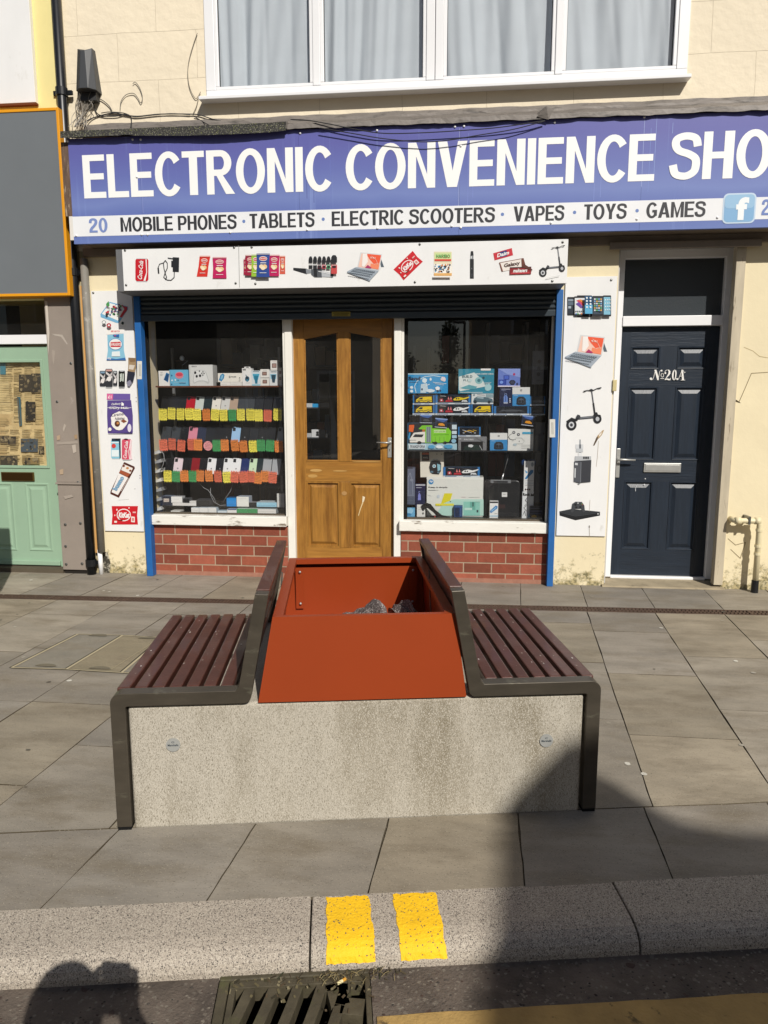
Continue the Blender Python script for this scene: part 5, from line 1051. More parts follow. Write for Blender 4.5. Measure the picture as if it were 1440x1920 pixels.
def left_poster():
    Y = 5.636; x0 = (X(171.8, 544, Y)+X(195.5, 996, Y))/2; x1 = (X(250, 560, Y)+X(269, 996, Y))/2-.004; z0, z1 = Z(232, 996, Y), Z(212, 545, Y)
    root = panel_board('picture_sign', 'tall white panel of snack and drink pictures on the wall left of the shopfront', x0, x1, z0, z1, Y, [(175, 549)])
    t = TL
    g = [('p', '78B4D8', [(118, 205), (190, 108), (332, 145), (335, 165), (262, 275), (240, 272), (120, 228)]), ('p', 'F0F2F0', [(130, 202), (192, 118), (318, 150), (255, 255)]), ('p', 'C43A48', [(290, 140), (330, 148), (326, 175), (285, 232), (268, 225), (305, 165)]), ('p', '4E9A58', [(162, 125), (182, 102), (190, 135), (168, 165)])]+dots(225, 170, 62, 40, ['C43A48', '2B5C9A', 'E8E8E6', '4E9A58', '333333', '88507a'], 40, 8, 9)+[('e', 'B5303E', 184, 292, 18, 17), ('e', 'F0F0EE', 184, 292, 8, 7), ('e', '5a6a6a', 145, 268, 16, 14), ('e', 'F4F4F2', 145, 268, 12, 10), ('e', '2c3c38', 292, 275, 11, 12)]
    pic(root, t, Y, 'board_game_picture', g)
    c = [('p', '8DC4DC', [(172, 368), (300, 358), (302, 490), (318, 566), (166, 566), (176, 490)]), ('p', 'F4F2EE', [(166, 326), (298, 322), (298, 352), (166, 366)]), ('t', 'D0454A', 'MIX MATCH', 200, 346, 68, 14), ('e', '3F7FBE', 236, 440, 54, 46), ('e', 'F0F0EE', 236, 440, 50, 42), ('p', 'C8202C', [(198, 424), (276, 420), (276, 462), (198, 462)]), ('t', W1, 'WALKERS', 201, 452, 72, 22), ('p', 'E6EEF0', [(208, 498), (270, 495), (272, 535), (206, 535)]), ('p', '3a6fae', [(166, 566), (172, 545), (240, 556), (312, 545), (318, 566)]), ('t', W1, '45p', 172, 562, 30, 20), ('p', '2f6ab0', [(215, 365), (265, 362), (264, 385), (222, 380)]), ('p', 'D84B4F', [(228, 370), (240, 368), (240, 376), (228, 378)])]
    pic(root, t, Y, 'crisp_packet_picture', c)
    q = []
    for i, (a, w_, h0, h1) in enumerate([(112, 46, 646, 776), (216, 34, 646, 770), (156, 58, 630, 780)]):
        q += can(a, h0, w_, h1-h0, '34363b')+[('p', 'd6d2d2', [(a+4, h0+22), (a+w_-4, h0+60), (a+w_-4, h0+80), (a+4, h0+40)]), ('p', 'c9c3c3', [(a+w_-4, h0+26), (a+4, h0+90), (a+4, h0+104), (a+w_-4, h0+46)]), ('e', 'e8e4e2', a+w_/2, h0+82, w_*.3, 18), ('r', ['7d9ab4', 'b0b4b8', 'c79a92'][i], a+6, h0+8, a+w_-6, h0+22)]
    q += can(260, 644, 50, 134, '1b1d1c')+[('l', 'E6F0E6', 6, [(274, 672), (275, 700), (274, 732)]), ('l', 'E6F0E6', 6, [(285, 670), (286, 726)]), ('l', 'E6F0E6', 6, [(297, 672), (297, 700), (295, 730)]), ('e', 'c9cdd0', 285, 649, 19, 5)]
    q += [('p', '2c2f3c', [(330, 650), (390, 660), (372, 735), (340, 760), (322, 735)]), ('p', '8f8ea0', [(325, 735), (350, 720), (365, 745), (345, 772), (330, 768)])]
    pic(root, t, Y, 'energy_drink_picture', q)
    pic(root, t, Y, 'torn_board_corner', [('p', 'A58B6A', [(336, 545), (396, 548), (400, 600), (385, 680), (330, 700), (336, 610)]), ('p', 'D9CFC2', [(345, 600), (388, 605), (375, 640), (340, 635)]), ('p', '8A6E50', [(336, 545), (392, 548), (392, 575), (352, 580)])])
    pp = [('p', '5B4A8E', [(172, 880), (358, 878), (372, 1000), (372, 1130), (176, 1136), (170, 1000)]), ('p', '6F5BA4', [(168, 826), (352, 828), (352, 876), (168, 876)]), ('p', 'DD6FA0', [(168, 826), (218, 830), (214, 874), (168, 872)]), ('t', W1, '£1', 178, 864, 26, 22), ('l', 'E9E4F4', 4, [(170, 938), (230, 930), (300, 944), (360, 936)]), ('t', W1, 'Cadbury', 205, 922, 74, 20, -6, .3), ('p', W1, [(284, 892), (302, 905), (300, 922), (280, 920)]), ('t', W1, 'Dairy Milk', 190, 952, 150, 22), ('p', 'F3EFEA', blob(265, 1040, 66, 70, 6, 16, .12)), ('t', '3a2c50', 'Caramel', 206, 1008, 100, 26, -12, .3), ('t', '3a2c50', 'Nibbles', 232, 1036, 76, 22, -6, .2), ('e', '5a3326', 250, 1062, 21, 24), ('e', 'C98A50', 254, 1058, 10, 10), ('p', '8b4f34', [(276, 1040), (300, 1028), (325, 1044), (300, 1056)]), ('e', 'F3EFEA', 192, 1106, 13, 14), ('e', 'E6E0EE', 345, 1096, 15, 32), ('p', '43356E', [(176, 1136), (372, 1130), (368, 1139), (180, 1140)])]
    pic(root, t, Y, 'chocolate_bag_picture', pp)
    c2 = can(202, 1180, 74, 160, '8FCBE0')+[('r', '27384a', 206, 1178, 276, 1200), ('p', '27384a', [(262, 1196), (276, 1190), (278, 1330), (268, 1338)]), ('r', 'E7F2F5', 204, 1206, 262, 1214), ('e', 'D6453E', 222, 1236, 17, 17), ('r', 'E7F2F5', 206, 1268, 262, 1320)]+can(286, 1180, 74, 168, 'D6526A')+[('p', 'F3D9DE', [(350, 1190), (368, 1190), (358, 1230), (360, 1300), (368, 1340), (348, 1345), (352, 1290), (346, 1230)]), ('T', W1, 'Coca-Cola', 322, 1335, (14, -135), (-26, -3), .3, .02), ('l', W1, 5, [(350, 1225), (340, 1280), (346, 1340)]), ('e', K1, 250, 1183, 16, 5), ('e', K1, 318, 1183, 16, 5)]
    pic(root, t, Y, 'can_picture', c2)
    bb = [('p', '53291E', [(305, 1362), (385, 1398), (388, 1412), (262, 1642), (196, 1612), (196, 1595), (300, 1368)]), ('p', 'F3EFEC', [(262, 1450), (335, 1485), (255, 1620), (205, 1598)]), ('p', 'F0E9E2', [(298, 1378), (372, 1410), (352, 1455), (280, 1425)]), ('e', '7a3f2a', 300, 1392, 10, 10), ('e', 'C98A50', 330, 1410, 11, 9), ('e', '7a3f2a', 352, 1430, 9, 8), ('p', 'A8583A', [(275, 1425), (350, 1455), (330, 1482), (264, 1445)]), ('T', '7FA8C6', 'bueno', 246, 1590, (62, -105), (-36, -18), 0, .06), ('l', 'D9C9C0', 4, [(280, 1590), (340, 1490)])]
    pic(root, t, Y, 'chocolate_bar_picture', bb)
    pic(root, t, Y, 'chocolate_wrapper_picture', kitkat((206, 1852), (206, 0), (0, -145)))
    mb = MB(); art(mb, t, Y, [('l', 'C9C9C6', 3, [(260, 1660), (340, 1655)]), ('e', '777777', 388, 1572, 3, 3), ('l', 'a9a49a', 2, [(62, 400), (60, 412)]), ('e', '555555', 398, 858, 2.5, 5), ('e', '555555', 398, 888, 2.5, 5), ('e', '555555', 428, 1468, 2.5, 5), ('e', '555555', 428, 1488, 2.5, 5)]); mb.build('scuff', PRM, root)
left_poster()
def right_poster():
    Y = 5.636; x0 = X(1052, 760, Y); x1 = X(1146.5, 760, Y)
    z0, z1 = Z(1090, 1005, Y), Z(1110, 518.5, Y)
    root = panel_board('picture_sign', 'tall white panel of phone and scooter pictures on the wall between shopfront and navy door', x0, x1, z0, z1, Y, [(1146, 525)])
    t = TR
    def phone_(x, y, w, h, scr): return [('p', K1, [(x+3, y), (x+w-3, y), (x+w, y+5), (x+w, y+h-5), (x+w-3, y+h), (x+3, y+h), (x, y+h-5), (x, y+5)]), ('r', scr, x+5, y+12, x+w-5, y+h-14)]
    ph = phone_(90, 180, 58, 133, '2b3440')+[('r', '8b98a5', 96, 195, 140, 210), ('r', '5d6c7c', 96, 215, 140, 238), ('r', 'aab6c0', 98, 245, 118, 262)]+phone_(160, 168, 108, 155, '1c2c3c')+[('e', 'cfdde8', 190+k*24, 184+j*22, 6, 6) for k in range(4) for j in range(3)]+phone_(140, 175, 80, 142, 'e3e6ea')+[('p', 'D8455B', [(155, 205), (180, 198), (212, 235), (205, 248)]), ('p', '6C4BA0', [(150, 230), (175, 215), (205, 255), (190, 262)]), ('p', 'E88E3C', [(170, 200), (190, 196), (212, 215), (210, 228)])]+[('e', c, 154+i*13, 300, 5, 5) for i, c in enumerate(['3c78c8', '3fa85a', 'e8e8e8', 'E88E3C', '3c78c8'])]+[('e', '3c4854', 154+i*13, 282, 4.5, 4.5) for i in range(5)]
    ph += phone_(348, 168, 58, 152, '86c0d8')+[('e', 'f0f6f8', 366+k*16, 200+j*24, 4, 4) for k in range(3) for j in range(4)]+phone_(272, 172, 80, 145, '3d4c5c')+[('r', c, 284+k*15, 190+j*16, 294+k*15, 200+j*16) for k in range(4) for j in range(6) for c in [['e9ecee', '7fb4e0', 'c8ccd0', '6fbf7f', 'e8b45c'][(k*3+j) % 5]]]
    ph += [('p', '1c4c74', [(216, 172), (272, 172), (272, 300), (218, 300)]), ('p', '5fb0d8', [(218, 235), (272, 235), (272, 300), (218, 300)])]+[('e', 'e8f2f8', 232+k*26, 186+j*22, 7, 7) for k in range(2) for j in range(4)]
    pic(root, t, Y, 'phones_picture', ph)
    pic(root, t, Y, 'tablet_picture', tablet(76, 452, 302))
    pic(root, t, Y, 'scooter_picture', scooter(75, 832, 268))
    v = [('r', '9da2a8', 178, 1205, 188, 1240), ('r', 'd5d8db', 150, 1240, 206, 1270), ('r', '6d7278', 176, 1240, 190, 1330), ('r', 'c3c7cb', 154, 1270, 204, 1296), ('r', 'e5e7e9', 170, 1300, 196, 1345), ('r', 'b9bcc0', 146, 1325, 262, 1360), ('r', '2c2f33', 205, 1328, 216, 1345), ('r', '2c2f33', 220, 1328, 232, 1345), ('r', '2c2f33', 236, 1328, 246, 1345), ('p', '3b3d43', [(142, 1360), (264, 1352), (258, 1510), (172, 1518), (138, 1508)]), ('p', '53565d', [(142, 1362), (190, 1366), (188, 1516), (138, 1508)]), ('p', 'c9ccd0', [(146, 1372), (166, 1374), (166, 1390), (146, 1388)]), ('p', 'c9ccd0', [(143, 1410), (152, 1412), (150, 1480), (141, 1478)]), ('l', '8d9198', 3, [(190, 1368), (186, 1514)]), ('e', '7d8187', 176, 1522, 8, 4)]
    pic(root, t, Y, 'vape_mod_picture', v)
    pic(root, t, Y, 'burn_stain', [('p', '5c4a38', [(276, 1250), (300, 1190), (318, 1168), (312, 1200), (286, 1248)]), ('p', 'b9a07c', [(305, 1180), (345, 1138), (356, 1136), (340, 1172), (316, 1200)]), ('p', 'EFE8DC', [(318, 1172), (340, 1150), (336, 1166), (322, 1184)]), ('l', 'd0c8bc', 3, [(316, 1215), (308, 1330), (300, 1400)]), ('l', 'cfc9c0', 2.5, [(255, 1640), (250, 1720)]), ('e', '8a8680', 250, 1832, 4, 10), ('l', 'c9c3ba', 3, [(250, 1840), (252, 1900)])])
    gc = [('p', '1E2023', [(34, 1722), (120, 1704), (326, 1724), (326, 1752), (150, 1786), (36, 1752)]), ('p', '34373b', [(38, 1724), (120, 1706), (322, 1726), (150, 1752)]), ('l', '5b5e63', 2, [(38, 1728), (150, 1756), (324, 1730)]), ('e', 'e6e6e6', 312, 1740, 5, 4), ('p', '43464b', [(116, 1728), (126, 1668), (150, 1652), (196, 1654), (214, 1680), (218, 1724), (206, 1730), (190, 1704), (146, 1704), (130, 1730)]), ('e', '1d1f22', 150, 1674, 9, 8), ('e', '1d1f22', 184, 1690, 8, 7), ('e', 'e4e6e8', 168, 1662, 4, 4), ('e', '7fae5a', 196, 1668, 3, 3), ('e', 'b54848', 201, 1674, 3, 3), ('e', '1d1f22', 156, 1692, 7, 6)]
    pic(root, t, Y, 'game_console_picture', gc)
right_poster()

# ================================================================== PIPES, CABLES, BOX
def pipes():
    yp = 5.59; x = X(155, 800, yp); mb = MB(); mb.tube([(x, yp, .0), (x, yp, 2.2), (x, yp, ZT)], .037, 16); root = thing('downpipe', (x, yp, 0), 'tall glossy black downpipe between the two buildings', 'downpipe'); mb.build('pipe', BLACKP, root, smooth=True)
    for z in (.10, Z(128, 172, yp), 2.45): mb = MB(); mb.lathe((x, yp, z), [(.038, -.03), (.045, -.028), (.045, .028), (.038, .03)], n=16); mb.box(x-.075, x+.075, yp+.01, yp+.03, z-.015, z+.015); mb.build('pipe_collar', BLACKP, root)
    GP = mat('dull_grey_pipe', C('8B877F', .85), rough=.6, metal=.2, var=.15, vs=8, dark=C('b7b3aa'), dscale=14, dthr=(.6, .7))
    yq = 5.60; x2 = X(175, 780, yq); z0, z1 = Z(192, 1035, yq), Z(156, 485, yq); mb = MB(); mb.tube([(x2, yq, z0), (x2, yq, z1)], .030, 14); root = thing('conduit_pipe', (x2, yq, 0), 'slim grey metal pipe on the wall beside the snack picture panel', 'pipe'); mb.build('pipe', GP, root, smooth=True)
    mb = MB(); mb.tube([(x2-.012, yq, .0), (x2-.016, yq, z0+.02)], .019, 12); mb.build('plastic_stub', UPVC, root, smooth=True)
    mb = MB(); a = X(149.5, 530, 5.615); b = X(180, 1030, 5.615); mb.hexa([(b-.006, 5.615, .18), (b+.010, 5.615, .18), (b+.010, 5.645, .18), (b-.006, 5.645, .18), (a-.003, 5.615, 2.35), (a+.010, 5.615, 2.35), (a+.010, 5.645, 2.35), (a-.003, 5.645, 2.35)])
    tag(mb.build('timber_batten', mat('ochre_batten', C('D9A562'), rough=.7, var=.1)), 'thin ochre painted batten standing between the black and grey pipes', 'batten')
    mb = MB(); DM = mat('damp_hole', C('4a463c'), rough=1, var=.5, vs=30, bump=1, dark=C('b9b2a0'), dscale=30, dthr=(.5, .6)); q0, q1 = onY(192, 1076, YW-.003), onY(206, 1035, YW-.003); mb.poly([(q0.x, YW-.003, q0.z), (q1.x-.015, YW-.003, q0.z), (q1.x, YW-.003, (q0.z+q1.z)/2), (q1.x-.02, YW-.003, q1.z), (q0.x-.01, YW-.003, q1.z)]); mb.build('broken_render', DM, shop)
    # overflow pipe on the right
    OV = mat('cream_painted_pipe', C('E6DAB4'), rough=.45, var=.06, vs=12)
    yo = 5.56; a = onY(1378, 976, yo); b = onY(1424, 977, yo); e = onY(1417, 1092, yo)
    root = thing('overflow_pipe', (b.x, yo, 0), 'short cream painted pipe bending down the wall right of the navy door', 'pipe')
    bx = (b.x+e.x)/2; zz = (a.z+b.z)/2
    mb = MB(); mb.tube([(a.x, YW+.01, zz), (a.x, yo+.03, zz), (a.x+.008, yo+.008, zz), (a.x+.035, yo, zz), (bx-.03, yo, zz), (bx-.008, yo, zz-.008), (bx, yo, zz-.03), (bx, yo, .09)], .021, 14); mb.build('pipe', OV, root, smooth=True)
    for p, ax in (((a.x+.02, yo), 0), ((bx-.02, yo), 0)):
        mb = MB(); mb.tube([(p[0]-.018, yo, zz), (p[0]+.022, yo, zz)], .0265, 14); mb.build('pipe_elbow', OV, root, smooth=True)
    for z in (zz-.07, .36, .30): mb = MB(); mb.tube([(bx, yo, z-.01), (bx, yo, z+.01)], .0255, 14); mb.build('pipe_collar', OV, root)
    mb = MB(); mb.tube([(bx, yo, 0), (bx, yo, .095)], .026, 14); mb.build('pipe_foot', BLACKP, root)
    mb = MB(); mb.box(a.x+.09, a.x+.105, yo-.025, YW, zz-.026, zz+.035); mb.build('pipe_clip', SCREW, root)
pipes()
def cable_box():
    y1 = YW; y0 = 5.52; P = lambda a, b, y: onY(a, b, y)
    q = [P(139.5, 168, y0+.02), P(178, 168, y0+.02), P(168.5, 86, y0+.05), P(141, 86, y0+.05)]
    zb, zt = q[0].z, q[2].z; root = thing('cable_junction_box', ((q[0].x+q[1].x)/2, y1, zb), 'dark grey tapered cable box with loose wires high on the cream wall', 'cable box')
    mb = MB(); xa, xb, xc, xd = q[0].x, q[1].x, q[3].x, q[2].x; m0, m1 = xa+(xb-xa)*.3, xa+(xb-xa)*.72; n0, n1 = xc+(xd-xc)*.35, xc+(xd-xc)*.65
    vs = [(xa, y1, zb), (xa, y0+.045, zb), (m0, y0, zb), (m1, y0, zb), (xb, y0+.045, zb), (xb, y1, zb), (xc, y1, zt), (xc, y0+.08, zt), (n0, y0+.045, zt-.03), (n1, y0+.045, zt-.03), (xd, y0+.08, zt), (xd, y1, zt)]
    mb.add(vs, [(0, 1, 7, 6), (1, 2, 8, 7), (2, 3, 9, 8), (3, 4, 10, 9), (4, 5, 11, 10), (6, 7, 8, 9, 10, 11), (5, 4, 3, 2, 1, 0)]); mb.build('casing', mat('dark_grey_plastic', C('3E4043', .9), rough=.5), root, bevel=.003, recalc=True)
    mb = MB(); mb.box(xa+.02, xb-.02, y0+.07, y1-.001, zb-.06, zb-.001); mb.build('entry_port', mat('port', (.03, .03, .03)), root)
cable_box()
def cables():
    def run(name, pts, r, col, label, cat='cable', group=None, Y=YW-.012):
        P = [onY(p[0], p[1], p[2] if len(p) > 2 else Y) for p in pts]; out = []
        for i in range(len(P)-1):                                     # Catmull-Rom
            a, b, c, d = P[max(i-1, 0)], P[i], P[i+1], P[min(i+2, len(P)-1)]
            for k in range(5):
                t = k/5; out.append(.5*((2*b)+(c-a)*t+(2*a-5*b+4*c-d)*t*t+(3*b-3*c+d-a)*t**3))
        out.append(P[-1]); mb = MB(); mb.tube(out, r, 6); M = bpy.data.materials.get('cable_'+col) or mat('cable_'+col, C(col), rough=.6)
        return tag(mb.build(name, M, None, smooth=True), label, cat, group)
    r = random.Random(9)
    gl = 'thin pale and dark wires hanging in a tangle below the cable box'
    for i in range(16):
        x = 146+i*1.9+r.uniform(-1, 1); x2 = r.choice([r.uniform(124, 150), r.uniform(138, 165)]); c = r.choice(['9a948a', '6b675f', 'b5ada0', '2b2b2b', '8c857a'])
        run('loose_wire', [(x, 172), (x+r.uniform(-5, 5), 186), (x+r.uniform(-10, 4), 200), ((x+x2)/2+r.uniform(-5, 5), 218), (x2, 238, 5.55)], .0024, c, gl, 'wire', 'wires below the cable box', Y=YW-.03-r.random()*.03)
    run('thick_cable', [(170, 174), (175, 195), (185, 215), (215, 218), (236, 214), (246, 221), (245, 240, 5.58)], .004, '26272a', 'dark cable bowing from the cable box down to the flashing')
    run('thick_cable', [(178, 182), (192, 188), (204, 198), (210, 208)], .0035, '55524c', 'short grey cable leaving the right side of the cable box')
    run('thick_cable', [(150, 235, 5.58), (172, 222), (210, 212), (232, 215), (258, 218), (300, 214), (358, 214), (376, 216), (405, 225), (440, 229), (480, 229), (540, 222)], .004, '303134', 'black cable clipped along the wall above the flashing left half')
    run('thick_cable', [(190, 212), (205, 210), (232, 212), (252, 219), (285, 216), (320, 213), (356, 215)], .0035, '44433f', 'grey cable running beside the black one above the felt strip')
    run('thick_cable', [(364, 218), (380, 228), (398, 238, 5.5), (402, 240, 5.42)], .0035, '303134', 'black cable dropping across the grey flashing toward the felt strip')
    run('thick_cable', [(545, 224, 5.45), (580, 226, 5.4), (620, 233, 5.39), (670, 243, 5.39), (720, 250, 5.39), (790, 249, 5.39), (860, 245, 5.39), (925, 240, 5.39), (985, 232, 5.39), (1022, 226, 5.4)], .0035, '1f2023', 'upper of the two black cables sagging over the top of the blue sign')
    run('thick_cable', [(600, 240, 5.39), (660, 250, 5.39), (720, 260, 5.39), (790, 266, 5.39), (840, 263, 5.39), (900, 253, 5.39), (960, 243, 5.39), (1022, 227, 5.4)], .0035, '1f2023', 'lower of the two black cables sagging over the top of the blue sign')
    run('thin_cable', [(370, 62), (362, 85), (354, 115), (352, 140), (356, 165), (366, 184), (372, 180), (376, 172)], .0028, '8f8676', 'thin brown cable looping down beside the upper window')
    run('thin_cable', [(372, 184), (368, 200), (362, 213)], .0025, '8f8676', 'short brown cable from the window corner down to the flashing')
    run('thin_cable', [(225, 205), (227, 190), (236, 178), (250, 175), (258, 183), (264, 193), (267, 182), (262, 165), (254, 154), (249, 157)], .0028, '7c786f', 'short curled grey cable end sticking out of the bare cream wall')
cables()
# ================================================================== NEIGHBOUR ON THE LEFT
def neighbour():
    nb = thing('neighbour_building', (-4.2, 5.9, 0), 'neighbouring shop building with yellow upper wall and pale green door at the left edge', 'building')
    YE = mat('pale_yellow_render', C('F0E29E'), rough=.85, var=.04, vs=3, bump=.3, bs=30)
    xr = X(121, 100, YW)-.003; xs = -7.5; K = T(2.823, 0, 440)
    zfb, zft = K(180, 325, 5.50).z, onY(60, 203, 5.5).z
    mb = MB(); mb.box(xs, xr, YW-.03, D_, zft-.3, ZT); mb.build('upper_wall', YE, nb)
    mb = MB(); mb.box(xs, xr-.02, D_+.7, D_+1.0, 0, ZT); mb.box(xs, X(118, 800, 5.7), YW-.02, D_, Z(40, 562, YW), zft-.3); mb.box(xs, -4.75, YW-.02, D_, 0, Z(40, 562, YW)); mb.build('lower_wall', YE, nb)
    # gap behind the pipes
    mb = MB(); mb.box(X(118, 800, 5.7)+.0, xl, YW+.002, D_, 0, ZT-.4, C('d9c9a0', .6)); mb.build('party_wall_edge', PRM, nb)
    # white board high up
    xq = X(62, 100, YW-.06); mb = MB(); mb.box(xs, xq, YW-.07, YW-.031, Z(30, 193, YW-.07), ZT); mb.build('white_board', WHITE, nb, bevel=.002)
    mb = MB(); mb.box(xs, xq, YW-.068, YW-.032, Z(30, 197, YW-.07), Z(30, 193, YW-.07)-.0005, C('6f3f26')); mb.build('rusty_edge', PRM, nb)
    # grey fascia with yellow trim
    yf = 5.50; xt = (X(111, 210, yf)+X(130, 552, yf))/2; w = .022
    s = thing('fascia_board', ((xs+xt)/2, yf, zfb), 'blank grey fascia board edged with a bright orange-yellow trim over the green door', 'sign board')
    mb = MB(); mb.box(xs, xt-w, yf+.006, YW-.032, zfb+w, zft-w); mb.build('panel', mat('blank_grey_panel', C('6F7478', .95), rough=.45, var=.05, vs=2), s)
    mb = MB(); mb.box(xs, xt-w-.0005, yf, YW-.033, zfb, zfb+w-.0005); mb.box(xs, xt-w-.0005, yf, YW-.033, zft-w+.0005, zft); mb.box(xt-w, xt, yf, YW-.033, zfb, zft); mb.build('trim', mat('amber_trim', C('EDA21B'), rough=.4, var=.05), s, bevel=.003)
    # clad pilaster
    CL = mat('scuffed_grey_cladding', C('978C82', .9), rough=.5, var=.12, vs=3, dark=C('c4bab0'), dscale=6, dthr=(.66, .76), bump=.15, bs=12)
    yp = 5.58; xa = (K(232, 340, yp).x+K(330, 1780, yp).x)/2; xb = (K(376, 340, yp).x+K(465, 1780, yp).x)/2; zm = K(370, 1315, yp).z; ztop = K(300, 330, yp).z
    p = thing('clad_pilaster', ((xa+xb)/2, yp, 0), 'scuffed grey metal clad pilaster right of the pale green door', 'pilaster')
    mb = MB(); mb.box(xa, xb, yp, YW, zm+.006, ztop+.1); mb.build('upper_cladding', CL, p, bevel=.004)
    mb = MB(); mb.box(xa+.004, xb-.004, yp+.004, YW, .035, zm-.012); mb.build('lower_cladding', CL, p, bevel=.004)
    mb = MB(); mb.box(xa-.006, xb+.003, yp-.008, YW, zm-.0115, zm+.0055); mb.build('ledge', CL, p, bevel=.003)
    mb = MB(); mb.box(xa+.01, xb-.01, yp+.02, YW, 0, .0345, C('2a2622')); mb.build('foot_block', PRM, p)
    for a, b in ((345, 1535), (425, 1528), (347, 1650), (350, 1745), (434, 1742), (375, 682), (302, 885), (413, 1312)):
        q = K(a, b, yp); mb = MB(); mb.lathe((q.x, yp+.004, q.z), [(.012, 0), (.012, .004), (.007, .006)], axis='Y', n=10); mb.lathe((q.x, yp-.001, q.z), [(.005, 0), (.004, .003)], axis='Y', n=6); mb.build('bolt', SCREW, p)
    mb = MB(); sc = [('p', 'B8AEA3', [(272, 524), (330, 530), (358, 578), (354, 582), (322, 540), (290, 534)]), ('p', 'A89D92', [(274, 610), (292, 615), (284, 690), (280, 670)]), ('p', 'A89D92', [(335, 1385), (380, 1375), (388, 1388), (345, 1400)]), ('p', 'A89D92', [(300, 1098), (410, 1092), (412, 1106), (300, 1112)]), ('p', 'B5AA9E', [(340, 1000), (350, 1010), (338, 1045), (332, 1030)]), ('p', 'BDB2A6', [(380, 1115), (400, 1110), (404, 1150), (388, 1158)]), ('p', 'B59F86', [(300, 1065), (318, 1060), (318, 1085), (302, 1088)]), ('p', 'B59F86', [(315, 1245), (335, 1240), (335, 1268), (317, 1270)]), ('p', 'A98F70', [(392, 1060), (408, 1058), (410, 1080), (396, 1082)]), ('p', 'CFC6BA', [(238, 350), (250, 352), (262, 520), (256, 640), (248, 500)])]
    art(mb, K, yp, sc); mb.build('scrapes', PRM, p)['kind'] = 'stuff'
    # green door
    GR = mat('pale_green_door_paint', C('97B49A', .92), rough=.45, var=.05, vs=3, bump=.1, bs=30)
    yd = 5.70; xdr = (K(247, 590, yd).x+K(325, 1770, yd).x)/2; xdl = xdr-.95; zdt = K(100, 592, yd).z; zdb = .04
    gx1 = (K(218, 680, yd).x+K(245, 1215, yd).x)/2; gx0 = gx1-.62; gz0, gz1 = K(100, 1222, yd).z, K(100, 676, yd).z
    mb = MB(); t = .045; mb.box(gx1, xdr, yd, yd+t, zdb, zdt); mb.box(xdl, gx0, yd, yd+t, zdb, zdt); mb.box(gx0, gx1, yd, yd+t, gz1, zdt); mb.box(gx0, gx1, yd, yd+t, zdb, gz0)
    door = mb.build('green_door', GR, nb)
    mb = MB(); w = .022
    mb.box(gx0, gx1, yd-.008, yd-.0005, gz1, gz1+w); mb.box(gx0, gx1, yd-.008, yd-.0005, gz0-w, gz0); mb.box(gx1, gx1+w, yd-.008, yd-.0005, gz0-w, gz1+w); mb.box(gx0-w, gx0, yd-.008, yd-.0005, gz0-w, gz1+w)
    mb.build('glazing_bead', GR, door, bevel=.003)
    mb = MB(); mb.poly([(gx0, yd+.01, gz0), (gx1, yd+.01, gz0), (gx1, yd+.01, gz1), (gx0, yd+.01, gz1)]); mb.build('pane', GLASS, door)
    p0 = K(265, 1668, yd); pz0, pz1 = p0.z, K(200, 1322, yd).z; px1 = (K(258, 1330, yd).x+K(268, 1660, yd).x)/2; px0 = px1-.165*0-.19; qx1 = K(72, 1480, yd).x; qx0 = qx1-.19
    for a, b in ((px0, px1), (qx0, qx1)):
        mb = MB()
        def ins(k, y): return [(a+k, y, pz0+k), (b-k, y, pz0+k), (b-k, y, pz1-k), (a+k, y, pz1-k)]
        rings = [ins(-.012, yd-.0005), ins(-.006, yd-.007), ins(.004, yd-.006), ins(.010, yd-.001), ins(.024, yd-.001), ins(.044, yd-.008)]; vs = sum(rings, []); fs = []
        for k in range(5):
            for i in range(4): fs.append((k*4+i, k*4+(i+1) % 4, k*4+4+(i+1) % 4, k*4+4+i))
        fs.append((20, 21, 22, 23)); mb.add(vs, fs); mb.build('raised_panel', GR, door, recalc=True)
    a, b = K(8, 1303, yd-.01), K(178, 1258, yd-.01); mb = MB(); mb.box(a.x, b.x, yd-.012, yd, a.z, b.z, C('8f7340', .6)); mb.box(a.x+.01, b.x-.01, yd-.016, yd-.0121, a.z+.008, b.z-.006, C('4b3519')); mb.build('letter_plate', mat('brown_brass', None, rough=.3, metal=.6), door, bevel=.002)
    mb = MB(); mb.box(xdl, xdr, yd-.02, yd-.0005, .045, .085); mb.build('weather_bar', GR, door, bevel=.004)
    # frame above: white beam, dark transom
    zt0, zt1 = K(100, 582, yd).z, K(100, 532, yd).z
    mb = MB(); mb.box(xdl-.1, xa-.002, yd-.03, yd+.05, zt0+.002, zt1); mb.build('transom_bar', UPVC, nb, bevel=.003)
    mb = MB(); mb.box(xdr+.002, xa-.002+.02, yd-.005, yd+.05, .02, zt0); mb.build('jamb', GR, nb)
    mb = MB(); z2 = K(100, 348, yd).z; mb.poly([(xdl, yd+.01, zt1), (xa, yd+.01, zt1), (xa, yd+.01, z2+.05), (xdl, yd+.01, z2+.05)]); mb.build('transom_pane', glass_mat('dark_transom', (.3, .3, .3)), nb)
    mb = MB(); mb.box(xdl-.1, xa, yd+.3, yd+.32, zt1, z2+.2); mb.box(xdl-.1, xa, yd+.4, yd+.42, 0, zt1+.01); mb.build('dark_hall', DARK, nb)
    mb = MB(); mb.box(xdl-.2, xa, YW-.06, yd+.02, 0, .035, C('5e5547')); mb.build('step', PRM, nb)
    # newspaper behind the glass
    NP = 'C9B27E'; r = random.Random(3)
    root = thing('newspaper_sheets', (gx0+.3, yd+.03, gz0), 'yellowed crumpled newspaper sheets taped inside the glass of the green door', 'newspaper')
    sh = [(-190, 660, 90, 960), (60, 670, 250, 1030), (-190, 950, 70, 1230), (40, 1010, 252, 1235)]
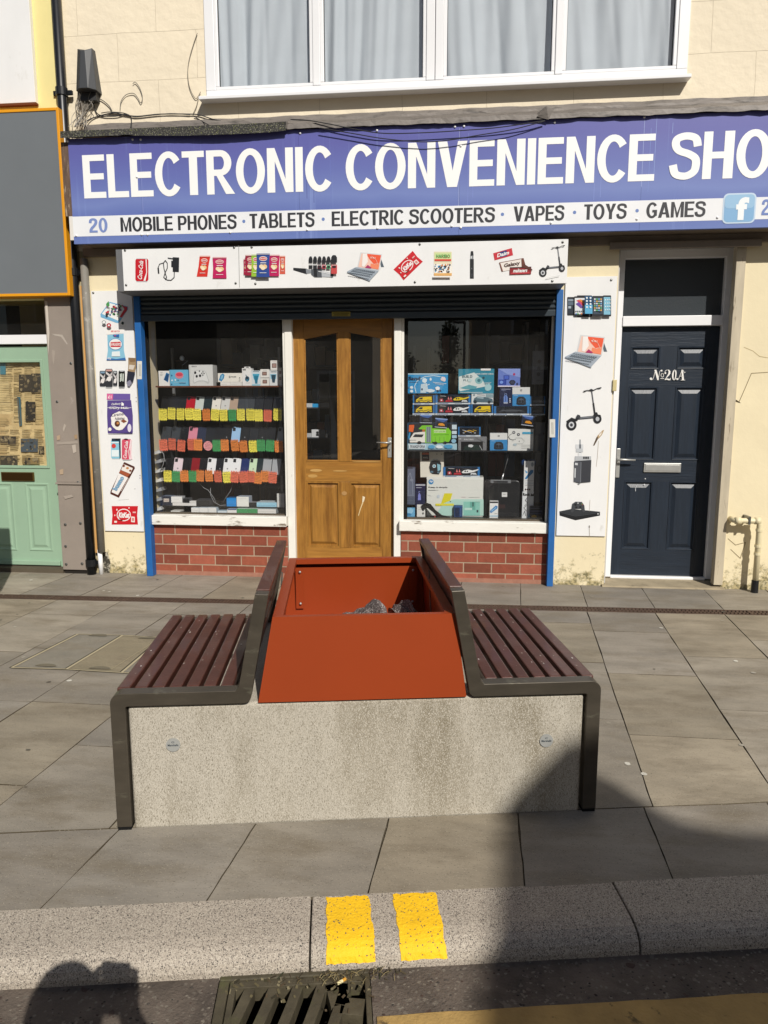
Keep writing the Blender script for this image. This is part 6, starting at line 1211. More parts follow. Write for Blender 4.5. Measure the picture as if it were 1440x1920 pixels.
    for i, (x0, y0, x1, y1) in enumerate(sh):
        mb = MB(); Yk = yd+.03-i*.003; n = 12; vs = []; a, b = K(x0, y1, Yk), K(x1, y0, Yk)
        for j in range(n+1):
            for k in range(n+1): vs.append((a.x+(b.x-a.x)*k/n, Yk+r.uniform(-.004, .004)+.012, a.z+(b.z-a.z)*j/n))
        mb.add(vs, [(j*(n+1)+k, j*(n+1)+k+1, (j+1)*(n+1)+k+1, (j+1)*(n+1)+k) for j in range(n) for k in range(n)], C(['DCC791', 'D2BA84', 'CDB27C', 'D8C08A'][i], .95))
        it = []
        for c in range(3):
            cx = x0+12+c*(x1-x0-20)/3
            for q in range(int((y1-y0-40)/9)):
                if r.random() < .8: it.append(('r', r.choice(['b09c6c', 'a8935f', 'bba878']), cx, y0+20+q*9, cx+(x1-x0)/3-18-r.uniform(0, 12), y0+23.5+q*9))
        for bx, by, w_, h_, cc in [[(100, 740, 75, 90, '40382a')], [(165, 735, 50, 100, '3b3527'), (135, 885, 52, 100, '2f2a20')], [(0, 1065, 38, 40, '5b4d33'), (40, 1068, 44, 42, '5b4d33'), (0, 1170, 92, 60, '4a4232')], [(110, 1080, 90, 70, '4f5a60'), (205, 1120, 28, 40, '3d3626'), (118, 1180, 90, 34, '927b4c')]][i]:
            it += [('r', cc, bx, by, bx+w_, by+h_)]+[('e', r.choice(['7a6c4e', '2a241a', '9a8a66', '6a5c40']), bx+r.uniform(5, w_-5), by+r.uniform(5, h_-5), r.uniform(3, 10), r.uniform(3, 12)) for _ in range(14)]
        if i == 0: it += [('r', '3e7f8e', 0, 680, 30, 740)]
        if i == 1: it += [('p', '3f6b78', [(90, 860), (108, 860), (116, 1010), (102, 1012)]), ('l', '6c5a38', 5, [(75, 870), (95, 866), (108, 1005)])]
        art(mb, K, Yk+.005, it, step=.0001); mb.build('newspaper_sheet', mat('old_newsprint', None, rough=.9, var=.12, vs=8), root)
neighbour()
# ================================================================== GOODS IN THE WINDOWS
def shelving():
    a, b = WINS[0]; root = thing('display_shelving', ((a+b)/2, 5.95, sill_t), 'shelving of dark glass and brown wood carrying phones in the left shop window', 'shelves')
    def shelf(z, y0, y1, xa, xb, col, t, par, nm='shelf'): mb = MB(); mb.box(xa, xb, y0, y1, z-t, z, C(col)); mb.build(nm, BOXP, par)
    xa, xb = a+.06, b-.05
    zs = [L1(700, 338, 5.80).z, L1(700, 580, 5.84).z, L1(700, 900, 5.84).z, L2(700, 262, 5.84).z, L2(700, 585, 5.84).z]
    for i, z in enumerate(zs): shelf(z, 5.79 if i == 0 else 5.845, 6.05 if i == 0 else 6.10, xa, xb, '6B3F2C' if i == 0 else '20211f', .012 if i == 0 else .006, root)
    for x in (xa+.01, xb-.12): mb = MB(); mb.box(x, x+.02, 6.115, 6.135, .3, 1.9, C('77797b')); mb.build('upright', BOXP, root)
    mb = MB(); mb.box(xa, xb, 5.77, 6.3, sill_t-.03, sill_t-.0005, C('2c2a26')); mb.build('window_board', BOXP, root)
    c, d = WINS[1]; r2 = thing('display_shelving', ((c+d)/2, 5.95, sill_t), 'dark shelving carrying boxed toys and headphones in the right shop window', 'shelves')
    zz = [W4(600, 537, 5.83).z, W4(600, 866, 5.83).z]
    shelf(zz[0], 5.82, 6.05, c+.05, d-.05, '50565a', .005, r2); shelf(zz[1], 5.81, 6.08, c+.05, d-.05, '1c1d1f', .012, r2)
    for i in range(9): mb = MB(); mb.lathe((c+.1+i*.12, 5.818, zz[0]-.006), [(.004, 0), (.002, .003)], axis='Y', n=8, col=C('c9cdd0')); mb.build('shelf_clip', BOXP, r2)
    mb = MB(); mb.box(c+.04, d-.03, 5.77, 6.3, sill_t-.045, sill_t-.0125, C('2c2a26')); mb.build('window_board', BOXP, r2)
    for x in (c+.06, d-.09): mb = MB(); mb.box(x, x+.02, 6.10, 6.12, .3, 1.9, C('4c4e50')); mb.build('upright', BOXP, r2)
    return zs, zz
ZS, ZZ = shelving()
def goods(name, label, cat, tr, x0, y0, x1, y1, Y, dep, base, items=(), floor=None, side=None, group=None, tilt=0, lean=0):
    p, q = tr(x0, y1, Y), tr(x1, y0, Y); dz = (floor-p.z) if floor is not None else 0
    mb = MB(); mb.box(p.x, q.x, Y, Y+dep, p.z, q.z, C(side or base)); mb.poly([(p.x, Y-.0003, p.z), (q.x, Y-.0003, p.z), (q.x, Y-.0003, q.z), (p.x, Y-.0003, q.z)], C(base))
    art(mb, tr, Y, items, step=.00025)
    c = Vector(((p.x+q.x)/2, Y, p.z))
    rz = Matrix.Rotation(radians(tilt), 3, 'Z')@Matrix.Rotation(radians(lean), 3, 'Y')
    mb.v = [c+rz@(Vector(v)-c)+Vector((0, 0, dz)) for v in mb.v]
    return tag(mb.build(name, BOXP), label, cat, group)
G1 = 'boxed goods in the left window'; G2 = 'boxed goods in the right window'
def left_goods():
    f = ZS[0]+.0005; Y = 5.83
    B = lambda lab, x0, y0, x1, y1, base, items=(), dep=.06, fl=f, cat='box', yy=Y, tr=L1, nm='product_box', side=None: goods(nm, lab, cat, tr, x0, y0, x1, y1, yy, dep, base, items, fl, side, G1)
    B('small white box with a blue phone picture at the left end of the shelf', 150, 168, 256, 320, 'F0F0EC', [('p', '2F7FB5', [(196, 256), (222, 186), (252, 200), (240, 285)]), ('p', '1d4f80', [(200, 258), (226, 198), (248, 208), (236, 276)]), ('l', '55585c', 3, [(165, 188), (185, 188)]), ('l', '9a9c9e', 2, [(162, 205), (190, 205)]), ('l', '9a9c9e', 2, [(162, 214), (182, 214)])])
    B('light blue box with a red round picture beside the controller box', 259, 160, 440, 322, '6FBBDC', [('e', 'E08A96', 352, 215, 42, 34), ('e', 'D9465C', 352, 208, 34, 18), ('t', '2A5F86', 'EARPHONES', 350, 300, 66, 12), ('e', '2A6a94', 276, 218, 8, 9), ('e', 'E9F4F8', 280, 266, 7, 9), ('e', 'E9F4F8', 312, 262, 7, 9), ('e', '27567a', 340, 265, 5, 7), ('e', '2A6a94', 276, 305, 7, 7), ('l', 'd7ecf4', 2, [(300, 285), (420, 285)])], dep=.07, side='4AA3D0')
    B('large white box showing a white game controller on the brown shelf', 456, 118, 685, 330, 'DFE1DE', [('p', 'C9CCCA', [(500, 180), (545, 168), (600, 172), (625, 200), (655, 290), (640, 310), (600, 285), (545, 285), (500, 308), (488, 285)]), ('p', 'E8EAE8', [(508, 185), (545, 174), (598, 178), (618, 205), (645, 290), (600, 276), (545, 276), (504, 296), (496, 280)]), ('e', K1, 512, 198, 11, 14), ('e', K1, 527, 234, 11, 14), ('e', K1, 560, 228, 12, 14), ('e', '55585c', 554, 182, 7, 7), ('e', '3a3d40', 578, 205, 6, 7), ('e', '3a3d40', 600, 205, 6, 7), ('e', '3a3d40', 589, 188, 6, 7), ('e', '3a3d40', 588, 222, 6, 7), ('r', 'c5c7c5', 456, 118, 462, 330), ('t', '55585c', 'WIRELESS', 474, 138, 52, 9)], dep=.11, side='C9CBC9')
    f2 = f+.0007
    B('left of two thin white cartons under the long flat box', 765, 302, 860, 338, 'EDECE6', [('l', 'c4c4bd', 2, [(775, 325), (830, 325)])], fl=f2); B('right of two thin white cartons under the long flat box', 863, 302, 978, 338, 'E9E8E2', [('l', 'c4c4bd', 2, [(875, 325), (930, 325)])], fl=f2)
    zt_ = f2+(L1(0, 302, Y).z-L1(0, 338, Y).z)+.0006
    B('long flat white box with a blue capsule picture lying on two cartons', 740, 208, 980, 298, 'F2EFE4', [('p', '3F8FC0', [(748, 280), (765, 225), (790, 212), (806, 228), (798, 262), (775, 292)]), ('p', '8CC4E0', [(765, 262), (778, 228), (792, 226), (788, 258), (776, 276)]), ('r', '3d4044', 850, 236, 863, 258), ('r', 'f2efe4', 854, 241, 859, 253), ('t', '4a4d52', 'POWER', 870, 252, 52, 12), ('e', '55585c', 956, 256, 6, 6), ('e', '55585c', 956, 280, 8, 9), ('e', 'f2efe4', 956, 280, 5, 6)], fl=zt_, dep=.05)
    B('tall white box picturing a blue earbud beside the flat box', 985, 165, 1075, 340, 'EFEFEC', [('e', '2C5F78', 1032, 272, 22, 27), ('e', '1c2f3c', 1030, 262, 13, 13), ('e', '3b86a0', 1034, 288, 13, 12), ('l', '2C5F78', 7, [(1018, 232), (1026, 250)]), ('r', '2b2d30', 988, 176, 1018, 186), ('p', 'EFEFEC', [(1000, 165), (1006, 150), (1062, 150), (1068, 165)]), ('r', '33363a', 1020, 153, 1048, 160), ('l', '8a8c8e', 2, [(1020, 312), (1060, 312)])], fl=f2)
    B('white and teal box with a headset picture, left of the two small windowed boxes', 1079, 190, 1162, 340, 'DCE9EE', [('p', '49AECF', [(1085, 222), (1155, 222), (1140, 280), (1100, 280)]), ('p', '247F9E', [(1100, 240), (1142, 240), (1134, 320), (1112, 320)]), ('l', '1f3f55', 5, [(1090, 200), (1150, 200)]), ('r', '9fd3e3', 1080, 325, 1162, 340)], fl=f2)
    B('small white box with a brown window, lower of a stack of two', 1167, 264, 1250, 340, 'EDEBE4', [('r', '5d3f38', 1186, 284, 1230, 318), ('r', 'a58478', 1192, 290, 1224, 312), ('l', 'b5b3ac', 2, [(1190, 275), (1228, 275)])], fl=f2)
    B('small white box with a brown window, upper of a stack of two', 1165, 178, 1250, 262, 'F0EEE8', [('r', '5d3f38', 1182, 204, 1228, 240), ('r', 'a58478', 1188, 210, 1222, 234), ('l', 'b5b3ac', 2, [(1190, 192), (1228, 192)])], fl=f2+L1(0, 262, Y).z-L1(0, 340, Y).z+.001)
    B('white and dark box with a blue smartwatch picture at the right of the shelf', 1256, 188, 1343, 340, 'E4E9EA', [('p', '8CC9E2', [(1262, 225), (1325, 225), (1320, 275), (1268, 275)]), ('p', '27475a', [(1272, 232), (1318, 232), (1308, 310), (1284, 310)]), ('l', '1f3f55', 6, [(1268, 202), (1325, 202)])], fl=f2)
    B('small white box with a brown window perched on the smartwatch box', 1266, 88, 1342, 184, 'F1EFEA', [('r', '6a4a44', 1280, 118, 1325, 162), ('r', 'b29188', 1286, 124, 1319, 156), ('l', 'd0a8a0', 2, [(1284, 102), (1325, 102)])], fl=f2+L1(0, 188, Y).z-L1(0, 340, Y).z+.001)
    B('narrow white box with brown windows at the right end of the brown shelf', 1347, 156, 1378, 336, 'E2E0DA', [('r', '8a6a60', 1353, 190, 1372, 220), ('r', '8a6a60', 1353, 250, 1372, 280)], fl=f2)
    # hanging ornament lamp on the shelf at the back
    c = L1(380, 62, 6.0); root = thing('crystal_lamp', (c.x, 6.0, c.z-.10), 'small clear crystal ball lamp standing behind the light blue box', 'lamp')
    mb = MB(); mb.lathe((c.x, 6.0, c.z), [(.002, -.022), (.014, -.018), (.020, -.006), (.021, .004), (.016, .016), (.006, .022)], n=14, col=C('b9bcbc')); mb.build('ball', mat('crystal', C('c4c8c8'), rough=.1, spec=1), root, smooth=True)
    mb = MB(); mb.tube([(c.x-.06, 6.0, c.z-.022), (c.x+.05, 6.0, c.z-.022)], .002, 5, C('6b5048')); mb.tube([(c.x+.05, 6.0, c.z-.022), (c.x, 6.0, c.z-.06)], .002, 5, C('9a9a9a')); mb.tube([(c.x, 6.0, c.z-.06), (c.x, 6.0, c.z-.10)], .003, 5, C('444444')); mb.build('stand', BOXP, root)
    # lower shelf
    f = ZS[4]+.0005; f0 = sill_t; Y = 5.86
    E_ = lambda lab, x0, y0, x1, y1, base, items=(), dep=.09, fl=f, yy=5.86, side=None, cat='box': goods('product_box', lab, cat, L2, x0, y0, x1, y1, yy, dep, base, items, fl, side, G1)
    E_('dark navy box with a pale label at the left end of the low shelf', 182, 480, 266, 570, '242A3C', [('r', 'CFC5BC', 196, 502, 250, 536), ('l', '8a5f58', 3, [(205, 520), (242, 520)])], side='77859a')
    E_('long thin white carton lying below the square white box', 286, 545, 520, 571, 'EEEDE8', [('l', 'c4c4bd', 2, [(380, 555), (450, 555)])])
    zz = f+L2(0, 545, 5.86).z-L2(0, 571, 5.86).z+.001
    E_('square white box resting on the long thin carton', 274, 484, 380, 544, 'F3F3EF', [('l', 'c9c9c4', 2, [(290, 510), (350, 510)])], fl=zz, side='c5c8cc', dep=.07)
    E_('flat black device box on the long carton left of the cables', 388, 500, 452, 544, '1E1F21', [('l', '6a6c70', 2, [(388, 504), (452, 504)])], fl=zz, side='5a5c60', dep=.07)
    E_('small white packet on the long carton near the black boxes', 456, 526, 520, 544, 'E6E5E0', fl=zz, side='d0d0cc', dep=.05)
    E_('flat black box with a grey edge lying in the middle of the low shelf', 526, 520, 655, 580, '202123', [('l', '55575a', 2, [(526, 524), (655, 524)])], side='4c4e52', dep=.10)
    E_('bright blue box standing right of the cables on the low shelf', 828, 499, 921, 580, '1C8FDC', [('l', '1670b4', 2, [(840, 560), (905, 560)])], side='1b6fae')
    E_('white cube-shaped box beside the bright blue box', 928, 482, 1046, 578, 'EDEDE6', [('l', 'cfcfca', 2, [(950, 500), (1020, 500)])], side='B5BFCC', dep=.10)
    E_('low black carton right of the white cube-shaped box', 1050, 550, 1125, 590, '1b1c1e', side='8a8c90')
    E_('flat pale blue box near the right end of the low shelf', 1128, 556, 1326, 597, '9CCFE4', [('l', '6aa9c8', 2, [(1140, 585), (1310, 585)])], side='C9D9DF', dep=.13)
    E_('upright white and grey box at the right end of the low shelf', 1332, 462, 1405, 597, 'D9D9D4', [('r', 'A9ABAC', 1368, 462, 1405, 597), ('l', 'bdbdb8', 2, [(1335, 528), (1400, 528)])], side='7d8084')
    Y2 = 5.80
    S_ = lambda lab, x0, y0, x1, y1, base, items=(), side=None, dep=.12: goods('product_box', lab, 'box', L2, x0, y0, x1, y1, Y2, dep, base, items, f0, side, G1)
    S_('first of three white boxes side by side on the left window board', 476, 640, 551, 684, 'F1F1EC', [('l', 'd0d0cb', 2, [(486, 665), (540, 665)])], side='C3D2DC')
    S_('middle of three white boxes side by side on the left window board', 555, 638, 640, 684, 'EFEFEA', side='BFD0DC'); S_('last of three white boxes side by side on the left window board', 645, 636, 724, 684, 'EDEDE8', side='C3D2DC')
    S_('thin pale blue packet on the left window board', 738, 660, 828, 676, 'DDE9EF', side='B9CFDc'); S_('low white box with a navy top edge on the left window board', 834, 654, 926, 690, 'F0F0EC', [('r', '2c4270', 836, 654, 924, 662)], side='9fb0c8')
    S_('green box with a pale top, left half of a pair on the window board', 930, 650, 1032, 692, '4C9E62', side='BFD3C8'); S_('green box with a pale top, right half of a pair on the window board', 1035, 650, 1134, 692, '4A9A5F', side='BFD3C8')
    S_('wide flat white box at the right of the left window board', 1140, 656, 1320, 696, 'E9E8E2', [('l', 'c9c5b8', 2, [(1150, 680), (1300, 680)])], side='A9B4B8'); S_('thin white leaflet lying at the left of the window board', 270, 662, 360, 672, 'DCDCD6')
left_goods()
def phones():
    # templates: a phone and a starburst price card, copied for every one of them
    PW, PHH = .075, .155
    mb = MB(); n = 5; r = .010; pts = []
    for cx, cz, a in ((PW/2-r, PHH-r, 0), (-PW/2+r, PHH-r, 90), (-PW/2+r, r, 180), (PW/2-r, r, 270)):
        for i in range(n): t = radians(a+i*90/(n-1)); pts.append((cx+r*cos(t), 0, cz+r*sin(t)))
    def phone_mat(col): return bpy.data.materials.get('phone_'+col) or mat('phone_'+col, C(col), rough=.25, spec=.6)
    def proto():
        e = bpy.data.objects.new('phone', None); e.location = (0, 0, 0); e.empty_display_size = .03
        return e
    def build_parts():
        b = MB(); b.prism([(x, -.004, z) for x, _, z in pts], (0, .008, 0)); body = b.build('phone_back', phone_mat('1a1b1e'), None, kind='t'); del body['kind']
        c = MB(); c.box(-PW/2+.006, -PW/2+.030, -.0065, -.0042, PHH-.040, PHH-.008, C('2a2b2e'))
        for q in ((-PW/2+.013, PHH-.016), (-PW/2+.013, PHH-.031), (-PW/2+.024, PHH-.023)): c.lathe((q[0], -.0065, q[1]), [(.0048, 0), (.004, .001)], axis='Y', n=10, col=C('0e0f10'))
        cm = c.build('camera_module', BOXP, None, kind='t'); del cm['kind']
        d = MB(); d.poly([(.006*cos(t), -.0046, .055+.007*sin(t)) for t in [2*pi*i/12 for i in range(12)]], C('77797c')); dt = d.build('emblem', BOXP, None, kind='t'); del dt['kind']
        return body, cm, dt
    body, cm, dt = build_parts()
    used = [False]
    def place(tr, x0, x1, yt, yb, Y, col, cam, emb, label):
        p, q = tr(x0, yb, Y), tr(x1, yt, Y); w = (q.x-p.x)/PW; h = (q.z-p.z)/PHH
        e = bpy.data.objects.new('phone', None); COL.objects.link(e); e.empty_display_size = .03; e.location = ((p.x+q.x)/2, Y, p.z); e.scale = (w, 1, h); e.rotation_euler = (radians(-16), radians(4), 0)
        tag(e, label, 'phone', 'phones on the three display rows')
        for src in [body]+([cm] if cam else [])+([dt] if emb else []):
            o = src.copy(); COL.objects.link(o); o.parent = e
            if src is body: o.material_slots[0].link = 'OBJECT'; o.material_slots[0].material = phone_mat(col)
    K_ = '1a1b1e'; names = {K_: 'black', '202328': 'near-black', '3a3f44': 'dark grey', 'B81224': 'red', 'C6CFC9': 'silver', 'E8E4DA': 'white', 'CFCFCB': 'pale silver', 'B39C88': 'gold', '1d2c30': 'dark green', 'D98A9C': 'pink', '2a3148': 'dark blue', '9CC4E8': 'light blue', '3C78C8': 'blue', '8f9499': 'grey', 'EBD9E0': 'pale pink', '8E1620': 'dark red', 'EEF1F2': 'bright white', '1F2F66': 'navy', 'CFE8C4': 'pale green', 'A8ACB0': 'clear grey'}
    R1_ = [(165, K_), (250, K_), (332, K_), (416, 'B81224'), (506, 'C6CFC9'), (590, '1d2c30'), (674, 'E8E4DA'), (765, 'CFCFCB'), (850, 'B39C88'), (932, '3a3f44'), (1015, '3a3f44'), (1104, '202328'), (1192, K_), (1285, K_)]
    R2_ = [(172, '3a3f44'), (268, '3a3f44'), (352, K_), (437, 'D98A9C'), (524, '2a3148'), (610, '202328'), (695, K_), (778, K_), (868, '9CC4E8'), (960, K_), (1048, '202328'), (1136, K_), (1222, K_), (1326, '8f9499')]
    R3_ = [(205, K_), (288, 'EBD9E0'), (376, K_), (464, '8E1620'), (545, K_), (624, 'EEF1F2'), (710, '202328'), (786, 'EEF1F2'), (872, 'EEF1F2'), (960, '1F2F66'), (1044, 'CFE8C4'), (1118, '1d2c30'), (1180, 'A8ACB0'), (1272, 'A8ACB0')]
    rows = [('top', L1, R1_, 438, 585, {3, 4, 6, 7, 8}, {6, 7}), ('middle', L1, R2_, 742, 905, {0, 1, 2, 3, 8, 13}, {7, 9, 11}), ('bottom', L2, R3_, 95, 262, {1, 5, 7, 8, 10}, {1, 5, 6, 7, 8, 10})]
    for nm, tr, L_, yt, yb, cams, embs in rows:
        zi = {'top': 1, 'middle': 2, 'bottom': 3}[nm]
        for i, (x, c) in enumerate(L_):
            place(tr, x, x+80, yt+(i*.6), yb+(i*.6), 5.870, c, i in cams, i in embs, '%s phone, %s from the left in the %s phone row' % (names[c], ORD[i], nm))
    # price cards
    TCOL = {'Y': 'F7EA55', 'O': 'EE8B3C', 'G': '3FA35C', 'R': 'EB7355', 'P': 'F0A0A4'}; TN = {'Y': 'yellow', 'O': 'orange', 'G': 'green', 'R': 'salmon', 'P': 'pink'}
    def card_mesh(seed, oval=False):
        r = random.Random(seed); W_, H_ = .069, .088; b = MB(); pts = []
        if oval: pts = [(W_*.55*cos(2*pi*i/20), 0, -.055+.040*sin(2*pi*i/20)) for i in range(20)]
        else:
            nx, nz = 5, 7
            for i in range(nx): pts += [(-W_/2+W_*(i+.0)/nx, 0, -.009), (-W_/2+W_*(i+.5)/nx, 0, .006)]
            for i in range(nz): pts += [(W_/2-.005, 0, -H_*(i)/nz-.004), (W_/2+.004, 0, -H_*(i+.5)/nz-.004)]
            for i in range(nx): pts += [(W_/2-W_*i/nx, 0, -H_), (W_/2-W_*(i+.5)/nx, 0, -H_-.012)]
            for i in range(nz): pts += [(-W_/2+.005, 0, -H_+H_*i/nz), (-W_/2-.004, 0, -H_+H_*(i+.5)/nz)]
        b.prism(pts, (0, .0012, 0)); wr = MB()
        for k in range(7 if not oval else 5):                         # illegible pen scribble
            z = -.010-k*.0112 if not oval else -.030-k*.012; x = -W_*.38; z += r.uniform(-.002, .002)
            while x < W_*.36:
                l_ = r.uniform(.004, .012); zz = z+r.uniform(-.003, .003); dz_ = r.uniform(-.003, .003); wr.poly([(x, -.0006, zz), (x+l_, -.0006, zz+dz_), (x+l_, -.0006, zz+dz_+.0036), (x, -.0006, zz+.0036)], C('3a3620')); x += l_+r.uniform(.002, .004)
        o = b.build('card', PRM, None, kind='t'); del o['kind']; w = wr.build('handwriting', PRM, None, kind='t'); del w['kind']; return o, w
    protos = [card_mesh(s) for s in (1, 2, 3)]; oval = card_mesh(5, True)
    def cmat(c): return bpy.data.materials.get('card_'+c) or mat('card_'+c, C(c), rough=.7, var=.05, vs=30)
    T1 = [(145, 'Y'), (235, 'Y'), (325, 'Y'), (410, 'Y'), (490, 'Y'), (575, 'O'), (670, 'Y'), (755, 'Y'), (840, 'G'), (925, 'Y'), (1015, 'Y'), (1103, 'Y'), (1192, 'R'), (1296, 'Y')]
    T2 = [(150, 'R'), (240, 'R'), (330, 'R'), (430, 'R'), (503, 'O'), (596, 'P'), (680, 'G'), (765, 'O'), (862, 'O'), (948, 'O'), (1045, 'Y'), (1132, 'G'), (1220, 'G'), (1298, 'O')]
    T3 = [(190, 'Y'), (280, 'G'), (360, 'O'), (440, 'G'), (520, 'O'), (605, 'O'), (694, 'R'), (785, 'Y'), (865, 'R'), (946, 'R'), (1030, 'R'), (1102, 'O'), (1165, 'O'), (1245, 'R')]
    for nm, tr, L_, yc in (('top', L1, T1, 562), ('middle', L1, T2, 872), ('bottom', L2, T3, 222)):
        for i, (x, c) in enumerate(L_):
            pr = oval if c == 'P' else protos[i % 3]; p = tr(x+41, yc+(i*1.1 if nm != 'bottom' else i*.9)+(14 if (nm, i) == ('bottom', 11) else 0), 5.832)+Vector((R_.uniform(-.004, .004), R_.uniform(-.003, .003), R_.uniform(-.006, .006)))
            e = bpy.data.objects.new('price_card', None); COL.objects.link(e); e.empty_display_size = .02; e.location = p; e.rotation_euler = (radians(R_.uniform(-4, 2)), radians(R_.uniform(-5, 5)), radians(R_.uniform(-10, 10)))
            tag(e, ('%s starburst price card, %s from the left below the %s phone row' if c != 'P' else '%s oval price card, %s from the left below the %s phone row') % (TN[c], ORD[i], nm), 'price card', 'handwritten price cards under the phones')
            for k, src in enumerate(pr):
                o = src.copy(); COL.objects.link(o); o.parent = e
                if k == 0: o.material_slots[0].link = 'OBJECT'; o.material_slots[0].material = cmat(TCOL[c])
    for o in [body, cm, dt]+[x for t in protos+[oval] for x in t]: bpy.data.objects.remove(o)
phones()
def toycars(x0, y0, x1, y1, kind):
    w, h = x1-x0, y1-y0; P = lambda a, b: (x0+a*w, y0+b*h)
    it = [('r', '23364f', *P(.0, .0), *P(1, .85)), ('r', '2F78B8', *P(0, .0), *P(.06, .85)), ('r', '2F78B8', *P(.94, .0), *P(1, .85)), ('r', '171d27', *P(.07, .06), *P(.93, .80)), ('r', 'D5DDE2', *P(0, .85), *P(1, 1)), ('l', '3b5f96', h*.06, [P(.05, .92), P(.36, .92)]), ('l', '7c8da4', h*.05, [P(.55, .92), P(.75, .92)])]
    if kind in ('van', 'van2'):
        it += [('p', 'EBCB18', [P(.14, .72), P(.16, .45), P(.34, .18), P(.86, .14), P(.88, .70)]), ('p', '2a2c2e', [P(.24, .44), P(.36, .24), P(.46, .24), P(.44, .44)]), ('l', '2a2c2e', h*.05, [P(.2, .58), P(.4, .55), P(.5, .62), P(.7, .5), P(.86, .56)]), ('e', '15161a', *P(.28, .72), w*.06, h*.10), ('e', '15161a', *P(.72, .72), w*.06, h*.10), ('e', '999', *P(.28, .72), w*.025, h*.04) if False else ('e', '8a8a8a', *P(.28, .72), w*.025, h*.04), ('e', '8a8a8a', *P(.72, .72), w*.025, h*.04)]
    if kind in ('heli', 'heliy'):
        hc = 'EEF0F0' if kind == 'heli' else 'E6C81C'
        it += [('p', 'B8384A', [P(.12, .72), P(.12, .45), P(.20, .40), P(.24, .72)]), ('e', 'F0E8E8', *P(.17, .58), w*.02, h*.07), ('p', 'B52F3C', [P(.28, .75), P(.30, .56), P(.48, .56), P(.50, .75)]), ('p', 'F08A8A', [P(.35, .50), P(.37, .18), P(.40, .50)]), ('p', 'F08A8A', [P(.42, .50), P(.44, .18), P(.47, .50)]), ('p', hc, [P(.50, .52), P(.56, .32), P(.68, .24), P(.80, .34), P(.96, .20), P(.96, .30), P(.82, .50), P(.66, .60), P(.54, .60)]), ('e', '1c2026', *P(.60, .42), w*.025, h*.07), ('e', '1c2026', *P(.66, .42), w*.02, h*.06), ('l', '5a6068', h*.03, [P(.52, .16), P(.84, .20)]), ('p', 'D9DDE0', [P(.74, .74), P(.76, .58), P(.88, .56), P(.92, .74)]), ('e', '222', *P(.8, .74), 3, 3) if False else ('e', '222222', *P(.8, .75), w*.014, h*.05), ('l', 'E8E8E8', h*.03, [P(.14, .12), P(.30, .16)])]
    if kind == 'dark': it += [('p', '3a3f46', [P(.12, .7), P(.2, .42), P(.5, .32), P(.8, .42), P(.88, .7)]), ('e', '0e0f12', *P(.28, .7), w*.05, h*.12), ('e', '0e0f12', *P(.7, .7), w*.05, h*.12), ('l', '6b7078', h*.04, [P(.22, .5), P(.78, .5)])]
    if kind == 'bike': it += [('e', '0e0f12', *P(.25, .60), w*.11, h*.22), ('e', '0e0f12', *P(.75, .62), w*.11, h*.22), ('e', '8a8d92', *P(.25, .60), w*.05, h*.10), ('e', '8a8d92', *P(.75, .62), w*.05, h*.10), ('l', 'D9A82C', h*.09, [P(.3, .5), P(.5, .35), P(.7, .5)]), ('l', 'B9BCC0', h*.06, [P(.2, .3), P(.4, .45), P(.6, .6)]), ('l', 'E8C04C', h*.05, [P(.66, .3), P(.82, .4)])]
    return it
def helmetbox(x0, y0, x1, y1):
    w, h = x1-x0, y1-y0; P = lambda a, b: (x0+a*w, y0+b*h)
    return [('r', 'E4E6E4', *P(0, 0), *P(1, .38)), ('r', '3E8FCB', *P(0, .38), *P(1, 1)), ('p', '2b3038', [P(.22, .92), P(.24, .62), P(.36, .50), P(.62, .50), P(.76, .62), P(.78, .92), P(.66, .96), P(.34, .96)]), ('p', '55606e', [P(.34, .84), P(.36, .66), P(.5, .58), P(.64, .66), P(.66, .84)]), ('e', '1c2026', *P(.42, .76), w*.07, h*.08), ('e', '1c2026', *P(.58, .76), w*.07, h*.08), ('l', '3a3d42', w*.02, [P(.46, .2), P(.46, .13), P(.54, .13), P(.54, .2), P(.46, .2)]), ('l', 'b9d6ea', h*.02, [P(.08, .45), P(.3, .45)])]
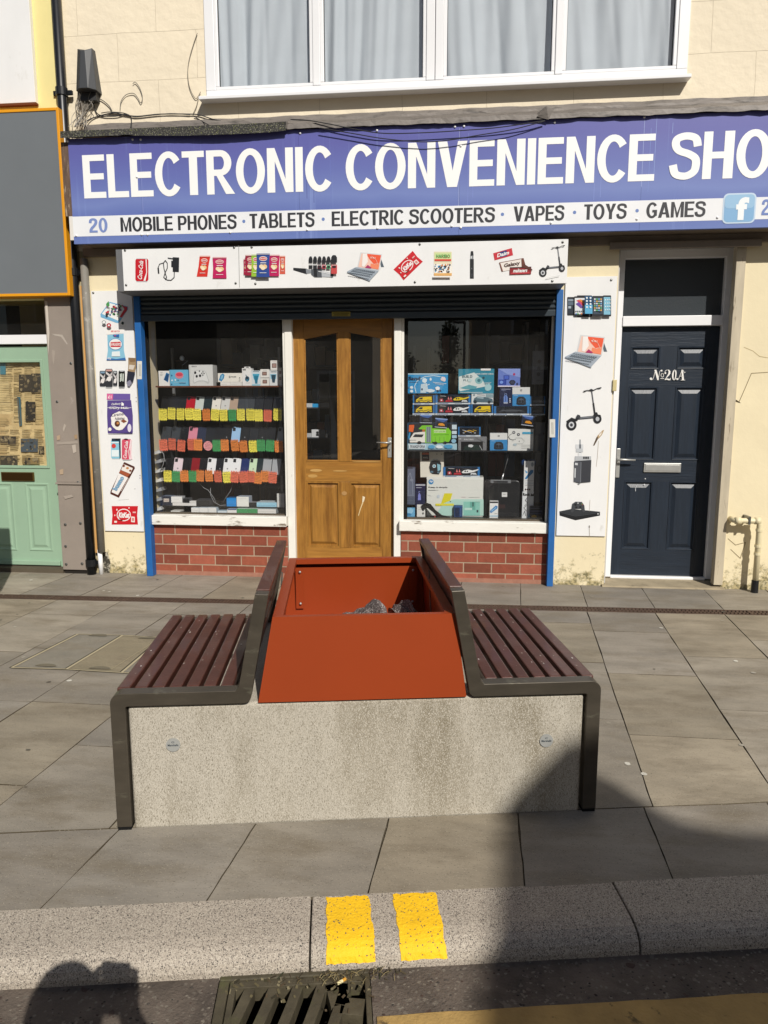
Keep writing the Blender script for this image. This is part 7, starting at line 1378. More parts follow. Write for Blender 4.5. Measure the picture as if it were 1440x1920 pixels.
def right_goods():
    def B(lab, x0, y0, x1, y1, base, items=(), fl=None, dep=.06, yy=5.84, tr=W4, side=None, tilt=0, lean=0, nm='product_box', cat='box'): return goods(nm, lab, cat, tr, x0, y0, x1, y1, yy, dep, base, items, fl, side, G2, tilt, lean)
    f1, f2, f3 = ZZ[0]+.0005, ZZ[1]+.0005, sill_t-.0125
    h = lambda tr, a, b, y=5.84: tr(0, a, y).z-tr(0, b, y).z
    B('toy box with a yellow van, lower left of the stacked toy boxes', 118, 437, 322, 531, '23364f', toycars(118, 437, 322, 531, 'van'), f1, nm='toy_box')
    B('toy box with a white helicopter and red cars on the glass shelf', 328, 437, 657, 533, '23364f', toycars(328, 437, 657, 533, 'heli'), f1, nm='toy_box')
    B('toy box with a large yellow van in the middle of the glass shelf', 663, 437, 868, 535, '23364f', toycars(663, 437, 868, 535, 'van2'), f1, nm='toy_box')
    B('long dark toy car box with blue ends under the navy bottle box', 875, 455, 1205, 537, '23364f', toycars(875, 455, 1205, 537, 'dark'), f1, nm='toy_box')
    B('grey toy car box in shade, lower of two at the right post', 1212, 462, 1350, 537, '3c4650', toycars(1212, 462, 1350, 537, 'dark'), f1, nm='toy_box')
    B('grey toy car box in shade, upper of two at the right post', 1212, 368, 1350, 455, '3c4650', toycars(1212, 368, 1350, 455, 'dark'), f1+h(W4, 455, 537)+.003, nm='toy_box')
    fa = f1+h(W4, 437, 531)+.0012
    B('toy box with a dim yellow car below the Sand box', 120, 345, 322, 432, '23364f', toycars(120, 345, 322, 432, 'van'), fa, nm='toy_box', yy=5.845)
    B('toy box with a yellow helicopter stacked on another helicopter box', 330, 345, 657, 433, '23364f', toycars(330, 345, 657, 433, 'heliy'), fa+.003, nm='toy_box', yy=5.845)
    B('clear and white toy box with an off-road car picture under the teal box', 665, 336, 870, 433, 'DCE3E4', [('p', '56707c', [(680, 415), (690, 380), (720, 362), (790, 366), (860, 385), (868, 420)]), ('p', '9FB6BE', [(712, 376), (726, 366), (780, 368), (776, 386)]), ('e', '22303a', 700, 412, 16, 16), ('e', '22303a', 830, 414, 14, 14), ('l', '3a4a56', 4, [(720, 345), (790, 350)]), ('e', '86989f', 690, 348, 9, 10), ('r', '8FA9B0', 800, 340, 868, 372)], fa+.004, nm='toy_box')
    fs = fa+h(W4, 345, 432)+.0005
    B('flat bright blue box lettered Sand with a child picture', 55, 150, 447, 335, '2E97D2', [('r', 'BFDDEC', 55, 150, 447, 160), ('l', 'CFE9F5', 7, [(150, 330), (135, 270), (160, 220), (230, 180), (310, 170), (380, 180), (410, 200)]), ('p', 'DDEFF7', blob(230, 215, 22, 24, 3)), ('p', 'C5DCE8', [(195, 250), (250, 240), (262, 300), (240, 330), (190, 330)]), ('e', '1b3f66', 205, 298, 8, 11), ('l', 'E8F4FA', 6, [(245, 262), (275, 250)]), ('T', '0F2A4C', 'Sand', 78, 214, (112, 0), (0, -36), 0, .04), ('l', '1c5f96', 4, [(88, 232), (170, 232)]), ('p', 'E8DCE2', blob(404, 200, 20, 22, 5, 10, .4)), ('l', 'EAF5FA', 4, [(308, 232), (430, 246)]), ('l', 'EAF5FA', 3, [(325, 245), (410, 256)]), ('e', 'E6F2F8', 285, 204, 10, 14), ('e', 'E6F2F8', 108, 280, 15, 13), ('e', 'E6F2F8', 108, 315, 15, 13), ('e', '3a7fb0', 80, 280, 8, 8), ('p', 'DCEBF3', blob(285, 312, 40, 16, 9)), ('p', 'F0F6FA', blob(350, 290, 22, 18, 4)), ('e', '1b3f66', 352, 312, 10, 9), ('e', '1b3f66', 376, 308, 8, 8)], fs+.012 if False else None, dep=.05, yy=5.83, nm='play_sand_box')
    B('teal and white box with a fish shaped toy picture, slightly tilted', 542, 96, 878, 326, '2E8CA6', [('p', 'DDE8E6', [(548, 170), (690, 130), (770, 200), (800, 260), (560, 305), (548, 290)]), ('t', '2d5a66', 'BUILD', 578, 182, 95, 26), ('t', '2d5a66', 'PLAY', 590, 212, 70, 18), ('t', 'E8F2F2', 'MAGIC WATER WORLD', 705, 150, 165, 13), ('e', '8FC4C8', 735, 205, 36, 32), ('e', '3f7f8c', 735, 205, 16, 15), ('e', '2a4c56', 778, 180, 11, 11), ('p', '5FA8B4', [(560, 275), (640, 245), (720, 262), (700, 285), (610, 285)]), ('p', 'A9D4DA', blob(820, 270, 36, 34, 8)), ('l', 'E8F2F2', 4, [(560, 315), (770, 316)]), ('r', 'F4F4F2', 752, 94, 845, 112), ('l', 'E8F2F2', 3, [(780, 228), (850, 222)]), ('l', 'E8F2F2', 3, [(785, 238), (840, 233)]), ('e', 'C9E0E0', 650, 205, 20, 14)], fa+.004+h(W4, 336, 433)+.001, dep=.05, yy=5.85, nm='product_box', lean=0)
    B('lilac blue box with speaker pictures high in the right window', 912, 98, 1120, 267, '6E86D2', [('p', '8FA4E4', [(912, 98), (1120, 98), (1120, 180), (1000, 150)]), ('r', '2A3F9A', 965, 160, 1018, 200), ('r', '4C6BD0', 972, 166, 1010, 194), ('r', '2b48a8', 918, 200, 990, 248), ('e', '7FA4F0', 945, 224, 16, 14), ('e', 'B83A6C', 1063, 150, 11, 12), ('p', '22253a', [(1015, 222), (1032, 204), (1062, 204), (1078, 222), (1062, 248), (1032, 248)]), ('e', '3f4560', 1046, 226, 18, 13), ('e', '39406a', 1092, 240, 10, 12), ('r', 'E9E4F2', 912, 256, 1120, 267)], f1+h(W4, 455, 537)+.0012+h(W4, 278, 452)+.001, dep=.05)
    fn = f1+h(W4, 455, 537)+.0008
    B('navy box with a blue bottle picture beside the helmet box', 925, 282, 1045, 452, '1C2447', [('l', 'B9C0D8', 4, [(945, 296), (1030, 296)]), ('l', '7f8ab0', 3, [(945, 308), (985, 308)]), ('p', '6E8FD0', [(965, 418), (965, 370), (975, 352), (993, 352), (1003, 370), (1003, 418)]), ('l', '9FB4E4', 3, [(974, 352), (974, 338), (994, 338), (994, 352)]), ('p', 'D9E4F8', [(965, 420), (1003, 420), (1003, 428), (965, 428)]), ('l', '2c3f86', 5, [(984, 360), (984, 410)]), ('e', 'E9ECF5', 1024, 385, 5, 6), ('e', 'E9ECF5', 1024, 400, 5, 6), ('e', 'E9ECF5', 1024, 415, 5, 6)], fn)
    B('blue and white box picturing a black helmet on the upper row', 1047, 278, 1210, 452, '3E8FCB', helmetbox(1047, 278, 1210, 452), fn+.0005, side='d8dad8')
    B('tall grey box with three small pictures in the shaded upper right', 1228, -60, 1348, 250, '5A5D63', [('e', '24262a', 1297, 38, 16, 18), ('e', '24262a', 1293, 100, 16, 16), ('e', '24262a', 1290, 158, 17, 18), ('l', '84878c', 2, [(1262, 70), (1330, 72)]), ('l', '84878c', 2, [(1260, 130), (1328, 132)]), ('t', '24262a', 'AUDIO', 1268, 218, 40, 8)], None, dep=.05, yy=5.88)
    # middle shelf
    tr_ = [('r', '141a22', 62, 612, 528, 800), ('r', 'A8CCD8', 60, 800, 530, 858), ('r', '3f87b4', 60, 612, 76, 800), ('p', 'E8651E', [(85, 628), (132, 626), (132, 644), (122, 694), (82, 688)]), ('l', '3A9AD0', 14, [(92, 700), (84, 740), (90, 762)]), ('p', 'EFEDE4', [(90, 758), (128, 700), (235, 688), (235, 790), (92, 790)]), ('p', '1c2024', [(118, 740), (140, 714), (222, 716), (205, 742)]), ('l', '6b7076', 4, [(92, 770), (150, 768)]), ('p', '7ECB2A', [(172, 665), (205, 632), (300, 630), (300, 795), (235, 795), (235, 672)]), ('r', '8A9AA0', 245, 645, 288, 790), ('l', '55666c', 4, [(256, 645), (256, 790)]), ('l', '55666c', 4, [(276, 645), (276, 790)]), ('r', 'C8702A', 208, 668, 232, 690), ('p', '83D22E', [(300, 660), (450, 655), (478, 690), (472, 755), (455, 785), (330, 795), (300, 780)]), ('r', 'C9E8A8', 316, 674, 428, 700), ('t', '6a9a3a', 'CITY CLEAN', 322, 694, 98, 12), ('l', '62a81e', 5, [(312, 720), (455, 716)]), ('l', '62a81e', 4, [(330, 740), (330, 780)]), ('l', '62a81e', 4, [(370, 740), (370, 780)]), ('l', '62a81e', 4, [(410, 738), (410, 778)]), ('e', '1b1d20', 180, 792, 20, 14), ('e', '1b1d20', 330, 795, 20, 12), ('e', '1b1d20', 420, 792, 18, 12), ('r', 'CFE2EC', 484, 625, 528, 668), ('r', 'CFE2EC', 484, 682, 528, 712), ('r', 'A8CCE0', 484, 722, 528, 750), ('e', '8FBFD8', 500, 776, 22, 20), ('p', 'DDE9EE', [(80, 808), (240, 808), (232, 850), (84, 850)]), ('t', '33414e', 'TRANSFORM', 92, 842, 138, 26), ('p', '4FA3D0', blob(295, 830, 32, 18, 3)), ('p', 'E6F0F4', blob(365, 830, 32, 16, 5)), ('p', '4FA3D0', blob(450, 828, 44, 20, 7)), ('l', '2c5f86', 4, [(262, 850), (500, 852)])]
    B('big toy box showing a lime green refuse truck on the middle shelf', 60, 608, 530, 860, '2A4A66', tr_, f2, dep=.10, yy=5.825, nm='toy_box')
    B('dark grey box with a black car picture under the motorcycle box', 541, 738, 808, 862, '7E8083', [('r', '17191b', 568, 782, 772, 862), ('p', '23342f', [(590, 862), (600, 830), (640, 812), (720, 812), (760, 862)]), ('p', 'D9DDDE', blob(660, 822, 24, 14, 3)), ('l', 'B9BCBE', 5, [(740, 818), (765, 862)]), ('t', 'D0D2D4', 'RACING', 596, 770, 90, 14), ('r', 'B9BCC0', 545, 752, 570, 762), ('l', '5b5d60', 3, [(700, 745), (790, 790)])], f2, dep=.10)
    B('small toy box with a black and gold motorcycle picture', 541, 648, 750, 737, '2F6FA4', toycars(541, 648, 750, 737, 'bike'), f2+h(W4, 738, 862)+.001, nm='toy_box')
    B('blue and white helmet box standing on the middle shelf', 838, 702, 1000, 863, '3E8FCB', helmetbox(838, 702, 1000, 863), f2, side='d8dad8')
    B('white box with a looped neckband headphone picture on the middle shelf', 1003, 662, 1245, 863, 'E6E8E4', [('l', '2c2f33', 6, [(1010, 735), (1020, 755), (1045, 765), (1075, 760)]), ('l', '2c2f33', 3, [(1010, 735), (1025, 715), (1050, 705), (1060, 695)]), ('e', '4a4d52', 1060, 694, 14, 14), ('e', 'c4c6c8', 1060, 694, 7, 7), ('e', '4a4d52', 1103, 714, 14, 14), ('e', 'c4c6c8', 1103, 714, 7, 7), ('l', 'C4C8C6', 5, [(1050, 775), (1080, 745), (1130, 745), (1160, 775), (1140, 800), (1080, 800)]), ('p', 'B9CAD0', blob(1072, 808, 18, 12, 3)), ('r', '4FA9CE', 1140, 690, 1240, 710), ('l', 'a4a8a6', 2, [(1130, 812), (1225, 812)]), ('l', 'a4a8a6', 2, [(1130, 826), (1225, 828)]), ('l', 'a4a8a6', 2, [(1130, 840), (1200, 842)]), ('e', '8a8c8e', 1112, 776, 4, 5)], f2)
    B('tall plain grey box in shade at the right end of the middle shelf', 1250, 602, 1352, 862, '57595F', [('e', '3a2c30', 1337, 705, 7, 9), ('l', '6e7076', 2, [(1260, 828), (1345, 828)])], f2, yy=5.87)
    for k, (x0, y0, x1, y1, lab, tl) in enumerate([(184, 534, 296, 612, 'small toy car packet hanging at the left above the green truck', 1), (322, 568, 436, 655, 'small packet with an orange toy car hanging over the green truck box', 5), (1128, 542, 1246, 636, 'small packet with an orange toy car hanging above the headphone box', 7)]):
        P = lambda a, b: (x0+a*(x1-x0), y0+b*(y1-y0))
        goods('toy_packet', lab, 'toy packet', W4, x0, y0, x1, y1, 5.812, .012, '1f2a4a', [('r', '8FA9D8', *P(0, 0), *P(1, .12)), ('p', '3C62A8', [P(.02, .12), P(.98, .12), P(.7, .4), P(.3, .3)]), ('r', '10141c', *P(.12, .42), *P(.9, .9)), ('p', 'E89A1E' if k else '4a4c4e', [P(.26, .76), P(.32, .55), P(.62, .50), P(.80, .66), P(.80, .80)]), ('r', 'cfd6e4', *P(0, .94), *P(1, 1)), ('e', '17181a', *P(.38, .8), 5, 4), ('e', '17181a', *P(.7, .8), 5, 4)], None, None, G2, 0, tl)
    # bottom
    D = lambda *a, **k: B(*a, tr=W5, **k)
    D('slim slate grey box standing in the bottom left corner', 48, 290, 140, 634, '565F72', [('r', '6b7488', 52, 300, 136, 560), ('l', 'A4ACBC', 3, [(75, 540), (75, 380), (95, 340), (118, 440), (118, 540)]), ('l', 'A4ACBC', 3, [(66, 548), (126, 548)]), ('e', '8b93a4', 108, 408, 15, 12), ('l', '8b93a4', 2, [(66, 600), (120, 600)]), ('r', '23262e', 70, 292, 118, 300)], f3+h(W5, 634, 742), yy=5.86)
    D('pale blue plastic toy piece in the bottom left corner under the slate box', 52, 664, 138, 742, '6FB4DC', [('p', '9CD0EC', blob(95, 690, 30, 28, 3)), ('p', '3a86b8', blob(80, 722, 26, 12, 5))], f3, cat='toy', nm='plastic_toy', dep=.03)
    D('narrow navy box with a purple bottle picture behind the black strap', 143, 452, 235, 742, '1C2247', [('r', 'B9BCC6', 146, 452, 234, 466), ('l', 'C9CEDC', 4, [(150, 484), (200, 484)]), ('p', '8088D0', [(166, 600), (168, 550), (180, 530), (192, 550), (194, 600)]), ('l', 'A8B0E8', 3, [(174, 535), (174, 520), (188, 520)])], f3, yy=5.90)
    D('large white printer box lettered Keep it simple', 247, 397, 776, 752, 'E4E7E0', [('p', 'EEF0EA', [(247, 397), (776, 397), (776, 420), (247, 410)]), ('e', '2F8CC8', 288, 438, 24, 24), ('T', W1, 'hp', 274, 448, (28, 0), (4, -26), 0, .03), ('T', '3a3f44', 'Keep it simple', 264, 499, (176, 0), (0, -17), 0, .03), ('l', '6a6f74', 5, [(264, 516), (330, 516)]), ('l', '9a9f9c', 3, [(335, 516), (356, 516)]), ('p', 'E2D92C', [(412, 545), (488, 545), (458, 640), (382, 640)]), ('e', 'C9D4DC', 356, 574, 15, 16), ('l', 'b4b9c4', 3, [(258, 560), (290, 570)]), ('l', 'C4A8B0', 3, [(568, 580), (610, 580)]), ('l', 'bcc0bc', 3, [(640, 582), (740, 582)]), ('p', 'B8E0D4', [(330, 752), (400, 640), (500, 600), (776, 600), (776, 752)]), ('r', '8FCFC0', 590, 622, 742, 752), ('r', '6FB5A6', 650, 625, 700, 700), ('r', '3f5f5c', 672, 628, 684, 668), ('r', 'C9EAE0', 600, 680, 670, 700), ('r', '39454a', 712, 700, 728, 722), ('r', 'E8E04A', 330, 640, 500, 660), ('e', '3a3f44', 468, 622, 5, 5), ('l', '8a9a94', 3, [(700, 625), (742, 625)])], f3, dep=.16, yy=5.90, side='D0D2CC')
    ft = f3+h(W5, 397, 752, 5.90)+.001
    D('cream box showing a black speaker, standing tilted on the printer box', 190, 152, 412, 392, 'EAE6D8', [('r', '1d1a18', 208, 160, 276, 240), ('r', 'D9622A', 212, 166, 272, 184), ('l', 'E8E0D4', 4, [(218, 208), (262, 208)]), ('l', 'E8E0D4', 2, [(214, 222), (266, 222)]), ('p', '22282c', [(280, 350), (272, 300), (286, 250), (320, 238), (370, 242), (386, 270), (382, 340), (360, 372), (300, 365)]), ('p', '8FC4D4', [(348, 270), (378, 282), (378, 330), (352, 340)]), ('e', 'CFE4EA', 320, 292, 16, 16), ('e', '3f8fb0', 320, 292, 8, 8), ('l', '9FB8C0', 5, [(296, 246), (320, 228), (352, 232), (362, 244)]), ('e', '5f8090', 296, 345, 16, 10), ('e', '5f8090', 360, 352, 14, 9), ('e', 'b9b4a8', 348, 182, 6, 8), ('e', 'b9b4a8', 392, 184, 6, 8)], ft, yy=5.91, lean=-1.5)
    D('toy box with a small white helicopter lying on the printer box', 402, 302, 742, 396, '23364f', toycars(402, 302, 742, 396, 'heli'), ft, yy=5.905, nm='toy_box', side='3f5560', dep=.12)
    # black case
    p, q = W5(782, 755, 5.88), W5(1118, 418, 5.88); root = thing('carry_case', ((p.x+q.x)/2, 5.88, f3), 'upright black plastic carry case with a grey handle in the right window', 'case')
    dz = f3-p.z; mb = MB(); r = .03; x0, x1, z0, z1 = p.x, q.x, f3, q.z+dz; pts = []
    for cx, cz, a in ((x1-r, z1-r, 0), (x0+r, z1-r, 90), (x0+.008, z0+.008, 180), (x1-.008, z0+.008, 270)):
        rr = r if a < 180 else .008
        for i in range(5): t = radians(a+i*22.5); pts.append((cx+rr*cos(t), 5.885, cz+rr*sin(t)))
    mb.prism(pts, (0, .10, 0)); mb.build('shell', mat('case_plastic', C('1d1f22'), rough=.35, var=.1, vs=20), root, bevel=.006, recalc=True)
    mb = MB(); mb.box(x0+.045, x1-.075, 5.878, 5.90, z1-.022, z1+.004, C('7a7d80')); mb.box(x0+.07, x1-.10, 5.876, 5.8779, z1-.018, z1-.004, C('23252a')); mb.build('handle', BOXP, root, bevel=.002)
    mb = MB(); art(mb, W5, 5.884, [('r', 'E4E6E4', 948, 462, 998, 505), ('r', '3b2c2c', 912, 575, 980, 612), ('l', '3a3d40', 3, [(960, 480), (985, 480)])]); mb.build('sticker', BOXP, root)
    D('white box with a blue gadget picture leaning on the black case', 832, 600, 914, 755, 'EEF0EE', [('r', '2b2d30', 836, 604, 912, 618), ('p', '3F86C4', [(836, 690), (890, 640), (908, 650), (904, 668), (850, 710), (838, 706)]), ('p', '8FC0E4', [(846, 690), (890, 654), (896, 662), (852, 700)]), ('l', '7a8088', 3, [(880, 716), (905, 716)]), ('r', 'B9D6E4', 834, 732, 912, 744)], f3, yy=5.84, dep=.04)
    D('dark blue tin beside the printer box picture of a green room', 502, 645, 582, 750, '1F3F70', [('r', '38609c', 506, 650, 578, 662), ('r', '12264a', 512, 668, 550, 745), ('l', '6f94cc', 3, [(566, 668), (566, 742)])], f3, yy=5.86, dep=.04)
    D('small white battery box standing in front of the navy box', 157, 634, 234, 742, 'E6E6E0', [('r', '3a3c3e', 206, 652, 222, 690), ('l', 'b0b0aa', 2, [(168, 660), (196, 660)]), ('l', 'b0b0aa', 2, [(168, 676), (196, 676)]), ('e', '3a3c3e', 214, 712, 7, 10)], f3, yy=5.84, dep=.03)
    # black strap curling over
    pts = [W5(a, b, 5.84) for a, b in ((205, 600), (250, 582), (300, 610), (345, 665), (400, 700), (470, 705))]; mb = MB(); sec = []
    ws = [.02, .032, .05, .05, .035, .02]; vs = []
    for p_, w_ in zip(pts, ws): vs += [(p_.x-w_*.25, 5.825, p_.z+w_*.7), (p_.x+w_*.25, 5.825, p_.z-w_*.7), (p_.x+w_*.25, 5.84, p_.z-w_*.7), (p_.x-w_*.25, 5.84, p_.z+w_*.7)]
    mb.add(vs, [(i*4+k, i*4+(k+1) % 4, i*4+4+(k+1) % 4, i*4+4+k) for i in range(5) for k in range(4)]+[(0, 1, 2, 3), (20, 21, 22, 23)], C('1a1a1b'))
    art(mb, W5, 5.824, [('e', 'A83A3A', 325, 688, 8, 8)]); mb.box(pts[2].x-.02, pts[4].x+.02, 5.83, 5.85, f3, f3+.012, C('17181a')); tag(mb.build('padded_strap', BOXP, None, recalc=True), 'black padded strap with a small red badge curled before the printer box', 'strap')
    D('tall white box with a blue handset picture near the right post', 1148, 236, 1250, 520, 'EBEDEC', [('p', '2F7FB8', [(1160, 400), (1215, 318), (1240, 320), (1236, 345), (1175, 405)]), ('p', '5FA8D8', [(1160, 320), (1190, 340), (1172, 350)]), ('l', '8a8f94', 2, [(1162, 420), (1242, 418)]), ('l', '3F7FA8', 2, [(1162, 440), (1242, 442)]), ('l', '6a6f74', 2, [(1162, 460), (1242, 462)]), ('e', '4a3030', 1168, 500, 7, 8), ('e', '4a3030', 1186, 500, 7, 8), ('e', '4a3030', 1204, 500, 7, 8), ('e', '9aa4ac', 1230, 268, 12, 20)], f3+h(W5, 522, 762)+.001, yy=5.86)
    D('white box lettered Rock with black doodles, bottom right', 1132, 522, 1244, 764, 'E6EAEC', [('T', '1c1e20', 'Rock', 1142, 560, (68, 0), (0, -28), 0, .05), ('p', '1c1e20', [(1212, 562), (1222, 535), (1234, 548), (1244, 532), (1244, 562)]), ('l', '2b2d30', 5, [(1185, 575), (1165, 600), (1185, 625), (1160, 650)]), ('l', '2b2d30', 4, [(1190, 640), (1150, 670), (1175, 700)]), ('l', '2b2d30', 4, [(1140, 740), (1160, 700), (1168, 745)]), ('p', '8FC0DC', [(1180, 764), (1244, 640), (1244, 764)])], f3, yy=5.86)
    D('dark toy car box with a yellow emblem in the bottom right corner', 1206, 650, 1330, 764, '1f2430', [('r', '4a4f6a', 1206, 688, 1320, 702), ('p', 'D9A82C', [(1222, 738), (1250, 728), (1275, 740), (1268, 752), (1228, 752)]), ('l', '7f8498', 3, [(1212, 668), (1300, 668)]), ('l', '5a6fb0', 3, [(1212, 714), (1310, 714)])], f3, yy=5.83, dep=.04, nm='toy_box')
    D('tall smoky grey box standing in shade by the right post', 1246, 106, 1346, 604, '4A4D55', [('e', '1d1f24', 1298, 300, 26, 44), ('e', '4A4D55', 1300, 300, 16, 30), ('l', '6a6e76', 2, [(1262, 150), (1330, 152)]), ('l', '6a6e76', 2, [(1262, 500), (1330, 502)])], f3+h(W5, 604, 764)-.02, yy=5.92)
    p = W5(1195, 185, 5.9); root = thing('headphones', (p.x, 5.9, p.z-.03), 'dark blue over-ear headphones above the blue handset box', 'headphones')
    for s_ in (-1, 1): mb = MB(); mb.lathe((p.x+s_*.030, 5.885, p.z), [(.020, -.02), (.028, -.012), (.030, .004), (.022, .012), (.008, .014)], axis='Y', n=16, col=C('1b3c6c')); mb.build('ear_cup', BOXP, root, smooth=True)
    mb = MB(); mb.tube([(p.x-.03, 5.905, p.z), (p.x-.02, 5.915, p.z+.026), (p.x+.02, 5.915, p.z+.026), (p.x+.03, 5.905, p.z)], .006, 8, C('14284a')); mb.build('headband', BOXP, root, smooth=True)
    a, b = W5(1018, 95, 5.87), W5(930, 412, 5.90); mb = MB(); m_ = a.lerp(b, .6); mb.tube([a, m_], .0035, 8, C('8d9093')); mb.tube([m_, b], .006, 8, C('C9CBCD')); tag(mb.build('telescopic_stick', mat('chrome_stick', None, rough=.3, metal=.6), None, smooth=True), 'thin silver telescopic stick leaning on the black carry case', 'stick')
right_goods()
def inside():
    # stock racks and wall fittings further back, only just visible
    r = random.Random(12); a, b = xo0-.2, xo1+.2
    for i, (x0, w_, z0, z1, y, lab) in enumerate([(-2.6, .55, .1, 2.1, 7.6, 'tall dim rack of goods at the back left of the shop interior'), (-1.75, .5, .1, 1.9, 7.9, 'dim rack of goods in the middle of the back wall of the shop'), (-.35, .45, .1, 2.0, 7.7, 'dim rack of goods at the back right of the shop interior'), (.25, .4, .1, 2.2, 7.2, 'tall dim rack standing deep behind the right window')]):
        root = thing('stock_rack', (x0+w_/2, y, z0), lab, 'rack')
        mb = MB(); mb.box(x0, x0+.03, y, y+.3, z0, z1, C('8c8f92')); mb.box(x0+w_-.03, x0+w_, y, y+.3, z0, z1, C('8c8f92'))
        for k in range(5): zz = z0+.2+k*.38; mb.box(x0+.03, x0+w_-.03, y, y+.3, zz, zz+.02, C('8c8f92'))
        mb.build('frame', BOXP, root); mb = MB()
        for k in range(5):
            x = x0+.04
            while x < x0+w_-.12: w2 = r.uniform(.05, .12); h2 = r.uniform(.1, .3); zz = z0+.221+k*.38; mb.box(x, x+w2, y+.02, y+.2, zz, zz+h2, C(r.choice(['c9c9c4', '8a8f9a', '5f7fa8', 'b9a58c', '4a4d52', 'a85048']))); x += w2+.01
        mb.build('stock', BOXP, root)['kind'] = 'stuff'
    # shelf units further inside, seen dimly through the glass
    D_ = mat('dim_shelf_metal', C('8f9396', .6), rough=.6)
    p = L1(1130, 40, 6.8); root = thing('inner_shelf_unit', (p.x, 6.8, .1), 'pale shelf unit standing inside the shop behind the left window display', 'shelf unit')
    for x in (0, .42): mb = MB(); mb.box(p.x+x, p.x+x+.035, 6.8, 6.835, .1, 1.85); mb.build('post', D_, root)
    for z in (.6, 1.0, 1.36, 1.62, 1.83): mb = MB(); mb.box(p.x+.035, p.x+.42, 6.8, 7.05, z, z+.03); mb.build('shelf', D_, root)
    K = T(4, 530, 580); a, b = K(180, 735, 6.2), K(350, 735, 6.2); r3 = thing('glass_counter', ((a.x+b.x)/2, 6.3, .1), 'glass display counter with boxed goods inside behind the wooden door', 'counter')
    zz = [a.z, K(180, 960, 6.2).z]
    for z in zz: mb = MB(); mb.box(a.x-.25, b.x, 6.2, 6.5, z-.01, z, C('40444a')); mb.build('shelf', BOXP, r3)
    mb = MB(); mb.box(b.x, b.x+.008, 6.2, 6.5, .1, 1.7, C('30343a')); mb.build('side_post', BOXP, r3)
    for lab, x0, y0, x1, y1, c in (('white box on the upper shelf of the counter behind the door', 180, 705, 222, 735, 'C9CDD0'), ('bright blue box on the counter shelf behind the door', 223, 708, 272, 735, '2AA0DC'), ('grey box on the counter shelf behind the door', 275, 702, 348, 735, '6a7076'), ('low white box on the lower counter shelf behind the door', 183, 930, 216, 960, 'B9BDC0'), ('white box with a black earbud picture behind the door glass', 218, 902, 274, 960, 'D9DCDE'), ('dark grey box right of the earbud box behind the door', 276, 905, 318, 960, '5c6166'), ('tiny white carton on the lower counter shelf behind the door', 322, 932, 336, 958, 'C9CDD0')):
        goods('product_box', lab, 'box', K, x0, y0, x1, y1, 6.205, .05, c, [('e', '1c1e20', 260, 925, 10, 10), ('r', '1c1e20', 250, 935, 270, 950)] if 'earbud picture' in lab else (), (zz[0] if y1 < 800 else zz[1])+.0005)
    # coiled leads and packets hung at the left edge of the left window
    pth = [L2(x, y, 5.83) for x, y in ((168, 20), (196, 60), (204, 110), (190, 170), (160, 235))]
    M = mat('grey_lead', C('9a9c9e'), rough=.5)
    mb = MB(); mb.tube(pth, .003, 6); tag(mb.build('hanging_lead', M, None, smooth=True), 'pale lead hanging in a curve at the left edge of the left window', 'lead')
    for k, (pts, lab) in enumerate([([(545, 345), (600, 400), (640, 420), (700, 500), (720, 545)], 'dark lead looping down between the low shelf and the phones'), ([(890, 350), (865, 430), (820, 495), (790, 545)], 'long grey lead curving down left of the bright blue box'), ([(665, 400), (665, 470), (700, 540), (760, 575), (820, 570)], 'short white lead lying by the black flat box')]):
        mb = MB(); mb.tube([L2(x, y, 5.9) for x, y in pts], .0022, 6); tag(mb.build('lead', M, None, smooth=True), lab, 'lead')
    r = random.Random(4)
    for i in range(7):
        z = L2(140, 60+i*95, 5.84).z; x = L2(118, 60+i*95, 5.84).x; mb = MB(); w = .055; mb.hexa([(x, 5.80, z), (x+w, 5.84, z+.012), (x+w, 5.95, z+.012), (x, 5.95, z), (x, 5.80, z+.018), (x+w*.8, 5.84, z+.04), (x+w*.8, 5.95, z+.04), (x, 5.95, z+.018)], C(r.choice(['b9bab6', '8d8f90', 'c9c7bd'])))
        tag(mb.build('accessory_packet', BOXP, None, recalc=True), 'clear accessory packet hanging on the hook rack at the left window edge', 'packet', 'packets on the rack at the left window edge')
inside()
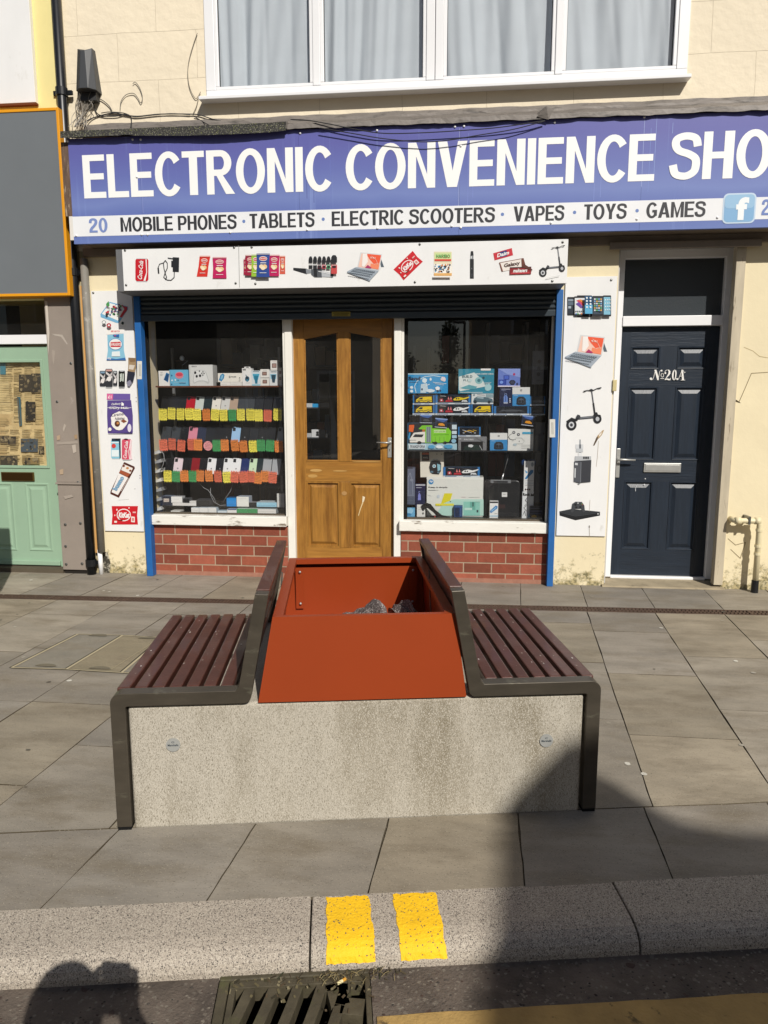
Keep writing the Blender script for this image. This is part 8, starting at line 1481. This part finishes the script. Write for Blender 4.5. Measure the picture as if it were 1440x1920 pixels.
# ================================================================== ACROSS THE STREET (casts the shade, shows in the glass)
def opposite():
    BR = mat('pale_opposite_wall', C('C9BBA6', .95), rough=.9, var=.2, vs=2); SL = mat('slate_roof', C('4a4c50', .8), rough=.7, var=.2, vs=4); GL_ = mat('opposite_window', (.03, .035, .04), rough=.15)  # wall colour made pale to brighten its reflection in the shop glass
    def bld(label, outline, dep, wins, name='opposite_building'):
        xs = [p[0] for p in outline]; root = thing(name, ((min(xs)+max(xs))/2, -10, 0), label, 'building')
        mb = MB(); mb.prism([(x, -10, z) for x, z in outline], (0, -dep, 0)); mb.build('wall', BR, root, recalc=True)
        for x0, x1, z0, z1 in wins:
            mb = MB(); mb.box(x0, x1, -9.995, -9.97, z0, z1); w = mb.build('window', GL_, root); mb = MB(); mb.box(x0-.07, x0, -9.99, -9.95, z0, z1); mb.box(x1, x1+.07, -9.99, -9.95, z0, z1); mb.box(x0, x1, -9.968, -9.95, (z0+z1)/2, (z0+z1)/2+.07); mb.box(x0-.07, x1+.07, -9.99, -9.95, z1+.001, z1+.09); mb.build('frame', UPVC, w)
            mb = MB(); mb.box(x0-.06, x1+.06, -9.99, -9.9, z0-.1, z0-.002); mb.build('sill', mat('pale_sill', C('b5ab98')), w)
        return root
    sil = [(5.35, 0), (5.35, 9.2), (6.08, 10.29), (6.31, 10.66), (6.53, 10.98), (6.64, 11.15), (6.84, 11.38), (7.02, 11.42), (7.16, 11.33), (7.19, 11.10), (7.30, 11.06), (14.5, 11.0), (14.5, 0)]
    b = bld('tall pale rendered building with a gabled end across the street to the right', sil, 8, [(6.2+i*2.1, 7.3+i*2.1, z, z+1.6) for i in range(4) for z in (1.2, 4.4, 7.4)])
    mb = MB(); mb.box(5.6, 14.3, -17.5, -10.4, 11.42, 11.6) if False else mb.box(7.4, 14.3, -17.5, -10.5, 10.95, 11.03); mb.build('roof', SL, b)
    bld('low pale rendered house across the street between the gap and the gabled building', [(.30, 0), (.30, 5.2), (.55, 5.9), (.75, 5.9), (.75, 5.4), (1.3, 6.2), (5.3, 6.2), (5.3, 0)], 7, [(1.5, 2.4, 3.4, 4.9), (3.3, 4.2, 3.4, 4.9), (1.3, 4.6, .5, 2.4)])
    bld('long pale rendered terrace across the street to the left', [(-14, 0), (-14, 7.4), (-9, 7.4), (-8.6, 8.2), (-8.0, 8.2), (-8.0, 7.4), (-2.6, 7.2), (-2.6, 0)], 8, [(-13+i*2.2, -12+i*2.2, z, z+1.4) for i in range(5) for z in (.9, 3.9)])
    # young trees, leaf clumps through the crown
    LF = mat('leaf', C('3E4A26', .8), rough=.7, var=.3, vs=6); BK = mat('bark', C('5a4c3c', .8), rough=.9)
    def tree(x, y, h, r, lab, seed):
        rr = random.Random(seed); root = thing('street_tree', (x, y, 0), lab, 'tree', None)
        mb = MB(); mb.tube([(x, y, 0), (x+.03, y, h*.4), (x-.02, y, h*.8)], [.06, .045, .02], 8)
        for k in range(7):
            a = rr.uniform(0, 6.28); z = h*(.4+.08*k); mb.tube([(x, y, z), (x+cos(a)*r*.7, y+sin(a)*r*.7, z+.5)], [.02, .006], 5)
        mb.build('trunk', BK, root)
        mb = MB()
        for k in range(34):
            a = rr.uniform(0, 6.28); q = rr.uniform(0, 1)**.6*r; zz = h*.42+rr.uniform(0, 1)*h*.6; q *= sin(min(1, (zz-h*.38)/(h*.65))*pi)**.5; cx, cy = x+q*cos(a), y+q*sin(a)
            for _ in range(42):
                d = Vector((rr.gauss(0, .07), rr.gauss(0, .07), rr.gauss(0, .09))); p = Vector((cx, cy, zz))+d; u = Vector((rr.uniform(-1, 1), rr.uniform(-1, 1), rr.uniform(-1, 1))).normalized()*.05; v = u.cross(Vector((rr.uniform(-1, 1), rr.uniform(-1, 1), rr.uniform(-1, 1)))).normalized()*.03
                mb.poly([p-u, p-v, p+u, p+v])
        mb.build('crown', LF, root)
    tree(-.31, -6.9, 3.3, .24, 'taller young street tree with an upright crown across the road', 4); tree(-1.38, -7.2, 2.7, .24, 'smaller young street tree across the road near the long terrace', 6)
    lp = thing('street_lamp', (.09, -8.2, 0), 'thin dark street lamp with a short arm across the road', 'street lamp')
    mb = MB(); mb.tube([(.09, -8.2, 0), (.09, -8.2, 3.55)], [.05, .03], 8); mb.build('pole', BLACKP, lp); mb = MB(); mb.box(-.22, .11, -8.24, -8.16, 3.53, 3.59); mb.build('lamp_head', BLACKP, lp)
opposite()
def shadow_board():  # unseen board, added only to cast the shade on the green door
    root = thing('added_shadow_board', (-3.15, 3.5, 0), 'unseen board on a post left of view, added to shade the green door', 'shadow caster')
    mb = MB(); mb.box(-3.55, -2.70, 3.48, 3.52, 1.32, 2.32); mb.build('panel', BLACKP, root, bevel=.05, seg=5); mb = MB(); mb.tube([(-3.12, 3.5, 0), (-3.12, 3.5, 1.33)], .04, 10); mb.build('post', BLACKP, root)
shadow_board()

# ================================================================== THE PHOTOGRAPHER (behind the camera, seen only by the shadow)
def photographer():
    SK = mat('skin', C('C99A7C'), rough=.5); CL = mat('dark_jacket', C('2b3340'), rough=.8); HR = mat('brown_hair', C('3a2a20'), rough=.7); TR_ = mat('jeans', C('2c3a52'), rough=.85)
    hx, hy, hz = .026, -.42, 1.615
    root = thing('person', (hx, hy+.02, RZ), 'person in a dark jacket standing in the road and holding up a phone', 'person')
    V = {}; E = []
    def vtx(n, p, r): V[n] = (Vector(p), r)
    def e(a, b): E.append((a, b))
    vtx('pel', (hx, hy, .95), .15); vtx('waist', (hx, hy, 1.12), .135); vtx('chest', (hx, hy+.01, 1.30), .155); vtx('ntop', (hx, hy+.01, 1.43), .085); vtx('neck', (hx, hy+.02, 1.48), .052); vtx('skull', (hx, hy+.03, 1.56), .075); vtx('crown', (hx, hy+.02, 1.635), .078)
    for a, b in (('pel', 'waist'), ('waist', 'chest'), ('chest', 'ntop'), ('ntop', 'neck'), ('neck', 'skull'), ('skull', 'crown')): e(a, b)
    for s_, t in ((-1, 'l'), (1, 'r')):
        vtx(t+'sh', (hx+s_*.19, hy+.01, 1.385), .062); vtx(t+'el', (hx+s_*.255, hy+.18, 1.17), .046); vtx(t+'wr', (-.036+s_*.055, hy+.345, 1.325), .028); vtx(t+'pa', (-.036+s_*.047, hy+.375, 1.36), .026)
        e('ntop', t+'sh'); e(t+'sh', t+'el'); e(t+'el', t+'wr'); e(t+'wr', t+'pa')
        vtx(t+'hip', (hx+s_*.095, hy, .88), .105); vtx(t+'kn', (hx+s_*.11, hy+.02, .42), .062); vtx(t+'an', (hx+s_*.12, hy-.02, .03), .042); vtx(t+'toe', (hx+s_*.14, hy+.16, RZ+.035), .035)
        e('pel', t+'hip'); e(t+'hip', t+'kn'); e(t+'kn', t+'an'); e(t+'an', t+'toe')
    names = list(V); me = bpy.data.meshes.new('body'); org = WL(root); me.from_pydata([V[n][0]-org for n in names], [(names.index(a), names.index(b)) for a, b in E], []); o = bpy.data.objects.new('body', me); COL.objects.link(o); o.parent = root; me.materials.append(CL)
    o.modifiers.new('skin', 'SKIN'); sv = me.skin_vertices[0].data
    for i, n in enumerate(names): sv[i].radius = (V[n][1], V[n][1]*(.75 if n in ('pel', 'waist', 'chest') else 1)); sv[i].use_root = (n == 'pel')
    sb = o.modifiers.new('s', 'SUBSURF'); sb.levels = sb.render_levels = 2
    mb = MB(); mb.lathe((hx, hy+.015, hz), [(.02, .105), (.06, .092), (.085, .05), (.093, 0), (.088, -.05), (.06, -.07)], n=18); mb.build('hair', HR, root, smooth=True)
    mb = MB(); mb.tube([(hx, hy+.11, 1.56), (hx, hy+.128, 1.545), (hx, hy+.11, 1.535)], [.008, .014, .008], 8); mb.build('nose', SK, root, smooth=True)
    for s_ in (-1, 1):                                                # fingers curl round the phone edge
        for k in range(4):
            z = 1.335+k*.019; x0 = -.036+s_*.050; mb = MB(); mb.tube([(x0, hy+.37, z), (x0+s_*.002, -.030, z), (x0-s_*.004, -.012, z+.002), (x0-s_*.014, -.0085+.0, z+.003)], [.009, .009, .008, .006], 8); mb.build('finger', SK, root, smooth=True) if False else None
    ph = thing('camera_phone', (-.036, -.012, 1.28), 'phone held upright at eye height by the person in the road', 'phone')
    mb = MB(); mb.box(-.075, .003, -.020, -.010, 1.27, 1.415); mb.build('case', BLACKP, ph, bevel=.003)
    for s_ in (-1, 1):
        for k in range(4):
            z = 1.325+k*.020; x0 = -.036+s_*.047; mb = MB(); mb.tube([(-.036+s_*.047, -.048, 1.35+(k-1.5)*.014), (x0+s_*.006, -.030, z), (x0+s_*.004, -.012, z+.003), (x0-s_*.010, -.0055, z+.004)], [.009, .009, .008, .0065], 8); mb.build('finger', SK, root, smooth=True)
        mb = MB(); mb.tube([(-.036+s_*.040, -.055, 1.335), (-.036+s_*.034, -.030, 1.345), (-.036+s_*.022, -.024, 1.365)], [.011, .010, .008], 8); mb.build('thumb', SK, root, smooth=True)
photographer()
